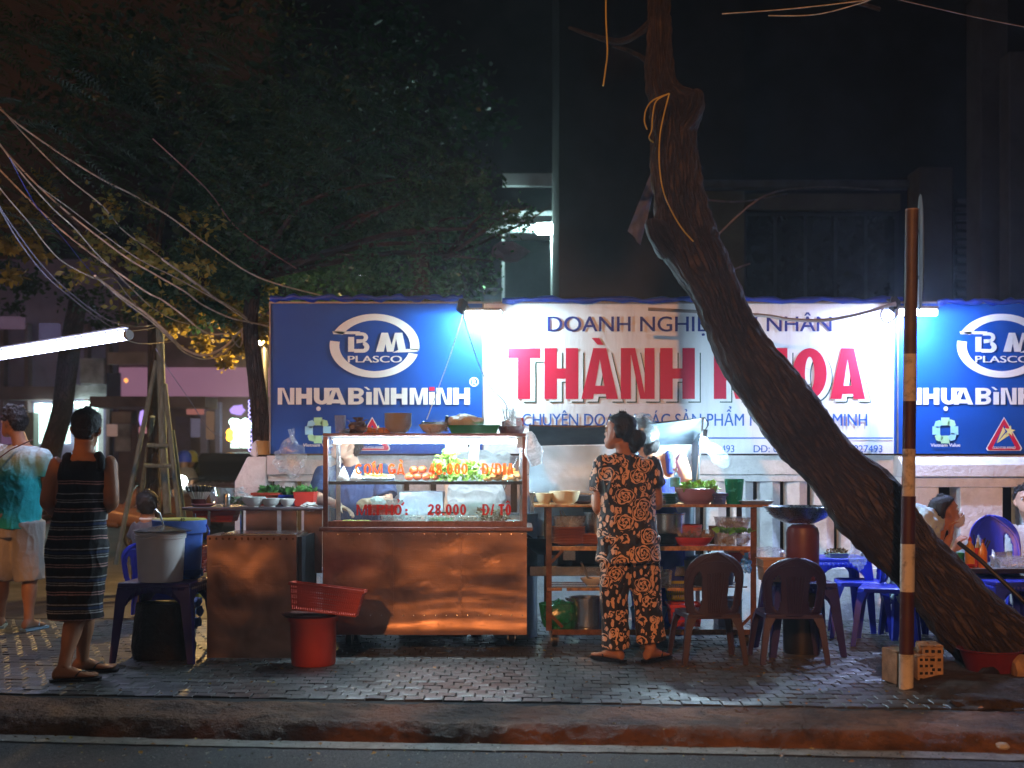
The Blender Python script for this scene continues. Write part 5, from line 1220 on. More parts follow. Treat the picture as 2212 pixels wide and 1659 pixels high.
# ---------------------------------------------------------------- stove with its steel wind shield
HD = 9.35
hood = thing('stove_shield', 'tall bent steel wind shield of the stove behind the women', 'wind shield', (wx(1335, HD), HD + .3, 0))
def sheet(name, pts4, mat, parent, n=14, amp=.006, th=.004):
    a_, b_, c_, d_ = [V(q) for q in pts4]; mb = MB(); vs = []
    nrm = (b_ - a_).cross(d_ - a_).normalized()
    for i in range(n + 1):
        for j in range(n + 1):
            u, v = i / n, j / n; q = a_.lerp(b_, u).lerp(d_.lerp(c_, u), v); vs.append(q + nrm * amp * noise.noise(q * 3.1))
    k = len(vs); vs += [q + nrm * th for q in vs]; N = n + 1
    fs = [(i * N + j, (i + 1) * N + j, (i + 1) * N + j + 1, i * N + j + 1) for i in range(n) for j in range(n)]; fs += [tuple(k + i for i in f[::-1]) for f in fs]
    e = [i for i in range(N)] ; 
    for i in range(n):
        for (p, q) in ((i, i + 1), (i * N, (i + 1) * N), (n * N + i, n * N + i + 1), (i * N + n, (i + 1) * N + n)): fs.append((p, q, k + q, k + p))
    mb.add(vs, fs); return mb.build(name, mat, parent, ang=50)
mb_top = [(1143, 918), (1260, 921), (1388, 918), (1522, 903)]
sheet('canopy_sheet', [P(1143, 962, 9.35), P(1390, 958, 9.35), P(1384, 918, 9.05), P(1143, 919, 9.05)], M('dark_canopy_steel', (.06, .07, .085), rough=.35, metal=.7, var=.3), hood)
sheet('canopy_sheet', [P(1391, 962, 9.35), P(1506, 958, 9.35), P(1524, 904, 9.0), P(1388, 917, 9.05)], STEELB, hood)
mb = MB(); mb.tube(catm([P(1142, 919, 9.04), P(1260, 922, 9.04), P(1388, 917, 9.04)], 5), .007, n=6); mb.build('canopy_lip', RUST, hood)
mb = MB(); mb.tube([P(1388, 917, 9.04), P(1524, 903, 8.99)], .007, n=6); mb.build('canopy_lip', BLACKM, hood)
sheet('back_sheet', [P(1143, 1062, 9.36), P(1335, 1062, 9.36), P(1335, 963, 9.36), P(1143, 963, 9.36)], STEELB, hood)
sheet('back_sheet', [P(1336, 1062, 9.37), P(1493, 1062, 9.37), P(1493, 962, 9.37), P(1336, 962, 9.37)], STEELB, hood)
sheet('side_sheet', [P(1510, 1062, 9.0), P(1494, 1062, 9.36), P(1494, 960, 9.36), P(1510, 935, 9.02)], STEELB, hood)
mb = MB(); mb.tube([P(1505, 1062, 9.05), P(1518, 905, 8.99)], .010, n=8); mb.build('corner_tube', CHROME, hood)
for q in (1145, 1503):
    mb = MB(); mb.box(wx(q, 9.3), wx(q, 9.3) + .03, 9.3, 9.33, 0, wz(1064, 9.3)); mb.build('leg', CHROME, hood)
mb = MB(); mb.box(wx(1147, 9.4), wx(1500, 9.4), 9.405, 9.41, wz(1220, 9.4), wz(1072, 9.4)); mb.build('lower_sheet', STEELB, hood)
mb = MB(); mb.box(wx(1143, 9.3), wx(1506, 9.3), 9.02, 9.36, wz(1240, 9.2), wz(1219, 9.2)); mb.build('stove_top', CHROME, hood, bevel=.004)
mb = MB(); mb.box(wx(1143, 9.3), wx(1500, 9.3), 8.98, 9.35, wz(1068, 9.2), wz(1063, 9.2)); mb.build('ledge', CHROME, hood, bevel=.002)
st = thing('gas_stove', 'black gas stove with square steel knob plate seen through the rack', 'stove', at(1245, 9.15, .5))
z_ = wz(1219, 9.2) + .001
mb = MB(); mb.box(wx(1205, 9.15), wx(1320, 9.15), 9.1, 9.34, z_, z_ + .18); mb.build('stove_body', BLACKM, st, bevel=.01)
mb = MB(); mb.box(wx(1216, 9.1), wx(1243, 9.1), 9.088, 9.098, z_ + .035, z_ + .115); mb.build('knob_plate', CHROME, st, bevel=.002)
mb = MB(); mb.tube([P(1230, 1217, 9.07), P(1230, 1217, 9.088)], .022, n=14); mb.build('knob', BLACKM, st)
wk = thing('wok', 'black wok with handle left of the plate stacks behind the rack', 'wok', at(1172, 9.0, .6))
mb = MB(); mb.lathe([(0, 0), (.08, .01), (.16, .07), (.19, .13), (.185, .13), (.155, .075), (.075, .018), (0, .01)], at(1185, 9.1, wz(1200, 9.1)), 28); mb.build('pan', BLACKM, wk)
mb = MB(); mb.tube([at(1150, 9.0, wz(1165, 9.0)), at(1128, 8.92, wz(1150, 8.9))], .010, n=8); mb.build('handle', BLACKM, wk)
# steel stock box and tall pot behind the case
mb = MB(); mb.box(wx(862, 9.25), wx(958, 9.25), 9.22, 9.5, 0, wz(1062, 9.25)); solo(mb, 'steel_box', STEELB, 'grey steel box between the two vendors behind the glass case', 'box', bevel=.006)
tp = thing('stock_pot', 'tall steel stock pot behind the right end of the glass case', 'pot', at(1118, 9.2, 0))
mb = MB(); mb.lathe([(0, 0), (.16, 0), (.16, .88), (.168, .885), (.15, .885), (.15, .5), (0, .5)], at(1113, 9.25, 0), 32); mb.build('vessel', STEELB, tp)
mb = MB(); mb.tube([P(1117, 990, 9.2), P(1087, 1060, 9.2)], .008, n=8); mb.build('ladle_handle', CHROME, tp)
# bulb on the shield's right corner with a clear bag
bl = thing('hanging_bulb', 'bright bare bulb hanging from the right corner of the steel shield', 'bulb', P(1521, 965, 8.95))
mb = MB(); mb.blob(P(1521, 957, 8.95), (.030, .030, .038), 0, 1, 0, 3); mb.build('glass_bulb', BULBM, bl)
mb = MB(); mb.tube([P(1522, 944, 8.95), P(1524, 928, 8.95)], .016, n=10); mb.build('socket', BLACKM, bl)
mb = MB(); mb.tube(catm([P(1524, 928, 8.95), P(1530, 915, 8.95), P(1524, 905, 8.98)], 4), .004, n=6); mb.build('cord', BLACKM, bl)
mb = MB(); rings = []
for k in range(8):
    t_ = k / 7; c_ = P(1530 + 34 * t_, 962 + 34 * t_, 9.0); w_ = .03 + .055 * math.sin(t_ * 2.4); rings.append([c_ + V((math.cos(a_) * w_ * (.6 + .5 * noise.noise(V((k, a_, 1)))), math.sin(a_) * w_ * .4, math.sin(a_) * w_ * .8)) for a_ in [i * 6.283 / 12 for i in range(12)]])
mb.loft(rings); solo(mb, 'plastic_bag', film_mat('thin_bag_film', (.6, .8, .95), .12, .2), 'clear plastic bag blown out beside the bare bulb', 'bag', ang=70)
bag(P(628, 1022, 10.05) - V((0, 0, .02)), (.12, .05, .14), BAGM, 'clear bag draped over the left part of the balustrade coping', 61, knot=True, amp=.3)
mb = MB(); mb.lathe([(0, 0), (.05, 0), (.065, .11), (.060, .11), (.045, .005), (0, .005)], (0, 0, 0), 20); o = mb.build('tub', M('amber_tub', (.45, .30, .10), rough=.4)); o.location = (wx(570, 10.3), 10.3, zt + .01); tag(o, 'amber tub standing on the left end of the wall', 'tub')
mb = MB(); mb.blob((wx(556, 10.3), 10.3, zt + .06), (.05, .04, .07), .3, 3, 5); solo(mb, 'plastic_bag', BAGW, 'white bag on the left end of the wall beside the amber tub', 'bag')
# thick cable right of the trunk, above the white board
GREYC = M('grey_cable', (.28, .28, .30), rough=.5)
cord([P(1400, 668, 9.6), P(1640, 681, 9.6), P(1700, 690, 9.6), P(1780, 692, 9.6), P(1860, 677, 9.6), P(1935, 655, 9.6)], .014, GREYC, 'thick grey cable sagging across the top of the white board', 'cable', 'cable')
cord([P(1936, 660, 9.5), P(1912, 662, 9.5), P(1902, 682, 9.5), P(1914, 698, 9.5), P(1932, 688, 9.5), P(1940, 668, 9.5)], .008, GREYC, 'loop of grey cable beside the right lamp', 'cable', 'cable')

# ---------------------------------------------------------------- red bucket and basket, left stool, buckets
bk = thing('red_bucket', 'orange red plastic bucket in front of the cart with a tray over its mouth', 'bucket', (wx(677, 7.95), 7.95, 0))
c_ = (wx(677, 7.95), 7.95, 0)
mb = MB(); mb.lathe([(0, 0), (.132, 0), (.136, .01), (.143, .27), (.156, .272), (.158, .298), (.149, .30), (.138, .28), (.128, .012), (0, .012)], c_, 40); mb.build('vessel', REDB, bk)
mb = MB(); mb.lathe([(0, .304), (.155, .304), (.175, .315), (.178, .315), (.16, .300), (0, .300)], (c_[0] - .02, c_[1], 0), 30); mb.build('lid', M('dark_lid', (.08, .02, .015), rough=.4), bk)
basket(wx(624, 7.9), wx(778, 7.9), 7.80, 8.08, .325, .160, REDB, 'orange red slotted basket tilted on top of the red bucket', nx=34, nh=5, rot=(R(-4), R(7), R(2)), tap=.12)

def stool(name, label, x, y, w_, dp, h, mat, rz=0, group=None, tt=.03, spread=.06):
    t = thing(name, label, 'stool' if name == 'stool' else 'table', (0, 0, 0), group)
    mb = MB(); mb.loft([[V((sx * (w_ / 2 + o), sy * (dp / 2 + o), z)) for sx, sy in ((-1, -1), (1, -1), (1, 1), (-1, 1))] for z, o in ((h - tt, .004), (h - .006, 0), (h, -.008))]); mb.build('seat' if name == 'stool' else 'table_top', mat, t, bevel=.004)
    for sx, sy in ((-1, -1), (1, -1), (1, 1), (-1, 1)):
        mb = MB(); A = []
        for z, o, k in ((0, spread, .026), (h * .78, .012, .045), (h - tt - .001, .002, .085)):
            x1, y1 = sx * (w_ / 2 + o), sy * (dp / 2 + o); th = .012
            A.append([V((x1, y1, z)), V((x1 - sx * k * 1.5, y1, z)), V((x1 - sx * k * 1.5, y1 - sy * th, z)), V((x1 - sx * th, y1 - sy * th, z)), V((x1 - sx * th, y1 - sy * k * 1.5, z)), V((x1, y1 - sy * k * 1.5, z))])
        mb.loft(A); mb.build('leg', mat, t, ang=30)
    for (a_, b_) in (((-1, -1), (1, -1)), ((1, -1), (1, 1)), ((1, 1), (-1, 1)), ((-1, 1), (-1, -1))):
        mb = MB(); n = 10; horiz = a_[1] == b_[1]; L_ = (w_ if horiz else dp) - .06
        for i in range(n):
            u0, u1 = (i / n - .5), ((i + 1) / n - .5); d0, d1 = .035 + .11 * abs(u0 * 2) ** 3, .035 + .11 * abs(u1 * 2) ** 3
            def pp(u, z): return V((u * L_, a_[1] * (dp / 2 + .001), z)) if horiz else V((a_[0] * (w_ / 2 + .001), u * L_, z))
            mb.add([pp(u0, h - tt), pp(u1, h - tt), pp(u1, h - tt - d1), pp(u0, h - tt - d0)], [(0, 1, 2, 3)])
        o = mb.build('apron', mat, t, ang=0); s_ = o.modifiers.new('solid', 'SOLIDIFY'); s_.thickness = .006; s_.offset = 0
    t.location = (x, y, 0); t.rotation_euler = (0, 0, rz); return t
stool('stool', 'tall violet blue plastic stool carrying the grey bucket', wx(352, 8.15), 8.22, .46, .44, .50, PURPLEP, R(-5), spread=.04)
GBUC = M('grey_white_plastic', (.80, .77, .80), rough=.45, var=.1, scale=5)
gb = thing('grey_bucket', 'pale grey round bucket with steel lid on the violet stool', 'bucket', at(347, 8.12, .501))
c_ = at(347, 8.12, .501)
mb = MB(); mb.lathe([(0, 0), (.135, 0), (.138, .006), (.151, .27), (.158, .272), (.158, .282), (.154, .284), (.160, .286), (.160, .296), (.154, .298), (.158, .300), (.158, .312), (.150, .316), (.146, .30), (.13, .01), (0, .01)], c_, 48); mb.build('vessel', GBUC, gb)
mb = MB(); mb.lathe([(0, .352), (.03, .350), (.10, .335), (.18, .318), (.182, .322), (.10, .340), (0, .356)], (c_[0] + .015, c_[1], .501), 36, rot=None); mb.build('lid', CHROME, gb)
mb = MB(); mb.tube([(c_[0] + .02, c_[1], .85), (c_[0] + .0, c_[1] - .03, .93), (c_[0] - .02, c_[1] - .05, .955)], [.006, .008, .008], n=8); mb.build('ladle_handle', CHROME, gb)
bt = thing('blue_tub', 'tall blue tub with yellow lid behind the grey bucket', 'tub', at(392, 8.36, .501))
c_ = at(388, 8.36, .501)
mb = MB(); mb.lathe([(0, 0), (.135, 0), (.148, .29), (.170, .295), (.175, .375), (.168, .38), (.14, .31), (0, .31)], c_, 44); mb.build('vessel', M('lit_blue_plastic', (.10, .22, .78), rough=.35), bt)
mb = MB(); mb.lathe([(0, .386), (.165, .386), (.172, .38), (.172, .376), (0, .376)], c_, 44); mb.build('lid', M('yellow_lid', (.60, .60, .12), rough=.4), bt)
mb = MB(); mb.tube(catm([V(c_) + V((.172, 0, .345)), V(c_) + V((.20, -.03, .30)), V(c_) + V((.176, -.05, .25))], 4), .006, n=6); mb.build('handle', BLUEP, bt)
text('.49.', 387, 401, 1119, 1127, 8.18, BLACKM, bt, off=.03)
bowl(wx(410, 8.3), 8.3, .501, .09, .06, BLUEP, 'small blue bowl on the right corner of the violet stool')
# sacks and bins below the stool
BB = M('black_bin_liner', (.012, .012, .012), rough=.35, var=.5, bump=1, bscale=14, bdist=.03)
rings = []; mb = MB()
for z, rx, ry in ((.0, .19, .15), (.08, .20, .16), (.2, .18, .15), (.32, .165, .14), (.355, .16, .13)):
    rings.append([V((wx(350, 8.2) + math.cos(a_) * rx * (1 + .06 * math.sin(a_ * 7 + z * 9)), 8.22 + math.sin(a_) * ry * (1 + .06 * math.sin(a_ * 5)), z)) for a_ in [i * 6.283 / 36 for i in range(36)]])
mb.loft(rings); solo(mb, 'rubbish_bag', BB, 'black rubbish bag standing under the violet stool', 'bag', ang=60)
tray(wx(318, 8.75), wx(415, 8.75), 8.65, 8.95, .30, .13, BLUEP, 'blue box low behind the violet stool', 'storage_box', 'box')
mb = MB(); mb.lathe([(0, 0), (.09, 0), (.10, .1), (0, .1)], (0, 0, 0), 24); o = mb.build('yellow_tub', M('yellow_plastic', (.5, .38, .06), rough=.4)); o.location = at(408, 8.7, .31); tag(o, 'yellow tub behind the right leg of the violet stool', 'tub')
rr = random.Random(9)
for k, y_ in enumerate((1235, 1270, 1300, 1320, 1345)):
    mb = MB(); mb.blob(at(428 + rr.uniform(-2, 3), 8.5, wz(y_, 8.5)), (.028, .03, .035), .4, 3, k, 2); solo(mb, 'blue_cup', M('pale_blue_plastic', (.10, .25, .75), rough=.35), ('highest', 'second highest', 'middle', 'second lowest', 'lowest')[k] + ' of the blue cups strung behind the stool beside the cabinet', 'cup', 'blue cups beside the cabinet')
# ---------------------------------------------------------------- plastic arm-less chairs
def chair(label, x, y, rz, mat, h=.70, w_=.39, seat=.315, group=None):
    """local +Y is the front; the back rest stands at -Y"""
    t = thing('plastic_chair', label, 'chair', (0, 0, 0), group); dp = .36
    mb = MB(); N = 44; vs = {}; fs = []; vl = []
    def half(v): return (w_ / 2) * (.86 + .14 * min(1, v * 2)) * (1 if v < .62 else math.sqrt(max(0, 1 - ((v - .62) / .385) ** 2 * .93)))
    def pos(u, v):
        hw = half(v); return V((u * hw, -dp / 2 - .085 * v ** 1.3 + .055 * (u * u) , seat - .02 + (h - seat + .02) * (v - .03 * u * u * v)))
    for j in range(N + 1):
        for i in range(N + 1): vl.append(pos(i / N * 2 - 1, j / N))
    for j in range(N):
        for i in range(N):
            u = (i + .5) / N * 2 - 1; v = (j + .5) / N
            au = abs(u); hole = ((au - (.60 - .10 * (v - .3))) / .15) ** 2 + ((v - .40) / .30) ** 2 < 1
            slit = False
            if .10 < v < .74 and au < .40 and not hole:
                slit = (int((u + 1) * 22) % 3 == 0) and abs(u) > .02 and False
            if not hole and not slit: fs.append((j * (N + 1) + i, j * (N + 1) + i + 1, (j + 1) * (N + 1) + i + 1, (j + 1) * (N + 1) + i))
    mb.add(vl, fs); b = mb.build('backrest', mat, t, ang=50); s_ = b.modifiers.new('solid', 'SOLIDIFY'); s_.thickness = .009; s_.offset = 0
    for k in range(-3, 4):
        mb = MB(); pts = [pos(k * .085 * (.75 + .5 * v), v) + V((0, -.006, 0)) for v in [.06 + .62 * i / 9 for i in range(10)]]; mb.tube(pts, .0048, n=6); mb.build('rib', mat, b)
    mb = MB(); mb.tube([pos(math.sin(a_) * .985 if True else 0, max(.02, .985 * math.cos(a_) ** .55) if math.cos(a_) > 0 else .02) for a_ in [R(-88 + 176 * i / 30) for i in range(31)]], .010, n=8); mb.build('rim', mat, b)
    mb = MB(); mb.tube([pos(-.97 + 1.94 * i / 16, .86 - .10 * abs(-1 + i / 8) ** 2) + V((0, -.004, 0)) for i in range(17)], .005, n=6); mb.build('ridge', mat, b)
    mb = MB(); ring = [(-w_ / 2, dp / 2 - .04), (-w_ / 2 + .03, dp / 2), (w_ / 2 - .03, dp / 2), (w_ / 2, dp / 2 - .04), (w_ / 2 * .9, -dp / 2), (-w_ / 2 * .9, -dp / 2)]
    mb.loft([[V((x_, y_, seat - .035)) for x_, y_ in ring], [V((x_, y_, seat - .008)) for x_, y_ in ring], [V((x_ * .93, y_ * .93, seat)) for x_, y_ in ring], [V((x_ * .7, y_ * .7, seat - .012)) for x_, y_ in ring]]); mb.build('seat', mat, t, bevel=.003)
    for sx, sy in ((-1, -1), (1, -1), (1, 1), (-1, 1)):
        mb = MB(); A = []
        for z, o, k in ((0, .035, .022), (.05, .032, .024), (seat * .7, .012, .030), (seat - .03, 0, .045)):
            x1 = sx * (w_ / 2 * (.92 if sy < 0 else 1) + o); y1 = sy * (dp / 2 + o * 1.2); th = .010
            A.append([V((x1, y1, z)), V((x1 - sx * k * 1.4, y1, z)), V((x1 - sx * k * 1.4, y1 - sy * th, z)), V((x1 - sx * th, y1 - sy * th, z)), V((x1 - sx * th, y1 - sy * k * 1.4, z)), V((x1, y1 - sy * k * 1.4, z))])
        mb.loft(A); mb.build('leg', mat, t, ang=30)
    t.location = (x, y, 0); t.rotation_euler = (0, 0, R(rz)); return t
CH1 = M('brown_red_plastic', (.050, .031, .050), rough=.45, var=.12); CH2 = M('dusk_violet_plastic', (.030, .022, .095), rough=.45, var=.12)
CHB = M('royal_blue_plastic', (.025, .045, .55), rough=.35, var=.12)
chair('maroon plastic chair seen from behind, next to the floral woman', wx(1530, 8.1), 8.12, 4, CH1, w_=.37)
chair('dark violet plastic chair seen from behind, in front of the gas drum', wx(1706, 8.1), 8.12, -2, CH2, h=.665)
chair('blue plastic chair turned sideways below the trunk, nearer the table', wx(1862, 9.25), 9.3, 78, CHB, h=.80, seat=.40)
chair('blue plastic chair half hidden by the leaning trunk', wx(1925, 8.75), 8.85, 70, CHB, h=.80, seat=.40)
chair('blue plastic chair at the right edge behind the condiment table', wx(2190, 9.2), 9.35, 185, CHB, h=.86, seat=.42)
# stool with drum, colander and boxes
stool('stool', 'dark blue plastic stool carrying the maroon drum', wx(1728, 8.42), 8.46, .40, .38, .475, M('deep_blue_plastic', (.02, .02, .20), rough=.4), R(3), spread=.05)
DX, DY = wx(1736, 8.45), 8.48
dr = thing('drum', 'dark maroon drum standing on the blue stool under a steel colander', 'drum', (DX, DY, .476))
mb = MB(); mb.lathe([(0, 0), (.10, 0), (.108, .02), (.108, .31), (.098, .345), (.07, .365), (.0, .37)], (DX, DY, .476), 36); mb.build('vessel', MAROON, dr)
zc = .476 + .372
co = thing('colander', 'wide steel colander lying on top of the maroon drum', 'colander', (DX, DY, zc))
mb = MB(); mb.lathe([(0, 0), (.10, .004), (.175, .040), (.222, .095), (.240, .110), (.243, .113), (.238, .116), (.216, .102), (.17, .047), (.098, .011), (0, .007)], (DX - .02, DY, zc), 44); mb.build('vessel', M('colander_steel', (.32, .36, .36), rough=.28, metal=1, var=.2, scale=30), co)
mb = MB()
for r_, zz in ((.196, .064), (.21, .079)):
    for k in range(70): a_ = k * 6.283 / 70; mb.blob((DX - .02 + math.cos(a_) * r_ * 1.012, DY + math.sin(a_) * r_ * 1.012, zc + zz), .0026, 0, 1, 0, 1)
mb.build('hole_dots', BLACKM, co, kind='stuff')  # black beads stand in for the dark of the colander openings
for k in range(2):
    tray(wx(1640, 8.35), wx(1702, 8.35), 8.22, 8.45, .478 + .005 + .05 * k, .14 if k == 0 else .045, M('beige_plastic', (.46, .30, .17), rough=.45), ('deep beige box on the stool left of the maroon drum', 'shallow beige tray nested in the beige box')[k], 'box' if k == 0 else 'tray', 'box' if k == 0 else 'tray')
bag((wx(1662, 8.75), 8.75, .52), (.16, .08, .075), BAGM, 'heap of clear bags behind the beige box', 71, knot=False, amp=.3)
mb = MB(); mb.lathe([(0, 0), (.12, 0), (.13, .40), (.11, .41), (0, .41)], (0, 0, 0), 24); o = mb.build('bin', BLACKM); o.location = (wx(1735, 8.4), 8.44, 0); tag(o, 'black bin under the dark blue stool', 'bin')
# blue table and things behind
stool('side_table', 'royal blue plastic table left of the leaning trunk', wx(1812, 9.5), 9.6, .42, .42, wz(1206, 9.4), CHB, 0, spread=.03)
tray(wx(1790, 9.45), wx(1832, 9.45), 9.42, 9.6, wz(1206, 9.4) + .001, .03, M('pale_green_plastic', (.4, .5, .35), rough=.4), 'pale tray with brown herbs on the blue table')
greens(V((wx(1812, 9.45), 9.5, wz(1206, 9.4) + .02)), (.07, .06, .03), 80, .03, FOODB, 'dried brown herbs in the pale tray', 'dried_herbs', 'herbs', 77)
bag((wx(1860, 9.1), 9.15, .50), (.06, .05, .11), BAGM, 'clear bag hanging on the back of the nearer blue chair', 72, amp=.3)
# diners' table at the right edge
D9 = 8.95
tz = wz(1228, D9)
dt = thing('diner_table', 'dark edged table with condiments behind the leaning trunk', 'table', (wx(2180, D9), D9 + .3, 0))
mb = MB(); mb.box(wx(2068, D9), wx(2068, D9) + 1.3, D9, D9 + .62, tz - .03, tz); mb.build('table_top', M('pale_table_top', (.30, .34, .36), rough=.25, var=.2), dt, bevel=.004)
mb = MB(); mb.box(wx(2066, D9), wx(2066, D9) + 1.31, D9 - .012, D9 - .001, tz - .035, tz - .003); mb.build('edge_band', BLACKM, dt)
for x_ in (wx(2090, D9), wx(2068, D9) + 1.2):
    for y_ in (D9 + .05, D9 + .57):
        mb = MB(); mb.tube([(x_, y_, 0), (x_, y_, tz - .031)], .018, n=8); mb.build('leg', CHROME, dt)
stool('stool', 'blue plastic stool under the condiment table at the right edge', wx(2190, 8.8), 8.9, .36, .34, .44, CHB, R(8), spread=.04)
def sauce(x, d, z, r, h, mat, capm, label):
    t = thing('sauce_bottle', label, 'bottle', at(x, d, z)); mb = MB(); mb.lathe([(0, 0), (r, 0), (r, h * .55), (r * .8, h * .68), (r * .38, h * .8), (r * .34, h * .86), (0, h * .86)], at(x, d, z), 18); mb.build('vessel', mat, t)
    mb = MB(); mb.lathe([(0, h * .862), (r * .45, h * .862), (r * .3, h * .93), (r * .12, h), (0, h)], at(x, d, z), 12); mb.build('cap', capm, t)
YB = M('yellow_sauce', (.62, .30, .02), rough=.3, var=.1); OB = M('orange_sauce', (.70, .20, .01), rough=.3, var=.1)
sauce(2095, D9 + .12, tz + .001, .034, .215, YB, REDP, 'yellow squeeze bottle with red cap on the condiment table')
sauce(2123, D9 + .06, tz + .001, .030, .20, OB, M('brown_cap', (.15, .03, .02), rough=.4), 'orange squeeze bottle with brown cap right of the yellow one')
sauce(2112, D9 + .22, tz + .001, .026, .20, M('pale_bottle', (.42, .45, .25), rough=.3), PORC, 'pale green bottle standing behind the two squeeze bottles')
cs = thing('chopstick_holder', 'red holder with dark chopsticks on the condiment table', 'chopstick holder', at(2108, D9 + .16, tz + .001))
mb = MB(); mb.lathe([(0, 0), (.036, 0), (.040, .13), (.036, .13), (.03, .006), (0, .006)], at(2108, D9 + .16, tz + .001), 16); mb.build('vessel', REDP, cs)
for k, (a_, b_, hh) in enumerate(((2106, 2104, 1155), (2112, 2128, 1162), (2114, 2134, 1166), (2116, 2139, 1168))):
    mb = MB(); mb.tube([at(a_, D9 + .16, tz + .03), P(b_, hh, D9 + .16)], .0055 if k else .004, n=6); mb.build('chopstick', BLACKM, cs)
mug(wx(2176, D9), D9 + .12, tz + .001, .043, .105, CLEARG, 'frosted drinking mug on the condiment table')
tray(wx(2160, D9), wx(2240, D9), D9 + .02, D9 + .2, tz + .001, .07, CLEARP, 'clear box of sliced food at the right end of the condiment table', 'storage_box', 'box')
mb = MB(); [mb.blob(at(2175 + 9 * q, D9 + .1, tz + .015), (.03, .05, .012), .3, 3, q, 1) for q in range(6)]; solo(mb, 'sliced_meat', CHICK, 'sliced pinkish food in the clear box', 'food')
mb = MB(); c_ = V(at(2150, D9 + .2, tz + .001)); mb.add([c_ + V((-.03, -.03, 0)), c_ + V((.04, -.03, 0)), c_ + V((.03, .04, 0)), c_ + V((-.03, .03, 0)), c_ + V((-.02, 0, .12))], [(0, 1, 4), (1, 2, 4), (2, 3, 4), (3, 0, 4), (3, 2, 1, 0)]); solo(mb, 'folded_napkin', PORC, 'pointed white napkin on the condiment table', 'napkin', ang=0)
mb = MB(); mb.box(wx(2068, D9 + .3), wx(2082, D9 + .3), D9 + .28, D9 + .36, tz + .001, tz + .09); solo(mb, 'green_carton', GREENP, 'small green carton at the left end of the condiment table', 'carton', bevel=.003)
bowl(wx(2078, D9), D9 + .14, tz + .001, .05, .05, GREENP, 'small green bowl at the left end of the condiment table')
bowl(wx(2100, D9), D9 + .05, tz + .001, .045, .022, REDP, 'little red saucer in front of the yellow bottle', 'saucer', 'saucer')

# ---------------------------------------------------------------- the leaning tree
def bark_mat(name, col, col2, su=14, sv=3.2, bump=1.0, disp=.03):
    m = bpy.data.materials.new(name); t = NT(m); tc = t.n('TexCoord'); mp = t.n('Mapping'); mp.inputs['Scale'].default_value = (su, sv, 1); t.l(tc.outputs['UV'], mp.inputs[0])
    v = t.n('TexVoronoi', feature='DISTANCE_TO_EDGE'); v.inputs['Scale'].default_value = 1.9
    nz = t.noise(mp.outputs[0], 1.3, 5, .6); w_ = t.n('VectorMath', operation='ADD')
    sc_ = t.n('VectorMath', operation='SCALE'); cmb = t.n('CombineXYZ'); t.l(nz, cmb.inputs[0]); t.l(nz, cmb.inputs[1]); t.l(cmb.outputs[0], sc_.inputs[0]); sc_.inputs['Scale'].default_value = 1.3
    t.l(mp.outputs[0], w_.inputs[0]); t.l(sc_.outputs[0], w_.inputs[1]); t.l(w_.outputs[0], v.inputs['Vector'])
    ed = t.ramp(v.outputs['Distance'], [(.0, 0), (.22, 1)]); n2 = t.noise(t.coord('Object'), 26, 6, .7)
    c = t.mix(t.math('MULTIPLY', t.math('ADD', t.math('MULTIPLY', ed, .8), .12), t.ramp(n2, [(.3, .15), (.7, 1)])), (*col2, 1), (*col, 1))
    pn = t.noise(t.coord('Object'), 2.5, 3); c = t.mix(1.0, c, t.ramp(pn, [(.35, .6), (.65, 1.35)]), 'MULTIPLY')
    p = t.n('BsdfPrincipled'); t.l(c, p.inputs['Base Color']); p.inputs['Roughness'].default_value = .78
    h = t.math('ADD', t.math('MULTIPLY', ed, 1.0), t.math('MULTIPLY', n2, .5)); t.l(t.bump(h, bump, disp), p.inputs['Normal']); t.out(p.outputs[0]); _mats[name] = m; return m
BARK = bark_mat('rough_bark', (.115, .082, .062), (.040, .029, .023), 24, 3.2, 1.0, .035)
BARK2 = bark_mat('plain_bark', (.10, .075, .06), (.02, .015, .012), 9, 3)
def trunk(pts, name, mat, parent, n=48, seg=10, amp=.018, ridge=.008, burls=()):
    """pts: (centre, radius); bark relief in the mesh, uv along the stem"""
    cs = catm([p[0] for p in pts], seg); rs = catr([p[1] for p in pts], seg); m_ = len(cs); rings = []; ln = [0.0]
    for i in range(1, m_): ln.append(ln[-1] + (cs[i] - cs[i - 1]).length)
    u = None; vs = []; uv = []
    for i, p in enumerate(cs):
        d = (cs[min(i + 1, m_ - 1)] - cs[max(i - 1, 0)]).normalized()
        u = (d.cross(V((0, 1, 0)))).normalized() if u is None else (u - d * u.dot(d)).normalized(); v = d.cross(u)
        for j in range(n + 1):
            a_ = 2 * math.pi * (j % n) / n; dr_ = u * math.cos(a_) + v * math.sin(a_); q = p + dr_ * rs[i]
            k = amp * noise.noise(q * 2.4) * (rs[i] / .15) + ridge * (abs(noise.noise(V((math.cos(a_) * 5, math.sin(a_) * 5, ln[i] * 1.6)))) - .2) + ridge * .6 * noise.noise(q * 22)
            for (bc, br, bh) in burls:
                dd = (q - bc).length; k += bh * math.exp(-(dd / br) ** 2)
            vs.append(q + dr_ * k); uv.append((j / n, ln[i]))
    fs = [(i * (n + 1) + j, i * (n + 1) + j + 1, (i + 1) * (n + 1) + j + 1, (i + 1) * (n + 1) + j) for i in range(m_ - 1) for j in range(n)]
    off = wloc(parent) if parent else V((0, 0, 0)); me = bpy.data.meshes.new(name); me.from_pydata([q - off for q in vs], [], fs)
    ul = me.uv_layers.new(name='uv')
    for lp in me.loops: ul.data[lp.index].uv = uv[lp.vertex_index]
    me.shade_smooth(); me.materials.append(mat); o = bpy.data.objects.new(name, me); COL.objects.link(o); o.parent = parent; return o
TD_ = 7.75
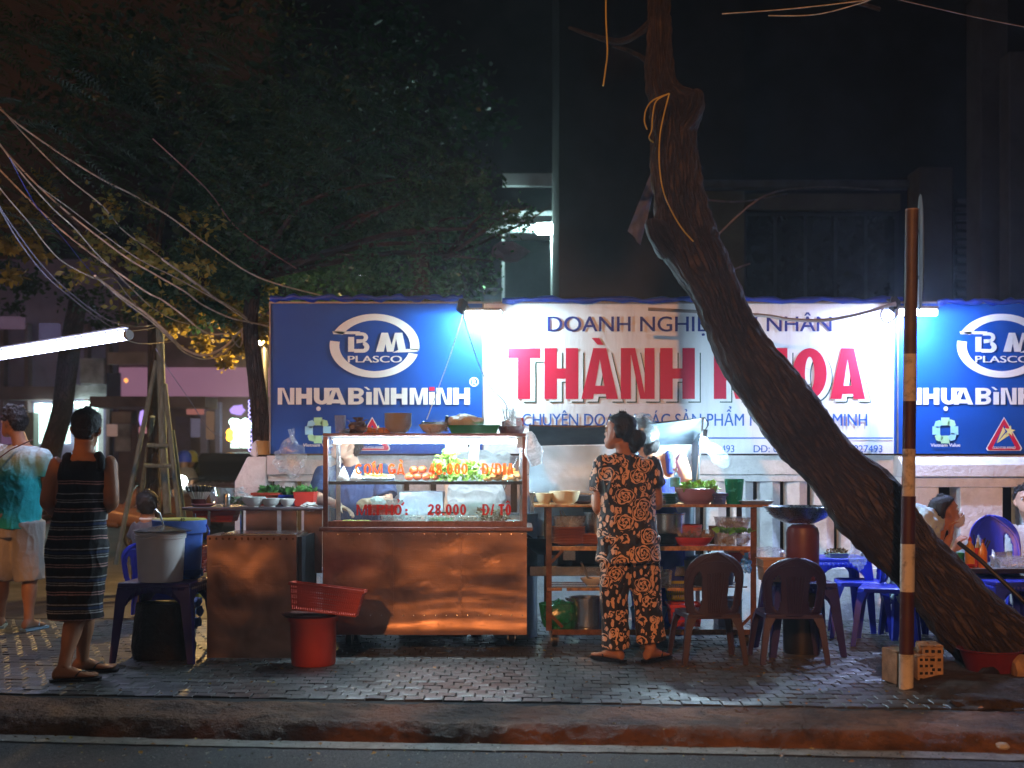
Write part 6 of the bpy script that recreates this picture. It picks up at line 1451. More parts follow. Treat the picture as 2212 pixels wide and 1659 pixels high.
def tp(xl, xr, y, d=TD_): return (P((xl + xr) / 2, y, d), abs(xr - xl) / 2 * d / F)
tree = thing('leaning_tree', 'thick leaning tree with rough bark crossing the white sign board', 'tree', P(2290, 1450, 7.7))
ang_pts = [(P(2300, 1540, 7.6), 0.33), (P(2212, 1455, 7.65), 0.262), (P(2112, 1360, 7.7), 0.226), (P(2033, 1274, 7.72), 0.22), (P(1957, 1190, 7.75), 0.196), (P(1870, 1084, 7.78), 0.203), (P(1787, 996, 7.8), 0.193), (P(1722, 915, 7.8), 0.188), (P(1675, 859, 7.8), 0.184), (P(1611, 764, 7.8), 0.172), (P(1568, 683, 7.8), 0.156), (P(1548, 630, 7.8), 0.152), (P(1513, 565, 7.8), 0.158), (P(1489, 515, 7.8), 0.162), (P(1471, 450, 7.8), 0.152), (P(1461, 392, 7.8), 0.14), (P(1456, 300, 7.8), 0.138), (P(1454, 240, 7.8), 0.146), (P(1428, 180, 7.8), 0.085), (P(1424, 90, 7.8), 0.072), (P(1422, 0, 7.8), 0.062), (P(1412, -140, 7.8), 0.05)]
trunk(ang_pts, 'trunk', BARK, tree, 96, 12, .034, .022, burls=((P(1415, 492, 7.72), .13, .055), (P(1495, 235, 7.75), .13, .05), (P(1432, 560, 7.7), .2, .012)))
for rx_, ry_, rr_ in ((2130, 1452, .09), (2185, 1478, .11), (2300, 1490, .12)):
    trunk([(P(2225, 1432, 7.62), rr_ * 1.5), (P((rx_ + 2225) / 2, (ry_ + 1425) / 2, 7.5), rr_), (P(rx_, ry_ + 8, 7.30), rr_ * .45), (P(rx_ - 14, ry_ + 26, 7.22), rr_ * .2)], 'root', BARK, tree, 26, 6, .02, .012)
# broken branch collar on the top right of the stem and a stub
trunk([(P(1470, 268, 7.75), .10), (P(1492, 238, 7.72), .085), (P(1497, 212, 7.72), .075), (P(1492, 200, 7.72), .05)], 'branch', BARK, tree, 28, 6, .02, .01)
trunk([(P(1448, 535, 7.74), .09), (P(1425, 505, 7.68), .075), (P(1413, 484, 7.66), .06), (P(1412, 474, 7.66), .03)], 'branch', BARK, tree, 28, 6, .02, .01)
for (a_, b_, c_, r_) in (((1418, 40), (1340, 90), (1230, 60), .03), ((1440, 170), (1380, 120), (1325, 100), .022), ((1400, -100), (1600, -60), (1900, 20), .04)):
    trunk([(P(*a_, 7.8), r_), (P(*b_, 7.9), r_ * .7), (P(*c_, 8.2), r_ * .35)], 'branch', BARK2, tree, 14, 6, .01, .004)
YR = M('yellow_cord', (.55, .42, .08), rough=.6)
for k, pts in enumerate(([(1446, 202), (1412, 216), (1396, 236), (1392, 262), (1398, 280)], [(1446, 202), (1418, 218), (1410, 250), (1408, 280), (1402, 298), (1411, 308)], [(1446, 202), (1436, 240), (1426, 290), (1424, 350), (1432, 410), (1450, 455), (1474, 495), (1498, 522)])):
    cord([P(x_, y_, 7.55 + (.06 * (i > 4))) for i, (x_, y_) in enumerate(pts)], .0045, YR, ('short yellow cord end curling left of the leaning trunk', 'knotted yellow cord end hanging on the leaning trunk', 'long yellow cord running down the face of the leaning trunk')[k], 'rope', 'rope')
cord([P(1309, -20, 7.6), P(1309, 40, 7.6), P(1312, 110, 7.6), P(1308, 150, 7.6), P(1303, 186, 7.6)], .005, YR, 'thin yellow cord hanging free at the top, left of the trunk', 'rope', 'rope')
mb = MB(); mb.tube([P(2070, 1172, 8.1), P(2120, 1212, 8.0), P(2212, 1300, 7.9), P(2300, 1390, 7.8)], .014, n=10); solo(mb, 'rod', BLACKM, 'black rod leaning along the upper side of the trunk at the right', 'rod')

# ---------------------------------------------------------------- striped post with round sign seen edge on
PD_ = 7.08
post = thing('striped_post', 'red and white banded metal post with a sign seen edge on', 'sign post', (wx(1957, PD_), PD_, 0))
PWH = M('post_white_paint', (.62, .57, .49), rough=.55, var=.15, dirt=.9, dscale=12, bump=.3); PGY = M('post_grey_paint', (.11, .075, .08), rough=.5, var=.3, dirt=.4); PRD = M('post_red_paint', (.060, .014, .013), rough=.5, var=.25, dirt=.4, dscale=8)
bands = [(1492, 1413, 1), (1413, 1278, 0), (1278, 1175, 1), (1175, 1072, 0), (1072, 970, 1), (970, 867, 0), (867, 765, 1), (765, 455, 2)]
def pxx(y): return 1957 + (1492 - y) * .0125
mb = MB()
for (ya, yb, w_) in bands:
    mb = MB(); r_ = .041 if yb > 1000 else .037; 
    mb.tube([P(pxx(ya), ya, PD_) + (V((0, 0, -.0)) if ya < 1490 else V((0, 0, -.02))), P(pxx(yb), yb, PD_)], r_ * .96, n=28)
    mb.build('band', (PRD, PWH, PGY)[w_], post, ang=50)
mb = MB(); mb.tube([P(pxx(455), 455, PD_), P(pxx(455), 452, PD_)], .036, n=24); mb.build('cap', M('grey_post_cap', (.25, .2, .2), rough=.5), post)
sp_ = P(1987, 548, PD_ - .0)
mb = MB(); q_ = Matrix.Rotation(R(75.5), 3, 'Z'); 
mb.lathe([(0, -.004), (.315, -.004), (.325, 0), (.315, .004), (0, .004)], sp_, 48, rot=q_ @ Matrix.Rotation(R(90), 3, 'X')); mb.build('sign_disc', M('sign_back_grey', (.30, .33, .38), rough=.4, metal=.3), post)
mb = MB(); mb.bar(P(1968, 500, PD_), P(1986, 500, PD_), .02, .02); mb.bar(P(1968, 600, PD_), P(1986, 600, PD_), .02, .02); mb.build('bracket', CHROME, post)

# ---------------------------------------------------------------- pit with bricks, basin, basket
SOIL = M('dark_soil', (.06, .045, .035), rough=.95, var=.6, scale=14, bump=1, bscale=30, bdist=.03)
mb = MB(); n = 40; vs = []
for i in range(n + 1):
    for j in range(n + 1):
        x_ = 2.12 + 2.4 * i / n; y_ = 6.75 + 1.4 * j / n; e_ = min(i, j, n - j) / n; vs.append((x_, y_, -.012 + min(.06, e_ * .5) + .022 * noise.noise(V((x_ * 5, y_ * 5, 0)))))
mb.add(vs, [(i * (n + 1) + j, (i + 1) * (n + 1) + j, (i + 1) * (n + 1) + j + 1, i * (n + 1) + j + 1) for i in range(n) for j in range(n)]); o = solo(mb, 'soil', SOIL, 'dark soil mound round the foot of the leaning tree', 'soil'); o['kind'] = 'stuff'
BRK = M('orange_hollow_brick', (.42, .28, .17), rough=.85, var=.4, scale=14, bump=.9, bscale=50, bdist=.006, dirt=.5, dscale=9)
def hollow_brick(label, x_, y_, z_, w_, dp, h, rz, group=None):
    t = thing('hollow_brick', label, 'brick', (0, 0, 0), group); mb = MB(); mb.box(-w_ / 2, w_ / 2, -dp / 2 + .003, dp / 2, 0, h); mb.build('block', BRK, t, bevel=.005)
    for a_ in (-.30, 0, .30):
        for b_ in (.14, .36, .62, .84):
            hx, hz_ = a_ * w_, b_ * h; mb = MB(); mb.box(hx - w_ * .085, hx + w_ * .085, -dp / 2 - .0015, -dp / 2 + .012, hz_ - w_ * .075, hz_ + w_ * .075); mb.build('hole', VOID, t, bevel=.002)  # near-black blocks stand in for the shade inside the holes
    for q_ in range(3):
        mb = MB(); mb.blob((w_ * (.3 - .35 * q_), -dp / 2 + .01, h - .004), (.022, .02, .008), .4, 3, q_, 2); mb.build('mortar', BRK, t)
    t.location = (x_, y_, z_); t.rotation_euler = (0, 0, R(rz)); return t
hollow_brick('hollow brick standing left behind the striped post', wx(1945, 7.25), 7.3, 0, .105, .18, .19, 12)
hollow_brick('hollow brick right of the striped post, the larger upright one', wx(2014, 7.3), 7.35, 0, .115, .19, .215, -6)
hollow_brick('hollow brick between the post and the larger upright brick', wx(1990, 7.33), 7.34, 0, .10, .18, .16, 3)
mb = MB(); mb.blob(at(1993, 7.33, .19), (.045, .05, .04), .3, 2, 8, 2); solo(mb, 'brick_lump', BRK, 'broken lump of brick resting between two hollow bricks', 'brick lump')
t = thing('wire_basket', 'round green wire basket behind the hollow bricks', 'basket', (wx(2004, 7.9), 7.9, 0))
mb = MB(); mb.lathe([(0, 0), (.075, 0), (.1, .10), (.092, .10), (.068, .006), (0, .006)], (wx(2004, 7.9), 7.9, 0), 24); mb.build('vessel', M('green_grey_wire', (.10, .2, .18), rough=.4), t)
for k in range(22):
    a_ = k * 6.283 / 22; c2 = V((wx(2004, 7.9) + math.cos(a_) * .1, 7.9 + math.sin(a_) * .1, .10)); mb = MB(); mb.tube([c2, c2 + V((math.cos(a_) * .006, math.sin(a_) * .006, .028))], .003, n=5); mb.build('spike', M('mint_spike', (.4, .7, .6), rough=.4), t)
mb = MB(); mb.lathe([(0, 0), (.12, .0), (.175, .16), (.19, .165), (.19, .172), (.165, .168), (.115, .01), (0, .01)], (wx(2140, 7.45), 7.45, .0), 40); solo(mb, 'red_basin', M('dark_red_basin', (.16, .018, .022), rough=.45, var=.3, scale=6, dirt=.3), 'dark red basin sitting in front of the foot of the leaning tree', 'basin')
mb = MB(); mb.blob((wx(2203, 7.3), 7.3, .06), (.05, .06, .10), .2, 2, 8, 2); solo(mb, 'rubble_stone', BRK, 'orange stone at the right edge beside the dark red basin', 'stone')
mb = MB(); mb.blob((wx(2128, 6.6), 6.62, .0), (.20, .12, .05), .25, 2, 3, 3); solo(mb, 'soil_heap', SOIL, 'low heap of dark soil before the basin at the kerb', 'soil heap')
LF = [M('dry_leaf_orange', (.45, .20, .03), rough=.6, var=.3), M('dry_leaf_yellow', (.55, .40, .06), rough=.6, var=.3), M('paper_scrap', (.6, .58, .5), rough=.7, var=.2)]
rl = random.Random(21)
spots = [(1320, 1644, 0), (1605, 1638, 0), (1688, 1640, 0), (1755, 1640, 0), (1880, 1640, 1), (1952, 1638, 1), (1988, 1560, 1), (2033, 1643, 1), (2045, 1643, 0), (675, 1648, 0), (490, 1640, 2), (580, 1642, 0), (1467, 1460, 2), (1505, 1476, 1),
         (1800, 1480, 2), (1835, 1500, 1), (1180, 1545, 1), (1246, 1535, 1), (750, 1495, 2), (1010, 1570, 1), (1390, 1560, 1), (170, 1480, 2), (1540, 1436, 0), (1575, 1445, 0), (1500, 1558, 1)]
nsp = len(spots)
for k in range(340): spots.append((rl.uniform(0, 2212), rl.uniform(1395, 1655), rl.choice((0, 1, 0, 2))))
lm = []
for mt in LF:
    for k in range(3):
        mb = MB(); s_ = .5 + .25 * k; mb.add([(0, 0, 0), (.012 * s_, .012 * s_, .004), (.03 * s_, .004, .002), (.012 * s_, -.010 * s_, .006), (.014 * s_, 0, .0)], [(0, 1, 4), (1, 2, 4), (2, 3, 4), (3, 0, 4)]); o = mb.build('leaf', mt, None, ang=0, recalc=False); lm.append(o.data); bpy.data.objects.remove(o)
lit = {}; seen_l = set()
WH = ('the striped dress woman', 'the violet stool', 'the steel cabinet', 'the red bucket', 'the middle of the glass case cart', 'the floral woman', 'the maroon chair', 'the striped post', 'the right frame edge')
for k, (x_, y_, c2) in enumerate(spots):
    y_m = 3456 / (y_ - 1000); xx = wx(x_, y_m); ky = kerb_y(xx)
    z_ = .003 if y_m > ky else (-.01 - .03 * (ky - y_m) / .4 if y_m > ky - .42 else -.092)
    if y_m < ky - .40: y_m = 2765 * 1.345 / (y_ - 1000); xx = wx(x_, y_m)
    lb_ = (c2, y_ > 1600, y_ > 1535, min(8, int(x_ / 246))); dup = lb_ in seen_l; seen_l.add(lb_)
    if k >= nsp or dup:
        me = lm[c2 * 3 + k % 3]; q_ = Euler((rl.uniform(-.3, .3), rl.uniform(-.3, .3), rl.uniform(0, 6.3))).to_matrix(); lit.setdefault(c2, MB()).add([q_ @ v.co + V((xx, y_m, z_ + .006)) for v in me.vertices], [tuple(p.vertices) for p in me.polygons]); continue
    o = bpy.data.objects.new('fallen_leaf' if c2 < 2 else 'paper_scrap', lm[c2 * 3 + k % 3]); COL.objects.link(o); o.location = (xx, y_m, z_ + .006); o.rotation_euler = (rl.uniform(-.3, .3), rl.uniform(-.3, .3), rl.uniform(0, 6.3))
    tag(o, ('curled orange leaf', 'small yellow leaf', 'tiny pale paper scrap')[c2] + (' in the gutter below ' if y_ > 1600 else ' on the kerb below ' if y_ > 1535 else ' on the paving by ') + WH[min(8, int(x_ / 246))], 'leaf' if c2 < 2 else 'litter', ('orange leaves on the ground', 'yellow leaves on the ground', 'pale scraps on the ground')[c2])
mb = MB(); mb.blob((wx(2172, 5.95), 5.98, -.075), (.035, .03, .022), .35, 3, 2, 2); solo(mb, 'crumpled_paper', LF[2], 'crumpled pale paper in the gutter at the right edge', 'paper')
for c2, m_ in lit.items():
    o = m_.build('leaf_litter', LF[c2], None, ang=0, recalc=False, kind='stuff'); tag(o, ('scattered dry orange leaf bits over pavement and kerb', 'scattered yellow leaf bits over pavement and kerb', 'scattered pale scraps over pavement and kerb')[c2], 'litter')
rg_ = random.Random(77); grit = [MB(), MB()]
for k in range(5200):
    x_ = rg_.uniform(-3.2, 3.2); y_ = rg_.uniform(5.0, 6.1) if k % 4 else rg_.uniform(6.1, 8.0); ky = kerb_y(x_)
    z_ = -.103 if y_ < ky - .63 else -.094 if y_ < ky - .48 else (-.006 - .03 * (ky - y_) / .4 if y_ < ky else 0)
    s_ = rg_.uniform(.002, .0065) * (1 if y_ < ky else .6); a_ = rg_.uniform(0, 6.3); q = V((x_, y_, z_)); u = V((math.cos(a_), math.sin(a_), 0)) * s_; v = V((-math.sin(a_), math.cos(a_), 0)) * s_ * .8
    grit[rg_.random() < .3].add([q - u, q + v * .9, q + u, q - v, q + V((0, 0, s_ * .8))], [(0, 3, 4), (3, 2, 4), (2, 1, 4), (1, 0, 4)])
for k in (0, 1):
    o = grit[k].build('road_grit', (M('dark_grit', (.10, .09, .085), rough=.8, var=.6), M('pale_grit', (.34, .31, .27), rough=.8, var=.5))[k], None, ang=0, recalc=False, kind='stuff'); tag(o, ('dark coarse grit strewn over road, gutter and kerb', 'pale grit specks strewn over road, gutter and kerb')[k], 'grit')
# ---------------------------------------------------------------- the people
SK1 = skin_mat('warm_brown_skin', (.42, .20, .11)); SK2 = skin_mat('light_skin', (.55, .34, .24)); SK3 = skin_mat('tan_skin', (.34, .18, .11))
def floral_mat():
    m = bpy.data.materials.new('rose_print_cloth'); t = NT(m); co = t.coord('Object', (1, .45, 1))
    def vec(op, a, b):
        nd = t.n('VectorMath', operation=op)
        for i, q in enumerate((a, b)):
            if isinstance(q, tuple): nd.inputs[i].default_value = q
            else: t.l(q, nd.inputs[i])
        return nd.outputs[0] if op != 'LENGTH' else nd.outputs['Value']
    wn = t.n('TexNoise'); wn.inputs['Scale'].default_value = 22; wn.inputs['Detail'].default_value = 2; t.l(co, wn.inputs['Vector'])
    wob = vec('MULTIPLY', vec('SUBTRACT', wn.outputs['Color'], (.5, .5, .5)), (.024, .024, .024)); wob2 = vec('ADD', co, wob)
    def ink(scale, off, rad, rings, petals):
        v = t.n('TexVoronoi', feature='F1'); v.inputs['Scale'].default_value = scale; v.inputs['Randomness'].default_value = .72
        c2 = vec('ADD', wob2, off); t.l(c2, v.inputs['Vector']); dist = v.outputs['Distance']
        dv_ = vec('SUBTRACT', vec('MULTIPLY', c2, (scale,) * 3), vec('MULTIPLY', v.outputs['Position'], (scale,) * 3)); sp = t.n('SeparateXYZ'); t.l(dv_, sp.inputs[0])
        an = t.math('ARCTAN2', sp.outputs[2], sp.outputs[0])
        lob = t.math('MULTIPLY', t.math('SINE', t.math('ADD', t.math('MULTIPLY', an, petals), t.math('MULTIPLY', dist, 22))), .028)
        dd = t.math('ADD', dist, lob); spi = t.math('ADD', t.math('MULTIPLY', dd, rings * 6.283 / rad), t.math('MULTIPLY', an, 2.0))
        ln = t.math('GREATER_THAN', t.math('SINE', spi), -.15); ins = t.math('LESS_THAN', dd, rad); return t.math('MULTIPLY', ln, ins), dd
    a, da = ink(8.2, (0, 0, 0), .47, 3.4, 5); b, db = ink(13, (3.3, 1.1, 7.7), .38, 2.0, 3)
    lv = t.n('TexVoronoi', feature='F1'); lv.inputs['Scale'].default_value = 17; lv.inputs['Randomness'].default_value = .9; mp = t.n('Mapping'); mp.inputs['Rotation'].default_value = (0, R(40), 0); mp.inputs['Scale'].default_value = (2.1, 1, 1); t.l(wob2, mp.inputs[0]); t.l(mp.outputs[0], lv.inputs['Vector'])
    leaf = t.math('MULTIPLY', t.math('LESS_THAN', lv.outputs['Distance'], .40), t.math('GREATER_THAN', lv.outputs['Distance'], .07))
    out = t.math('GREATER_THAN', da, .53); rest = t.math('MULTIPLY', out, t.math('MAXIMUM', leaf, t.math('MULTIPLY', b, t.math('GREATER_THAN', t.noise(co, 5, 2), .36))))
    f = t.math('MAXIMUM', a, rest); c = t.mix(f, (.010, .007, .006, 1), (.74, .44, .27, 1))
    p = t.n('BsdfPrincipled'); t.l(c, p.inputs['Base Color']); p.inputs['Roughness'].default_value = .72; p.inputs['Sheen Weight'].default_value = .15
    t.l(t.bump(t.noise(t.coord('Object'), 16, 3), .3, .02), p.inputs['Normal']); t.out(p.outputs[0]); _mats['floral'] = m; return m
FLOR = floral_mat()
def stripe_mat():
    m = bpy.data.materials.new('striped_knit'); t = NT(m); tc = t.coord('Object'); sp = t.n('SeparateXYZ'); nz = t.noise(tc, 5, 2)
    t.l(tc, sp.inputs[0]); z = t.math('ADD', sp.outputs[2], t.math('MULTIPLY', t.math('SUBTRACT', nz, .5), .022))
    fr = t.math('FRACT', t.math('DIVIDE', z, .160))
    def band(c0, w_): return t.math('LESS_THAN', t.math('ABSOLUTE', t.math('SUBTRACT', fr, c0)), w_)
    pat = t.math('MAXIMUM', t.math('MAXIMUM', band(.08, .022), band(.17, .018)), t.math('MAXIMUM', band(.42, .02), t.math('MAXIMUM', band(.50, .012), band(.72, .02))))
    lim = t.math('LESS_THAN', sp.outputs[2], 1.165)
    teal = t.math('MULTIPLY', band(.60, .05), t.math('LESS_THAN', sp.outputs[2], .95)); c = t.mix(teal, (.008, .007, .010, 1), (.012, .03, .10, 1))
    wht = t.mix(t.ramp(fr, [(.3, 0), (.31, 1)], 'CONSTANT'), (.52, .30, .28, 1), (.45, .45, .47, 1))
    dash = t.ramp(t.noise(t.coord('Object', (1, 1, .2)), 90, 2), [(.35, .55), (.6, 1)]); c = t.mix(t.math('MULTIPLY', t.math('MULTIPLY', pat, lim), dash), c, wht)
    p = t.n('BsdfPrincipled'); t.l(c, p.inputs['Base Color']); p.inputs['Roughness'].default_value = .85; t.l(t.bump(t.noise(t.coord('Object'), 120, 3), .4, .004), p.inputs['Normal']); t.out(p.outputs[0]); return m
STRP = stripe_mat()
def cloth(name, col, **k): return M(name, col, rough=.85, var=k.pop('var', .12), scale=5, bump=.5, bscale=26, bdist=.012, sheen=.1, **k)

# --- woman in the rose print suit, her back to the camera
d = 8.03
J = dict(head=P(1338, 932, d), neck=P(1352, 975, d) + V((0, .01, 0)), sL=P(1303, 1005, d), sR=P(1402, 1003, d), chest=P(1353, 1055, d), pelvis=P(1358, 1165, d),
         eL=P(1296, 1096, d + .02), wL=P(1285, 1074, d + .26), eR=P(1418, 1085, d + .05), wR=P(1405, 1080, d + .30),
         hL=P(1332, 1180, d), kL=P(1328, 1295, d), aL=P(1330, 1405, d + .0), hR=P(1385, 1180, d), kR=P(1396, 1295, d), aR=P(1406, 1405, d))
J['sL'].z += .01
root, H, body = human('person', 'woman in black rose print blouse and trousers standing with her back turned', J, SK1, head=(58, -6, 0), hands={'L': ((.15, .9, .25), (1, 0, -.4), .55, 1), 'R': ((-.2, .9, 0), (-1, 0, 0), .5, -1)},
                      feet={'L': (38, .02), 'R': (-38, .02)}, vox=.0055, hair='bun', a=1.0, arm=1.12, base=(wx(1368, d), d, 0), torso_kw=dict(waistk=1.15, chestk=1.02))
mb = MB(); torso(mb, J, .022, upto='sh', low=.10, a=1.02, waistk=1.12, belly=.012); sleeve(mb, J, 'L', .62, .080, .082); sleeve(mb, J, 'R', .55, .078, .080)
mb.loft([el(J['pelvis'] + V((0, 0, z_)), V((1, 0, 0)), V((0, 1, 0)), a_, b_, 22) for z_, a_, b_ in ((-.135, .205, .165), (-.06, .198, .158), (.04, .178, .14))])
remeshed(mb, 'blouse', FLOR, root, .007, wr=.014, wfreq=(9, 9, 4), smooth=3)
mb = MB()
for s in 'LR':
    h_, k_, a_ = J['h' + s], J['k' + s], J['a' + s]
    mb.tube(catm([h_ + V((0, 0, .06)), h_.lerp(k_, .35), k_, k_.lerp(a_, .5), a_ + V((0, .01, .065 if s == 'R' else .02))], 5), catr([.125, .105, .083, .084, .086], 5), n=22)
mb.loft([el(J['pelvis'] + V((0, 0, z_)), V((1, 0, 0)), V((0, 1, 0)), a_, b_, 22) for z_, a_, b_ in ((-.10, .17, .13), (.0, .185, .145), (.06, .175, .135))])
remeshed(mb, 'trousers', FLOR, root, .0075, wr=.016, wfreq=(11, 11, 3.5), smooth=3)
for s, yw in (('L', 38), ('R', -38)): flipflop(root, J['a' + s] + V((0, -.0, 0)), yw, BLACKM, .003)

# --- woman in the striped tank dress, left foreground
d = 7.45
J = dict(head=P(187, 925, d), neck=P(181, 968, d), sL=P(128, 1002, d), sR=P(232, 1000, d), chest=P(178, 1055, d), pelvis=P(165, 1170, d),
         eL=P(103, 1080, d - .02), wL=P(128, 1118, d + .22), eR=P(240, 1082, d + .0), wR=P(214, 1108, d + .24),
         hL=P(145, 1185, d), kL=P(166, 1318, d + .02), aL=P(137, 1432, d - .14), hR=P(187, 1185, d), kR=P(184, 1318, d + .08), aR=P(178, 1418, d + .16))
J['aL'].z = .075; J['aR'].z = .075
root, H, body = human('person', 'woman in dark sleeveless dress with thin stripes, back turned, at the left', J, SK1, head=(0, 2, 4), hands={'R': ((.1, .9, .1), (-1, 0, 0), .6, -1), 'L': ((.2, .9, 0), (1, 0, 0), .6, 1)},
                      feet={'L': (-68, .018), 'R': (-72, .018)}, vox=.006, hair='cap', a=.98, base=(wx(165, d), d, 0), arm=1.2, torso_kw=dict(waistk=1.0), face=True)
mb = MB(); Lv, Fv, up = V((-1, 0, 0)), V((0, 1, 0)), V((0, 0, 1))
rr_ = [(P(164, 1338, d), .158, .125), (P(162, 1300, d), .160, .13), (P(163, 1240, d), .168, .14), (P(166, 1180, d), .178, .15), (P(172, 1120, d), .150, .128), (P(176, 1085, d), .140, .122), (P(180, 1050, d), .146, .128), (P(180, 1022, d), .150, .120), (P(180, 1004, d), .138, .100), (P(180, 997, d), .120, .085)]
mb.loft([el(c, Lv, Fv, a_, b_, 26, .9) for c, a_, b_ in rr_])
for sx in (142, 218):
    mb.tube(catm([P(sx, 1015, d - .085), P(sx, 995, d - .075), P(sx + (5 if sx < 180 else -5), 984, d - .01), P(sx, 995, d + .08), P(sx, 1020, d + .10)], 4), .022, n=12)
remeshed(mb, 'dress', STRP, root, .007, wr=.010, wfreq=(8, 8, 4), smooth=4)
for s, yw in (('L', -68), ('R', -72)): flipflop(root, J['a' + s], yw, BLACKM, .001)
mb = MB(); mb.blob(P(222, 1112, d + .30), (.03, .02, .05), .3, 3, 4, 2); solo(mb, 'paper_cup', PORC, 'white cup held by the woman in the striped dress', 'cup')
mb = MB(); mb.blob(P(138, 1072, d + .22), (.035, .02, .06), .2, 3, 4, 2); solo(mb, 'white_purse', PORC, 'small white pouch glimpsed inside the crook of the striped woman\'s left arm', 'pouch')

# --- man in the turquoise and white shirt at the left edge
d = 9.55
J = dict(head=P(28, 912, d), neck=P(46, 952, d), sL=P(5, 975, d + .10), sR=P(94, 984, d - .08), chest=P(48, 1030, d), pelvis=P(36, 1125, d),
         eL=P(-25, 1030, d + .22), wL=P(10, 992, d + .36), eR=P(104, 1052, d - .02), wR=P(92, 1092, d + .14),
         hL=P(12, 1140, d + .04), kL=P(4, 1250, d + .04), aL=P(0, 1338, d + .12), hR=P(60, 1140, d - .03), kR=P(64, 1248, d), aR=P(62, 1338, d - .03))
J['aL'].z = .08; J['aR'].z = .08
root, H, body = human('person', 'man in white and turquoise t-shirt and pale shorts at the left edge', J, SK3, head=(62, -4, 0), hands={'L': ((.7, .2, .3), (.3, .8, 0), .6, 1), 'R': ((-.3, .8, -.2), (-1, 0, 0), .5, -1)},
                      feet={'L': (20, .02), 'R': (-15, .02)}, vox=.008, hair='curly', base=(wx(34, d), d, 0), a=1.05, arm=1.1, leg=1.0)
TEE = bpy.data.materials.new('turquoise_pale_top'); t_ = NT(TEE); co_ = t_.coord('Object'); sp_2 = t_.n('SeparateXYZ'); t_.l(co_, sp_2.inputs[0])
zz_ = t_.math('ADD', sp_2.outputs[2], t_.math('MULTIPLY', t_.noise(co_, 5, 5, .6), .22)); cc_ = t_.mix(t_.ramp(t_.math('SUBTRACT', zz_, .65), [(.62, 0), (.84, 1)]), (.02, .48, .54, 1), (.50, .56, .57, 1))  # turquoise fading to pale towards the shoulders
p_ = t_.n('BsdfPrincipled'); t_.l(cc_, p_.inputs['Base Color']); p_.inputs['Roughness'].default_value = .85; t_.l(t_.bump(t_.noise(co_, 18, 3), .5, .02), p_.inputs['Normal']); t_.out(p_.outputs[0])
mb = MB(); torso(mb, J, .026, upto='sh', low=.06, a=1.0, waistk=1.2); sleeve(mb, J, 'L', .55, .080, .078); sleeve(mb, J, 'R', .62, .080, .078); remeshed(mb, 't_shirt', TEE, root, .009, wr=.014, wfreq=(8, 8, 5), smooth=4)
mb = MB()
for s in 'LR': mb.tube(catm([J['h' + s] + V((0, 0, .05)), J['h' + s].lerp(J['k' + s], .5), J['k' + s] + V((0, 0, -.01))], 5), catr([.125, .118, .110], 5), n=20)
mb.loft([el(J['pelvis'] + V((0, 0, z_)), V((1, 0, 0)), V((0, 1, 0)), a_, b_, 22) for z_, a_, b_ in ((-.12, .17, .13), (.0, .18, .14), (.06, .175, .135))])
remeshed(mb, 'shorts', cloth('pale_shorts', (.38, .37, .36)), root, .009, wr=.012, wfreq=(9, 9, 4), smooth=3)
for s, yw in (('L', 20), ('R', -15)): flipflop(root, J['a' + s], yw, M('pale_blue_rubber', (.25, .42, .55), rough=.5), .003)
mb = MB(); mb.tube([P(-30, 1010, d - .2), P(22, 972, d - .16), P(70, 950, d - .13)], .012, n=8, flat=.4); solo(mb, 'bag_strap', M('brown_strap', (.12, .04, .03), rough=.6), 'brown strap across the back of the man at the left edge', 'strap')

# --- young man in navy shirt behind the left end of the case
d = 9.25
J = dict(head=P(752, 962, d) , neck=P(762, 1000, d), sL=P(700, 1022, d + .02), sR=P(826, 1018, d), chest=P(762, 1065, d), pelvis=P(765, 1175, d + .05),
         eL=P(690, 1078, d - .05), wL=P(733, 1092, d - .30), eR=P(838, 1085, d - .12), wR=P(806, 1080, d - .32))
J['flip'] = True; J['head'].y -= .06
root, H, body = human('person', 'young man in navy t-shirt working behind the left end of the glass case', J, SK2, head=(112, -18, 0), hands={'L': ((.8, -.4, -.35), (0, -.3, -1), .3, -1), 'R': ((-.5, -.6, -.1), (-.5, 0, -.8), .5, 1)}, vox=.007, hair='short', base=(wx(765, d), d, 0), hk=1.02)
mb = MB(); torso(mb, J, .024, upto='sh', low=.1, a=1.05, waistk=1.2); sleeve(mb, J, 'L', .8, .082, .085); sleeve(mb, J, 'R', .8, .080, .082); remeshed(mb, 't_shirt', cloth('navy_cloth', (.028, .05, .13)), root, .009, wr=.014, smooth=4)
mb = MB()
for sx in (-.09, .09): mb.tube([J['pelvis'] + V((sx, 0, 0)), J['pelvis'] + V((sx, 0, -.40)), V((J['pelvis'].x + sx, J['pelvis'].y, .04))], [.12, .095, .075], n=16)
remeshed(mb, 'trousers', cloth('black_cloth', (.015, .015, .02)), root, .011, wr=.01)
mb = MB(); mb.blob(P(815, 1085, d - .35), (.055, .04, .045), .25, 3, 5, 2); solo(mb, 'plastic_glove', BAGW, 'white plastic glove bag on the hand of the young man in navy', 'glove')

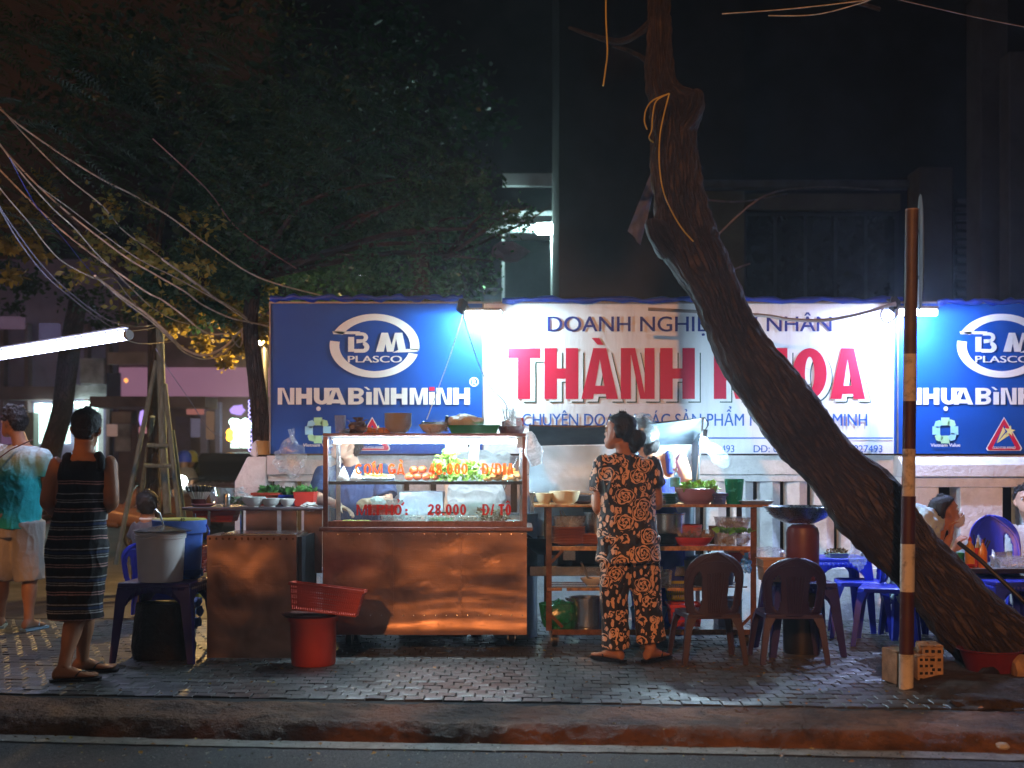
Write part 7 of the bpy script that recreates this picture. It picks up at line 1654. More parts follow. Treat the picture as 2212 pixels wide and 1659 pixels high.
# --- vendor in pale grey shirt bending over inside the stall
d = 9.25
J = dict(head=P(1000, 968, d + .22), neck=P(1010, 985, d + .12), sL=P(968, 1000, d + .05), sR=P(1082, 992, d + .02), chest=P(1025, 1030, d - .02), pelvis=P(1035, 1140, d - .04),
         eL=P(974, 1068, d - .02), wL=P(967, 1118, d - .05), eR=P(1098, 1035, d + .1), wR=P(1118, 1025, d + .2))
root, H, body = human('person', 'vendor in pale grey t-shirt bent away behind the right half of the glass case', J, SK2, head=(10, -55, 0), hands={'L': ((-.1, -.2, -1), (0, 1, 0), .5, 1), 'R': ((.4, .6, .1), (-1, 0, 0), .5, -1)}, vox=.007, hair='short', base=(wx(1035, d), d, 0), face=False, arm=1.1)
mb = MB(); torso(mb, J, .030, upto='sh', low=.06, a=1.1, waistk=1.25); sleeve(mb, J, 'L', .5, .082, .08); sleeve(mb, J, 'R', .5, .080, .08)
mb.blob(J['sL'].lerp(J['sR'], .45) + V((0, -.01, .01)), (.17, .12, .07), 0, 1, 0, 3)
remeshed(mb, 't_shirt', cloth('pale_grey_cloth', (.42, .43, .43)), root, .008, wr=.022, wfreq=(5, 9, 9), smooth=4)
mb = MB()
for sx in (-.09, .09): mb.tube([J['pelvis'] + V((sx, 0, 0)), J['pelvis'] + V((sx, 0, -.40)), V((J['pelvis'].x + sx, J['pelvis'].y, .10))], [.12, .085, .06], n=16)
remeshed(mb, 'trousers', cloth('black_cloth', (.015, .015, .02)), root, .011, wr=.01)
mb = MB(); foot_mesh(mb, V((wx(985, 9.15), 9.2, .08)), 60, 1, .02); foot_mesh(mb, V((wx(1030, 9.15), 9.25, .08)), 0, 1, .02); remeshed(mb, 'feet', SK2, root, .007)
flipflop(root, V((wx(985, 9.15), 9.2, 0)), 60, BLACKM, .003); flipflop(root, V((wx(1030, 9.15), 9.25, 0)), 0, BLACKM, .003)

# --- woman in blue tank top with hair net behind the rack
d = 9.12
J = dict(head=P(1378, 938, d + .0), neck=P(1405, 975, d), sL=P(1362, 1000, d + .06), sR=P(1468, 992, d), chest=P(1408, 1045, d), pelvis=P(1420, 1140, d), hL=P(1400, 1150, d), hR=P(1440, 1150, d),
         eL=P(1352, 1060, d + .1), wL=P(1345, 1090, d + .2), eR=P(1482, 1034, d - .06), wR=P(1440, 1062, d + .14))
root, H, body = human('person', 'woman in blue tank top and hair net half hidden behind the floral woman', J, SK1, head=(60, -22, 0), hands={'R': ((-.8, .5, -.2), (0, .4, -1), .5, -1), 'L': ((0, .8, -.3), (1, 0, 0), .5, 1)}, vox=.007, hair='bun', base=(wx(1420, d), d, 0), arm=1.15, hk=1)
HN = film_mat('hair_net_film', (.45, .55, .6), .35, .2)
mb = MB(); mb.lathe([(0, .15), (.06, .135), (.105, .07), (.125, 0), (.11, -.06), (.09, -.075)], H(0, -.03, .13), 24); net = mb.build('hair_net', HN, root)
mb = MB(); torso(mb, J, .014, upto='x', low=.12, a=1.0); mb.v = mb.v[:24 * 6]; mb.f = [f for f in mb.f if max(f) < 24 * 6]; mb.f.append(tuple(24 * 5 + j for j in range(24))); 
lv_ = (J['sL'] - J['sR']).normalized()
for k in (.22, .78):
    c2 = J['sR'].lerp(J['sL'], k); mb.tube(catm([c2 + V((0, -.10, -.10)), c2 + V((0, -.08, -.01)), c2 + V((0, -.01, .045)), c2 + V((0, .08, -.0)), c2 + V((0, .1, -.09))], 4), .026, n=12)
remeshed(mb, 'tank_top', cloth('royal_blue_cloth', (.02, .045, .40)), root, .008, wr=.008, smooth=4)
mb = MB()
for sx in (-.08, .08): mb.tube([J['pelvis'] + V((sx, 0, .02)), J['pelvis'] + V((sx, 0, -.40)), V((J['pelvis'].x + sx, J['pelvis'].y, .03))], [.125, .11, .10], n=16)
remeshed(mb, 'trousers', cloth('royal_blue_cloth', (.02, .045, .40)), root, .011, wr=.012)

# --- diner in white jacket lifting a bowl, behind the trunk
d = 9.15
J = dict(head=P(2042, 1104, d), neck=P(2020, 1148, d), sL=P(1985, 1178, d + .14), sR=P(2006, 1172, d - .16), chest=P(1985, 1215, d), pelvis=P(1970, 1290, d), hL=P(1965, 1300, d + .1), hR=P(1965, 1300, d - .1),
         kL=P(2060, 1310, d + .12), kR=P(2060, 1310, d - .12), aL=P(2062, 1385, d + .12), aR=P(2062, 1385, d - .12), eL=P(2020, 1230, d + .2), wL=P(2060, 1190, d + .1), eR=P(2012, 1240, d - .18), wR=P(2052, 1160, d - .08))
for s in ('aL', 'aR'): J[s].z = .09
root, H, body = human('person', 'diner in pale jacket drinking from a bowl behind the leaning trunk', J, SK1, head=(-78, -14, 0), hands={'R': ((.3, .5, .9), (1, .2, .2), .5, 1), 'L': ((.3, -.3, .9), (1, 0, .2), .5, -1)}, feet={'L': (-90, .01), 'R': (-90, .01)}, vox=.008, hair='short', base=(wx(1985, d), d, 0))
mb = MB(); torso(mb, J, .045, upto='sh', a=1.0); sleeve(mb, J, 'L', 1.6, .085, .05); sleeve(mb, J, 'R', 1.3, .085, .06); mb.blob(P(1985, 1140, d), (.15, .16, .16), .1, 2, 3, 3)
remeshed(mb, 'jacket', cloth('pale_jacket', (.45, .60, .66)), root, .01, wr=.03, wfreq=(8, 8, 8), smooth=3)
mb = MB()
for s in 'LR': mb.tube(catm([J['h' + s], J['k' + s], J['a' + s] + V((0, 0, .04))], 5), catr([.11, .085, .06], 5), n=14)
remeshed(mb, 'trousers', cloth('black_cloth', (.015, .015, .02)), root, .011, wr=.01)
mb = MB(); mb.lathe(bowl_prof(.07, .065), (0, 0, 0), 26); o = mb.build('bowl', PORC); o.location = P(2076, 1136, d); o.rotation_euler = (0, R(-38), 0); tag(o, 'white bowl held to the mouth by the diner in the pale jacket', 'bowl')
stool('stool', 'blue plastic stool under the diner in the pale jacket', wx(1968, d), d + .02, .30, .30, .34, CHB, 0, spread=.03)

# --- second diner cut by the right edge
d = 9.75
J = dict(head=P(2216, 1082, d), neck=P(2232, 1128, d), sL=P(2190, 1150, d), sR=P(2285, 1150, d), chest=P(2238, 1200, d), pelvis=P(2240, 1290, d), eL=P(2186, 1215, d - .05), wL=P(2200, 1225, d - .3), eR=P(2300, 1215, d), wR=P(2280, 1220, d - .2), hL=P(2220, 1300, d), hR=P(2260, 1300, d))
J['flip'] = True
J['kL'] = J['hL'] + V((0, -.38, 0)); J['kR'] = J['hR'] + V((0, -.38, 0)); J['aL'] = V((J['kL'].x, J['kL'].y, .09)); J['aR'] = V((J['kR'].x, J['kR'].y, .09))
root, H, body = human('person', 'dark haired diner in white shirt cut off by the right edge', J, SK2, head=(165, -12, 0), hands={'L': ((.3, -.8, 0), (0, 0, -1), .6, -1)}, feet={'L': (180, .01), 'R': (180, .01)}, vox=.009, hair='curly', base=(wx(2240, d), d, 0))
mb = MB(); torso(mb, J, .026, upto='sh', a=1.0); sleeve(mb, J, 'L', .7); sleeve(mb, J, 'R', .7); remeshed(mb, 't_shirt', cloth('white_cloth', (.55, .55, .55)), root, .01, wr=.014)
mb = MB()
for s in 'LR': mb.tube(catm([J['h' + s], J['k' + s], J['a' + s] + V((0, 0, .04))], 5), catr([.11, .085, .06], 5), n=14)
remeshed(mb, 'trousers', cloth('black_cloth', (.015, .015, .02)), root, .011, wr=.01)
stool('stool', 'blue plastic stool under the diner at the right edge', wx(2240, d), d + .02, .30, .30, .34, CHB, 0, spread=.03)

# --- child sitting on a blue chair behind the buckets
d = 10.3
J = dict(head=P(318, 1090, d), neck=P(320, 1118, d), sL=P(294, 1138, d), sR=P(350, 1136, d), chest=P(320, 1160, d), pelvis=P(318, 1205, d), eL=P(284, 1168, d + .05), wL=P(292, 1192, d + .12), eR=P(356, 1168, d), wR=P(350, 1185, d + .15),
         hL=P(306, 1212, d), hR=P(330, 1212, d), kL=P(300, 1216, d + .32), kR=P(334, 1216, d + .32), aL=P(296, 1310, d + .3), aR=P(334, 1310, d + .3))
root, H, body = human('person', 'dark haired child with white collar sitting behind the grey bucket', J, SK3, head=(14, -10, 0), hands={'L': ((.3, .6, -.4), (0, 0, -1), .5, -1)}, feet={'L': (0, .01), 'R': (0, .01)}, vox=.009, hair='short', a=.72, arm=.75, leg=.7, base=(wx(318, d), d, 0), hk=.92, face=True)
mb = MB(); torso(mb, J, .018, upto='sh', a=.72); sleeve(mb, J, 'L', .8, .055, .055); sleeve(mb, J, 'R', .8, .055, .055); remeshed(mb, 't_shirt', cloth('grey_black_cloth', (.10, .10, .12)), root, .009, wr=.01)
mb = MB(); mb.tube([J['neck'] + V((math.cos(a_) * .06, math.sin(a_) * .055, -.01)) for a_ in [i * .5 for i in range(13)]], .012, n=8); mb.build('collar', PORC, root)
mb = MB()
for s in 'LR': mb.tube(catm([J['h' + s], J['k' + s], J['k' + s].lerp(J['a' + s], .6)], 5), catr([.08, .065, .055], 5), n=12)
remeshed(mb, 'shorts', cloth('brown_cloth', (.08, .05, .04)), root, .011)
chair('small blue plastic chair under the child behind the grey bucket', wx(318, d), d + .02, 0, CHB, h=.62, seat=.30, w_=.32)
# ---------------------------------------------------------------- trees on the left with their props
def leaf_mat(name, col, col2):
    m = bpy.data.materials.new(name); t = NT(m); g = t.n('NewGeometry'); oi = t.noise(t.coord('Object'), 2.2, 3)
    f = t.math('ADD', t.math('MULTIPLY', g.outputs['Random Per Island'], .8), t.math('MULTIPLY', oi, .4))
    c = t.ramp(f, [(.2, 0), (.9, 1)]); c = t.mix(c, (*col, 1), (*col2, 1))
    d = t.n('BsdfPrincipled'); t.l(c, d.inputs['Base Color']); d.inputs['Roughness'].default_value = .5; tr = t.n('BsdfTranslucent'); t.l(c, tr.inputs[0])
    mx = t.n('MixShader'); mx.inputs[0].default_value = .5; t.l(d.outputs[0], mx.inputs[1]); t.l(tr.outputs[0], mx.inputs[2]); t.out(mx.outputs[0]); return m
LFD = leaf_mat('dark_feathery_leaf', (.014, .040, .022), (.038, .095, .045)); LFG = leaf_mat('green_small_leaf', (.025, .08, .045), (.07, .18, .09)); LFY = leaf_mat('lamplit_yellow_leaf', (.20, .23, .05), (.40, .40, .10)); LFO = leaf_mat('lamplit_amber_leaf', (.18, .14, .03), (.36, .28, .06))  # yellow and amber leaves: warm lamplight put into the leaf colour
def fronds(c, r, n, ln, seed, mat, parent, name='crown', dirn=(1, 0, -.25), accept=None):
    rr = random.Random(seed); vs = []; fs = []
    for k in range(n):
        for _ in range(20):
            q = V((rr.uniform(-1, 1), rr.uniform(-1, 1), rr.uniform(-1, 1)))
            if q.length < 1 and noise.noise(q * 2.3 + V((seed, 0, 0))) > -.12 - .2 * rr.random(): break
        p = V(c) + V((q.x * r[0], q.y * r[1], q.z * r[2]))
        d = (V(dirn) + V((rr.gauss(0, .5), rr.gauss(0, .5), rr.gauss(0, .25)))).normalized(); s_ = d.cross(V((rr.gauss(0, .25), rr.gauss(0, .25), 1))).normalized(); L_ = ln * rr.uniform(.6, 1.25); m_ = 11
        for i in range(m_):
            t_ = (i + .5) / m_; w_ = L_ * .24 * math.sin(math.pi * (.12 + .85 * t_)) ; b = p + d * L_ * t_ - V((0, 0, L_ * .28 * t_ * t_)); h_ = d * L_ / m_ * .30
            for sg in (-1, 1):
                e = b + s_ * w_ * sg + d * w_ * .30 - V((0, 0, w_ * .15)); k0 = len(vs); vs += [b - h_, e, b + h_]; fs.append((k0, k0 + 1, k0 + 2))
    off = wloc(parent); me = bpy.data.meshes.new(name); me.from_pydata([tuple(v - off) for v in vs], [], fs); me.materials.append(mat); o = bpy.data.objects.new(name, me); COL.objects.link(o); o.parent = parent; return o
def clump(c, r, n, s, seed, mat, parent, name='crown', clusters=40):
    rr = random.Random(seed); cs = []
    while len(cs) < clusters:
        q = V((rr.uniform(-1, 1), rr.uniform(-1, 1), rr.uniform(-1, 1)))
        if q.length < 1: cs.append((V(c) + V((q.x * r[0], q.y * r[1], q.z * r[2])), rr.uniform(.10, .26) * (r[0] + r[2]) / 2))
    vs = []; fs = []
    for k in range(n):
        cc, cr = cs[rr.randrange(len(cs))]; q = cc + V((rr.gauss(0, .5), rr.gauss(0, .5), rr.gauss(0, .42))) * cr
        d = V((rr.gauss(0, 1), rr.gauss(0, 1), rr.gauss(0, .6) - .2)).normalized(); u = d.orthogonal().normalized(); u.rotate(Quaternion(d, rr.uniform(0, 6.3))); L_ = s * rr.uniform(.6, 1.4)
        k0 = len(vs); vs += [q, q + d * L_ * .5 + u * L_ * .26, q + d * L_, q + d * L_ * .5 - u * L_ * .26]; fs.append((k0, k0 + 1, k0 + 2, k0 + 3))
    off = wloc(parent); me = bpy.data.meshes.new(name); me.from_pydata([tuple(v - off) for v in vs], [], fs); me.materials.append(mat); o = bpy.data.objects.new(name, me); COL.objects.link(o); o.parent = parent; return o
def branchy(parent, start, c, r, n, seed, r0=.03):
    rr = random.Random(seed)
    for k in range(n):
        e = V(c) + V((rr.uniform(-1, 1) * r[0] * .8, rr.uniform(-1, 1) * r[1] * .6, rr.uniform(-.6, .8) * r[2])); m_ = V(start).lerp(e, .5) + V((rr.gauss(0, .15), rr.gauss(0, .15), .15))
        mb = MB(); mb.tube(catm([start, m_, e], 5), catr([r0, r0 * .6, r0 * .15], 5), n=6); mb.build('branch', BARK2, parent)
# tree with props
dA = 12.6
tA = thing('propped_tree', 'young tree held by wooden props with feathery crown at the upper left', 'tree', (wx(330, dA), dA, 0))
trunk([(P(330, 1290, dA), .09), (P(331, 1100, dA), .075), (P(333, 900, dA), .068), (P(332, 720, dA), .06), (P(326, 560, dA), .05), (P(330, 430, dA), .035)], 'trunk', BARK2, tA, 24, 6, .01, .006)
branchy(tA, P(330, 640, dA), P(330, 420, dA - 1), (2.6, 1.2, 1.0), 9, 3, .035)
fronds(P(360, 300, 10.2), (2.5, 1.7, .95), 640, .30, 11, LFD, tA); fronds(P(720, 250, 9.8), (.75, 1.0, .35), 90, .38, 12, LFD, tA, dirn=(1, 0, -.35)); fronds(P(120, 120, 9.8), (2.0, 1.5, .8), 380, .30, 13, LFD, tA); clump(P(420, 250, 10.6), (2.4, 1.3, .9), 5200, .05, 15, LFD, tA, clusters=70)
WOODP = M('prop_wood', (.13, .19, .19), rough=.8, var=.4, scale=9, stretch=(6, 6, 1), bump=.7)
prp = thing('tree_props', 'wooden tripod props lashed round the young tree', 'tree props', (wx(330, dA), dA, 0))
for k, (a_, b_, dd) in enumerate((((345, 700), (352, 960), -.15), ((352, 960), (362, 1110), -.25), ((338, 780), (250, 1220), -.5), ((356, 830), (388, 1130), -.4), ((372, 930), (402, 1150), -.2), ((330, 900), (300, 1105), .3))):
    mb = MB(); mb.tube([P(*a_, dA - .12), P(*b_, dA + dd)], (.040 if k < 2 else .024), n=10); mb.build('prop', WOODP, prp)
for y_, xa, xb in ((962, 318, 372), (1006, 312, 380)):
    mb = MB(); mb.tube([P(xa, y_, dA - .2), P(xb, y_ + 1, dA - .2)], .020, n=8); mb.build('cross_bar', WOODP, prp)
# second tree beside the sign
dB = 11.9
tB = thing('small_leaved_tree', 'tree with dense small leaves rising behind the left blue board', 'tree', (wx(560, dB), dB, 0))
trunk([(P(566, 1290, dB), .10), (P(566, 1000, dB), .085), (P(560, 880, dB), .08), (P(549, 780, dB), .075), (P(541, 690, dB), .07), (P(560, 560, dB), .06), (P(600, 440, dB), .04)], 'trunk', BARK2, tB, 26, 6, .012, .006)
branchy(tB, P(555, 600, dB), P(740, 520, dB), (1.8, .8, .7), 10, 5, .04)
clump(P(800, 500, 12.2), (1.55, 1.0, .78), 9000, .055, 21, LFG, tB, clusters=60); clump(P(560, 470, 12.2), (1.15, .9, .85), 7000, .055, 22, LFG, tB, clusters=50); clump(P(440, 610, 12.0), (.65, .7, .45), 3600, .055, 23, LFG, tB, clusters=30)
clump(P(1000, 430, 12.6), (.30, .5, .32), 700, .055, 24, LFG, tB, clusters=14)
clump(P(330, 560, 11.4), (.75, .5, .55), 1100, .075, 25, LFY, tB, 'lamplit_leaves', 30); clump(P(500, 610, 12.5), (.5, .5, .45), 900, .07, 28, LFY, tB, 'lamplit_leaves', 24); clump(P(470, 700, 12.6), (.50, .5, .42), 3000, .07, 26, LFO, tB, 'lamplit_leaves', 22)
branchy(tB, P(960, 560, 12.4), P(1130, 470, 12.8), (.35, .3, .18), 7, 15, .02); clump(P(1085, 470, 12.8), (.42, .3, .15), 260, .055, 27, LFG, tB, clusters=10)
sl_ = thing('assumed_street_lamp', 'assumed warm street lamp, added and hidden behind the trunk beside the blue board', 'street lamp', (wx(560, 13.6), 13.6, 0))  # lamp assumed and added to throw warm light on leaves and cables
mb = MB(); mb.tube([(wx(560, 13.6), 13.9, -.03), (wx(560, 13.6), 13.9, wz(752, 13.9))], .04, n=10); mb.build('pole', BLACKM, sl_)
mb = MB(); mb.tube(catm([(wx(560, 13.6), 13.9, wz(752, 13.9)), (wx(556, 13.7), 13.7, wz(722, 13.7)), (wx(553, 13.5), 13.5, wz(726, 13.5))], 4), .02, n=8); mb.build('arm', BLACKM, sl_)
mb = MB(); mb.blob(P(553, 735, 13.5), (.09, .09, .06), 0, 1, 0, 2); mb.build('lamp_glass', EM('assumed_lamp_glow', (1, .62, .22), 1300), sl_)
mb = MB(); mb.lathe([(0, .08), (.06, .07), (.12, 0), (.11, 0), (0, .05)], P(553, 731, 13.5), 16); mb.build('lamp_hood', BLACKM, sl_)
# far leaning dark trunk at the left
dC = 19
tC = thing('dark_slanting_tree', 'dark slanting trunk in front of the lit shop at the far left', 'tree', (wx(104, dC), dC, 0))
trunk([(P(92, 1110, dC), .20), (P(108, 985, dC), .16), (P(133, 890, dC), .15), (P(150, 760, dC), .15), (P(170, 640, dC), .13)], 'trunk', BARK2, tC, 20, 5, .01, .004)
clump(P(150, 600, dC), (1.6, 1.2, .7), 1500, .10, 31, LFD, tC, clusters=24); clump(P(20, 460, 14), (.45, .5, .8), 700, .12, 32, LFO, tC, 'lamplit_leaves', 14)
# dark crown filling the top right, hung from the leaning tree

# tall dark backdrop trees far behind
tD = thing('background_tree', 'dark bushy tree behind the veranda and the villa', 'tree', (wx(900, 16), 16, 0))
trunk([(P(900, 1200, 16), .2), (P(900, 800, 16), .16), (P(910, 500, 16), .12)], 'trunk', BARK2, tD, 16, 5)
clump(P(820, 600, 16), (1.25, 1.0, 1.2), 8000, .10, 33, LFD, tD, clusters=60); clump(P(560, 250, 17), (3.2, 1.4, 1.8), 7000, .13, 34, LFD, tD, clusters=60)

# ---------------------------------------------------------------- overhead cables
CABW = M('pale_warm_cable', (.62, .54, .42), rough=.7, var=.5, scale=4, stretch=(3, 3, 3)); CABD = M('dull_violet_cable', (.20, .19, .24), rough=.6, var=.4)  # warm light on the cables put into their pale colour
def cable(pts, d0, d1, r, mat, label):
    if pts[0][0] > -45 and d1 < 12.5 and label[:5] not in ('thick', 'secon', 'wire ', 'thin ', 'short') and pts[0][1] > 290:
        (xa, ya), (xb, yb) = pts[0], pts[1]; L_ = math.hypot(xb - xa, yb - ya); k_ = 520 / L_; pts = [(xa - (xb - xa) * k_ * .8, ya - (yb - ya) * k_ * 1.25), (xa - (xb - xa) * k_ * .38, ya - (yb - ya) * k_ * .5)] + pts
    n = len(pts) - 1; return cord([P(x_, y_, d0 + (d1 - d0) * i / n) for i, (x_, y_) in enumerate(pts)], r * .55, mat, label, 'overhead_cable', 'cable', n=7, sm=6)
cable([(-60, 330), (0, 447), (22, 481), (86, 567), (149, 630), (231, 690), (290, 705), (336, 702)], 7.6, 12.2, .010, CABD, 'leftmost overhead cable curving down past the violet tube')
cable([(-50, 370), (10, 470), (40, 520), (94, 590), (150, 640), (215, 690), (268, 715), (345, 706)], 7.6, 12.2, .009, CABD, 'overhead cable running just below the leftmost one')
cable([(-20, 380), (63, 481), (97, 526), (138, 567), (209, 602), (246, 602), (276, 638), (317, 682), (360, 720)], 8, 12, .009, CABW, 'overhead cable with a bright kink at mid height on the left')
cable([(20, 340), (108, 444), (160, 492), (209, 548), (254, 593), (287, 626), (328, 664), (373, 690), (408, 700)], 8, 12, .010, CABW, 'overhead cable just right of the kinked one')
cable([(205, 596), (220, 608), (269, 645), (321, 682), (366, 724), (396, 753), (440, 768), (485, 750), (523, 712), (545, 704)], 10.5, 12.2, .019, CABW, 'thickest cable bundle dipping deep before the pale trunk')
cable([(224, 612), (270, 652), (322, 690), (368, 732), (400, 762), (444, 776), (490, 758), (530, 716)], 10.5, 12.2, .012, CABW, 'second strand below the thickest cable bundle')
cable([(300, 620), (350, 648), (400, 685), (429, 709), (455, 722), (496, 722), (504, 735), (517, 750), (524, 735), (523, 712), (545, 704)], 10.5, 12.1, .013, CABW, 'cable with a small hanging loop left of the pale trunk')
cable([(250, 540), (330, 590), (399, 630), (440, 660), (496, 686), (538, 696), (579, 705)], 10.2, 12, .013, CABW, 'cable reaching the left edge of the blue board')
cable([(350, 560), (429, 615), (467, 645), (515, 673), (545, 700)], 10.4, 12, .014, CABW, 'short upper cable above the loop')
cable([(190, 370), (287, 421), (366, 468), (450, 530), (560, 600), (700, 640)], 9.2, 11.8, .012, CABW, 'high cable with a bright straight stretch through the leaves')
cable([(120, 360), (220, 444), (269, 500), (336, 548), (430, 620), (545, 700)], 9.2, 11.8, .010, CABW, 'high cable left of the bright straight stretch')
cable([(80, 400), (150, 450), (215, 500), (300, 560), (380, 600), (470, 650), (545, 700)], 9.2, 11.8, .008, CABW, 'thin high cable through the yellow leaves')
cable([(330, 300), (433, 395), (463, 429), (520, 500), (640, 580)], 9.4, 11.4, .010, M('reddish_cable', (.35, .18, .16), rough=.6), 'short reddish cable high in the dark crown')
cable([(20, 340), (75, 440), (134, 511), (200, 590), (300, 680)], 8, 12, .006, BLUEP, 'thin blue cable behind the others at the left')
cable([(274, 735), (300, 742), (330, 742), (372, 738)], 9.0, 12.2, .008, CABW, 'wire from the end of the violet tube to the propped tree')
cable([(336, 752), (365, 800), (410, 865), (450, 925), (495, 955), (536, 975)], 10, 10.6, .005, CABD, 'thin wire slanting down to the left end of the wall')
cable([(1560, 30), (1700, 20), (1860, 2), (1930, -12)], 7.8, 7.2, .006, CABW, 'upper thin wire at the top right')
cable([(1660, 34), (1760, 32), (1850, 10), (1900, -8)], 7.8, 7.2, .006, CABW, 'lower thin wire at the top right')
cable([(1900, -10), (2030, 20), (2110, 38), (2212, 58), (2300, 70)], 8, 7.4, .006, CABD, 'thin wire crossing the top right corner')
for k, pts in enumerate(([(1500, 560), (1640, 430), (1760, 405), (1900, 410)], [(1506, 430), (1600, 436), (1700, 420)], [(1520, 620), (1580, 585), (1620, 570)])):
    cable(pts, 13, 14.5, .018, CABD, ('dark branch-like wire rising before the villa window', 'short dark wire on the villa wall right of the trunk', 'thin dark wire low on the olive villa panel')[k])

# ---------------------------------------------------------------- street far behind, left
def fac(name, label, x0, x1, y0, y1, d, mat, depth=3, cat='house'):
    t = thing(name, label, cat, (wx((x0 + x1) / 2, d), d, 0)); mb = MB(); mb.box(wx(x0, d), wx(x1, d), d, d + depth, -.03 if y1 is None else wz(y1, d), wz(y0, d)); mb.build('wall', mat, t); return t
def pc(t, nm, x0, x1, y0, y1, d, mat, th=.08, label=None):
    mb = MB(); mb.box(wx(x0, d), wx(x1, d), d - th, d - .004, wz(y1, d), wz(y0, d)); return mb.build(nm, mat, t, label=label)
SHD = 27.0
VIO = M('plaster_violet_glow', (.34, .28, .46), rough=.9, var=.4, scale=.8, dirt=.5, dscale=.6); MAU = M('glowing_mauve_board', (.42, .20, .32), rough=.6, var=.12, scale=1, emit=(.42, .20, .33), es=.35)  # tube's violet put into the plaster; sign board glows to read as lit
GRY = M('grey_poster_board', (.5, .48, .52), rough=.7, var=.6, scale=3); TANB = M('tan_sign_board', (.42, .30, .26), rough=.7, var=.3, scale=2); BRN = M('brown_plaster', (.22, .14, .15), rough=.9, var=.5, scale=1.2)
LITW = EM('lit_shop_interior', (.62, .95, .88), 3.2); LITV = EM('violet_shop_light', (.45, .30, .9), 1.2)
h1 = fac('shop_house', 'violet grey shop house with brightly lit open front at the far left', -120, 255, 560, None, SHD, VIO)
for xa in (10, 62, 190, 236): pc(h1, 'pier', xa, xa + 8, 700, 1060, SHD, BRN, .25)
pc(h1, 'shop_opening', 76, 152, 872, 958, SHD, LITW, .05); pc(h1, 'shop_opening', 162, 214, 872, 1000, SHD, LITW, .05)
pc(h1, 'tube_light', 163, 225, 868, 873, SHD - .3, EM('shop_tube', (.7, 1, .9), 6), .08)
pc(h1, 'poster', 176, 228, 775, 830, SHD - .3, GRY, .1); pc(h1, 'sign_band', 160, 240, 832, 862, SHD - .2, GRY, .1); pc(h1, 'balcony_ledge', -60, 160, 838, 866, SHD - .1, BRN, .5)
for k, (x_, y_) in enumerate(((89, 880), (108, 883), (186, 884))):
    mb = MB(); mb.blob(P(x_, y_, SHD - .6), .085, 0, 1, 0, 2); solo(mb, 'globe_lamp', EM('shop_globe', (.75, 1, .92), 9), ('left round lamp glowing in the far shop front', 'middle round lamp glowing in the far shop front', 'round lamp glowing behind the head of the striped woman')[k], 'lamp')
mb = MB(); mb.box(wx(92, SHD), wx(111, SHD), SHD - 1.0, SHD - .7, -.03, wz(895, SHD)); solo(mb, 'display_cabinet', M('shop_cabinet', (.35, .38, .32), rough=.6), 'pale cabinet standing in the far lit shop front', 'cabinet')
for k in range(8):
    mb = MB(); mb.blob(P(120 + (k % 3) * 9, 905 + k * 9, SHD - .35), (.06, .04, .09), .4, 3, k, 1); solo(mb, 'shop_goods', BRN, ('highest', 'second', 'third', 'fourth', 'fifth', 'sixth', 'seventh', 'lowest')[k] + ' bunch of dark goods, counted downward, in the bright far shop', 'goods', 'goods hanging in the far shop')
mb = MB()
for k in range(9): mb.box(wx(176 + 7 * k, SHD), wx(181 + 7 * k, SHD), SHD - .45 + .03 * (k % 2), SHD - .43 + .03 * (k % 2), wz(985, SHD), wz(884, SHD))
solo(mb, 'glowing_curtain', M('glowing_curtain', (.6, .65, .62), rough=.8, emit=(.55, .7, .68), es=.5), 'pleated white curtain with added glow in the far shop behind the striped woman', 'curtain')  # curtain gives off a glow of its own to look lit
h2 = fac('shop_house', 'brown shop house with a long mauve sign board behind the propped tree', 256, 590, 640, None, 26.0, BRN)
pc(h2, 'sign_board', 262, 588, 795, 857, 25.9, MAU, .15); pc(h2, 'upper_band', 236, 318, 762, 788, 25.6, TANB, .12, 'tan band above the mauve board'); pc(h2, 'window', 232, 262, 806, 862, 25.7, M('navy_window', (.02, .02, .10), rough=.2), .06)
pc(h2, 'awning', 230, 470, 862, 884, 24.9, BRN, 1.0); pc(h2, 'sign_board', 244, 300, 890, 914, 25.7, TANB, .1, 'small tan board under the awning'); pc(h2, 'door', 250, 284, 916, 975, 25.8, GRY, .05); pc(h2, 'pier', 290, 302, 870, 1040, 25.8, BRN, .2)
pc(h2, 'door', 380, 412, 900, 1010, 25.8, M('violet_door', (.12, .08, .16), rough=.7), .05); pc(h2, 'lit_window', 500, 541, 908, 968, 25.7, EM('lit_board', (.75, .95, .85), 2.2), .08); pc(h2, 'pier', 470, 480, 870, 1040, 25.8, VIO, .2); pc(h2, 'pier', 438, 452, 885, 1040, 25.8, VIO, .2)
for k, (x_, y_) in enumerate(((503, 912), (511, 913), (537, 918), (530, 912))):
    mb = MB(); mb.blob(P(x_, y_, 25.3), .075, 0, 1, 0, 2); solo(mb, 'globe_lamp', EM('mint_globe', (.6, 1, .8), 7), ('leftmost mint lamp over the small lit board', 'second mint lamp over the small lit board', 'rightmost mint lamp by the bead curtain', 'third mint lamp over the small lit board')[k], 'lamp')
for k, y_ in enumerate((935, 946)):
    mb = MB(); mb.blob(P(497, y_, 24.6), (.07, .07, .075), 0, 1, 0, 2); solo(mb, 'lantern', EM('amber_lantern', (1, .45, .03), 7), ('upper amber lantern left of the small lit board', 'lower amber lantern left of the small lit board')[k], 'lantern')
mb = MB(); mb.blob(P(512, 886, 24), (.14, .05, .09), .4, 3, 3, 2); solo(mb, 'neon_flower', LITV, 'violet glowing shape above the small lit board', 'neon sign')
mb = MB(); mb.blob(P(306, 905, 24), (.05, .05, .16), .3, 3, 3, 2); solo(mb, 'hanging_lamp', LITV, 'pale violet lamp left of the propped tree', 'lamp')
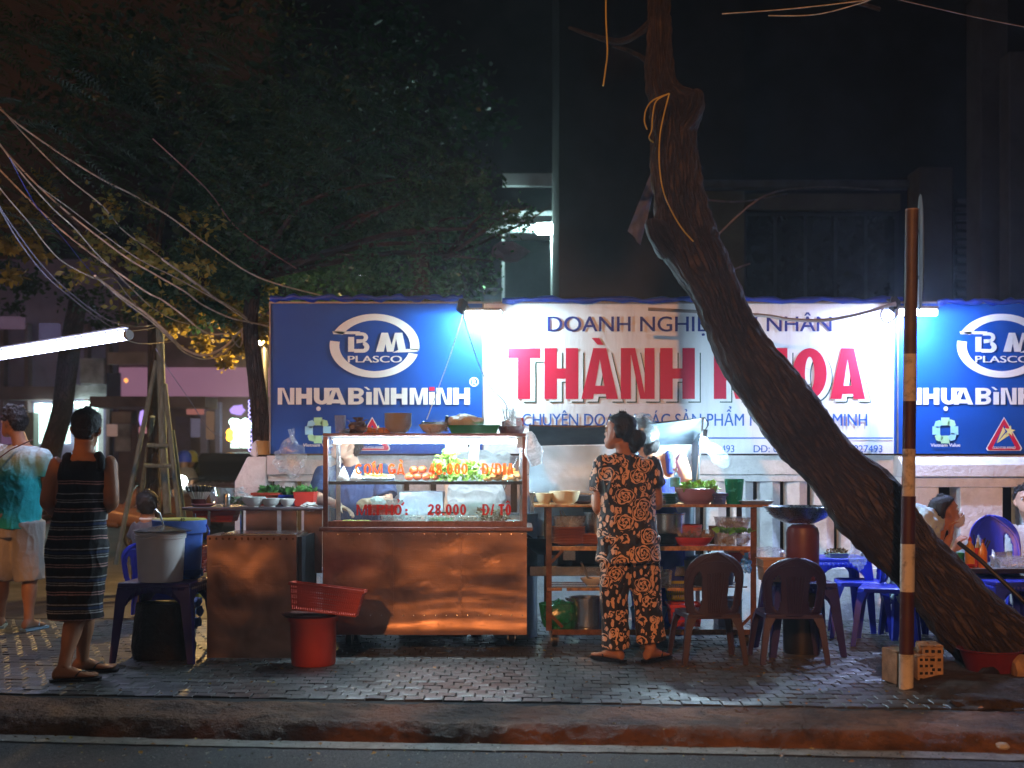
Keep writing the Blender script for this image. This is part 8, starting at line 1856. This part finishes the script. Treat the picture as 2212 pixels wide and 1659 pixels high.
mb = MB(); mb.blob(P(272, 822, 25), (.05, .05, .05), .2, 3, 3, 1); solo(mb, 'small_lamp', EM('amber_small', (1, .35, .08), 1.6), 'tiny amber lamp above the navy window', 'lamp')
for k in range(12):
    c_ = P(541, 868 + k * 9.4, 12.2); mb = MB(); mb.tube([c_ + V((math.cos(a_) * .019, 0, math.sin(a_) * .019)) for a_ in [i * .6283 for i in range(11)]], .005, n=5); solo(mb, 'light_ring', EM('violet_led', (.45, .40, 1), 2.2), ('topmost', 'second', 'third', 'fourth', 'fifth', 'sixth', 'seventh', 'eighth', 'ninth', 'tenth', 'eleventh', 'lowest')[k] + ' violet light ring from the top of the chain left of the blue board', 'light', 'chain of violet light rings')
mb = MB(); mb.tube([P(541, 860, 12.22), P(541, 978, 12.22)], .004, n=5); solo(mb, 'light_string', BLACKM, 'black string carrying the violet rings', 'string')
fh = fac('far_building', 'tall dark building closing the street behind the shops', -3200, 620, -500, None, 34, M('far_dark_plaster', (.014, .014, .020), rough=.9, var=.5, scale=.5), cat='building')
for i in range(4):
    for j in range(2): pc(fh, 'window', -60 + i * 90, -60 + i * 90 + 34, 560 + j * 90, 610 + j * 90, 34, M('navy_window', (.02, .02, .10), rough=.2), .05)
fh2 = fac('far_building', 'dark building behind the crowns in the middle', 600, 1230, -200, None, 30, DARKW, cat='building')
mb = MB(); mb.blob(P(783, 598, 20), .05, 0, 1, 0, 1); solo(mb, 'far_light', EM('far_light_white', (.8, .95, 1), 7), 'tiny bright light far behind the small leaved tree', 'light')
mb = MB(); mb.blob(P(1044, 622, 20), .035, 0, 1, 0, 1); solo(mb, 'far_light', EM('far_light_green', (.4, 1, .5), 1.5), 'tiny greenish light left of the veranda post', 'light')

cl_ = random.Random(12)
for k, (x_, y_, w_, h_, c_, e_) in enumerate(((20, 930, 20, 60, (.5, .2, .5), .5), (30, 700, 60, 26, (.5, .25, .45), .35), (120, 720, 40, 34, (.4, .3, .7), .3), (246, 930, 18, 26, (.9, .5, .4), .6), (320, 930, 22, 14, (.9, .3, .35), .9), (352, 905, 14, 40, (.5, .45, .9), .5), (425, 890, 34, 12, (.9, .25, .2), .8), (428, 925, 16, 40, (.6, .5, .8), .35), (462, 920, 14, 60, (.7, .35, .2), .45), (560, 905, 16, 30, (.3, .8, .6), .7))):
    mb = MB(); mb.box(wx(x_ - w_ / 2, 25), wx(x_ + w_ / 2, 25), 24.8 - .1 * (k % 3), 25 - .1 * (k % 3) - .02, wz(y_ + h_ / 2, 25), wz(y_ - h_ / 2, 25)); solo(mb, 'lit_shop_sign', EM('shop_panel_glow_%d' % k, tuple(q * .8 + .08 for q in c_), e_ * .38), ('mauve upright', 'dull pink upper', 'violet upper', 'peach', 'red', 'violet narrow', 'long red', 'lilac', 'rust', 'mint')[k] + ' lit shop panel in the far street ' + ('behind the man', 'above the tube lamp', 'above the tube lamp', 'right of the striped woman', 'right of the striped woman', 'by the tree props', 'over the motorbike', 'over the motorbike', 'over the parked car', 'next to the blue board')[k], 'panel', bevel=.01)
# motorbike with two riders coming head on
def rider(label, x_, d, helm, cl, z0):
    J = dict(head=P(x_, 995, d), neck=P(x_, 1012, d), sL=P(x_ - 15, 1016, d), sR=P(x_ + 15, 1016, d), chest=P(x_, 1030, d), pelvis=P(x_, 1048, d), eL=P(x_ - 22, 1033, d - .1), wL=P(x_ - 18, 1040, d - .5), eR=P(x_ + 22, 1033, d - .1), wR=P(x_ + 18, 1040, d - .5),
             hL=P(x_ - 7, 1050, d), hR=P(x_ + 7, 1050, d), kL=P(x_ - 14, 1052, d - .45), kR=P(x_ + 14, 1052, d - .45), aL=P(x_ - 12, 1085, d - .3), aR=P(x_ + 12, 1085, d - .3), flip=True)
    root, H, body = human('person', label, J, SK1, head=(180, 0, 0), vox=.022, hair=None, base=(J['pelvis'].x, d, 0), face=False)
    mb = MB(); mb.lathe([(0, .15), (.07, .14), (.115, .08), (.125, 0), (.12, -.05), (0, -.05)], H(0, 0, .14), 18); mb.build('helmet', helm, root)
    mb = MB(); torso(mb, J, .03, upto='sh', a=1.0); sleeve(mb, J, 'L', 1.5); sleeve(mb, J, 'R', 1.5); remeshed(mb, 'jacket', cl, root, .022)
rider('front rider with blue helmet on the far motorbike', 398, 21.6, M('blue_helmet', (.05, .08, .5), rough=.3), cloth('dusty_jacket', (.25, .17, .12)), 0)
rider('pillion rider with yellow helmet on the far motorbike', 412, 22.0, M('yellow_helmet', (.6, .42, .04), rough=.3), cloth('tan_jacket', (.3, .2, .14)), 0)
mk = thing('motorbike', 'motorbike with glowing round headlight coming down the far street', 'motorbike', (wx(404, 21.5), 21.5, 0)); bx = wx(404, 21.3)
mb = MB(); mb.tube([(bx + math.cos(a_) * 0, 20.9 + math.cos(a_) * .24, .27 + math.sin(a_) * .24) for a_ in [i * .3927 for i in range(17)]], .045, n=8); mb.build('tyre', BLACKM, mk)
mb = MB(); mb.tube([(bx, 22.2 + math.cos(a_) * .24, .27 + math.sin(a_) * .24) for a_ in [i * .3927 for i in range(17)]], .05, n=8); mb.build('tyre', BLACKM, mk)
mb = MB(); mb.loft([el(V((bx, 21.0, .75)), V((1, 0, 0)), V((0, 0, 1)), .12, .2), el(V((bx, 21.3, .7)), V((1, 0, 0)), V((0, 0, 1)), .16, .26), el(V((bx, 22.3, .72)), V((1, 0, 0)), V((0, 0, 1)), .14, .12)]); mb.build('fairing', M('bike_red', (.25, .03, .03), rough=.3), mk)
mb = MB(); mb.tube([(bx - .33, 21.15, 1.0), (bx - .1, 21.05, .98), (bx + .1, 21.05, .98), (bx + .33, 21.15, 1.0)], .014, n=6); mb.build('handlebar', BLACKM, mk)
mb = MB(); mb.disc((bx, 20.94, wz(1040, 20.94)), .10, (0, -1, 0), 20); mb.build('headlight', EM('headlight_glow', (.85, 1, .95), 14), mk)
# parked car, dark
ck = thing('parked_car', 'dark car parked in the far street beside the motorbike', 'car', (wx(474, 21), 22, 0)); cx = wx(474, 21)
CARP = M('car_paint_dark', (.16, .09, .08), rough=.25, var=.1, coat=.4)
mb = MB(); mb.loft([[V((cx + sx * w_, y_, z_)) for sx, z_ in ((-1, .28), (-1.02, .6), (-.9, zt_), (.9, zt_), (1.02, .6), (1, .28))] for y_, w_, zt_ in ((20.6, .72, .72), (20.8, .8, .86), (21.6, .84, .95), (22.2, .84, 1.0), (24.2, .84, 1.02), (24.9, .78, .95))]); mb.build('body', CARP, ck, bevel=.04)
mb = MB(); mb.loft([[V((cx + sx * w_, y_, z_)) for sx, z_ in ((-1, .93), (-.86, zt_), (.86, zt_), (1, .93))] for y_, w_, zt_ in ((21.5, .78, .96), (22.3, .72, 1.42), (23.6, .72, 1.44), (24.5, .76, 1.0))]); mb.build('cabin', M('car_glass_dark', (.015, .015, .02), rough=.08), ck, bevel=.03)
for sx in (-.76, .76):
    for y_ in (21.2, 24.0):
        mb = MB(); mb.tube([(cx + sx - .09, y_, .31), (cx + sx + .09, y_, .31)], .31, n=18); mb.build('wheel', BLACKM, ck)
for sx in (-.55, .55):
    mb = MB(); mb.blob((cx + sx, 20.66, .62), (.13, .06, .07), 0, 1, 0, 2); mb.build('headlight', M('lamp_glass', (.4, .35, .35), rough=.1), ck)
for k, x_ in enumerate((215, 272)):
    t = thing('parked_motorbike', ('dark parked motorbike glimpsed right of the striped woman', 'dark parked motorbike left of the propped tree')[k], 'motorbike', (wx(x_, 17), 17, 0)); bx = wx(x_, 17)
    for yy in (-.6, .6):
        mb = MB(); mb.tube([(bx + yy + math.cos(a_) * .25, 17, .29 + math.sin(a_) * .25) for a_ in [i * .3927 for i in range(17)]], .045, n=8); mb.build('tyre', BLACKM, t)
    mb = MB(); mb.loft([el(V((bx - .65, 17, .6)), V((0, 1, 0)), V((0, 0, 1)), .08, .08), el(V((bx - .2, 17, .58)), V((0, 1, 0)), V((0, 0, 1)), .15, .17), el(V((bx + .25, 17, .5)), V((0, 1, 0)), V((0, 0, 1)), .12, .12), el(V((bx + .52, 17, .85)), V((0, 1, 0)), V((0, 0, 1)), .12, .12)]); mb.build('body', CARP, t)
    mb = MB(); mb.tube([(bx + .5, 16.75, 1.0), (bx + .55, 17, .95), (bx + .5, 17.25, 1.0)], .014, n=6); mb.build('handlebar', BLACKM, t)
    mb = MB(); mb.blob((bx + .66, 17, .85), (.05, .08, .08), 0, 1, 0, 1); mb.build('headlight', M('lamp_glass', (.4, .35, .35), rough=.1), t)


# ---------------------------------------------------------------- unseen trees added behind the camera to shade houses and kerb
for k, (x_, y_, z_, r_, n_, sd) in enumerate(((-11, -7, 19.6, (9, 3.4, 7.8), 26000, 41), (6, -8, 17.4, (10, 3.4, 8), 26000, 42), (-6.0, -4, 4.9, (2.6, 1.6, 1.3), 1500, 43), (-3.2, -4, 3.95, (2.2, 1.0, .25), 800, 44))):
    t = thing('unseen_shade_tree', ('unseen tall tree added to shade the houses, left', 'unseen tall tree added to shade the houses, right', 'unseen low tree added to shade the left foreground', 'unseen low tree added to dapple the kerb, middle')[k], 'tree', (x_, y_, -.1))
    trunk([(V((x_, y_, -.15)), .32 if k < 2 else .1), (V((x_ + .2, y_, z_ * .4)), .26 if k < 2 else .08), (V((x_, y_, z_)), .16 if k < 2 else .05)], 'trunk', BARK2, t, 20, 5)
    clump((x_, y_, z_), r_, n_, .85 if k < 2 else .30, sd, LFG, t, clusters=330 if k < 2 else 26)
bpy.data.scenes.remove(TMP)


added_haze = MB(); added_haze.box(-60, 60, -16, 60, -1.2, 30)  # haze added to lift the blacks and ring the lamps with glow
hz = bpy.data.materials.new('lamp_halo_haze'); t_ = NT(hz); pv = t_.n('VolumePrincipled'); pv.inputs['Color'].default_value = (.80, .90, 1, 1); pv.inputs['Density'].default_value = .0022; pv.inputs['Anisotropy'].default_value = .7
o_ = t_.n('OutputMaterial'); t_.l(pv.outputs[0], o_.inputs['Volume'])
ho = added_haze.build('added_haze', hz, None, ang=0); ho['kind'] = 'stuff'
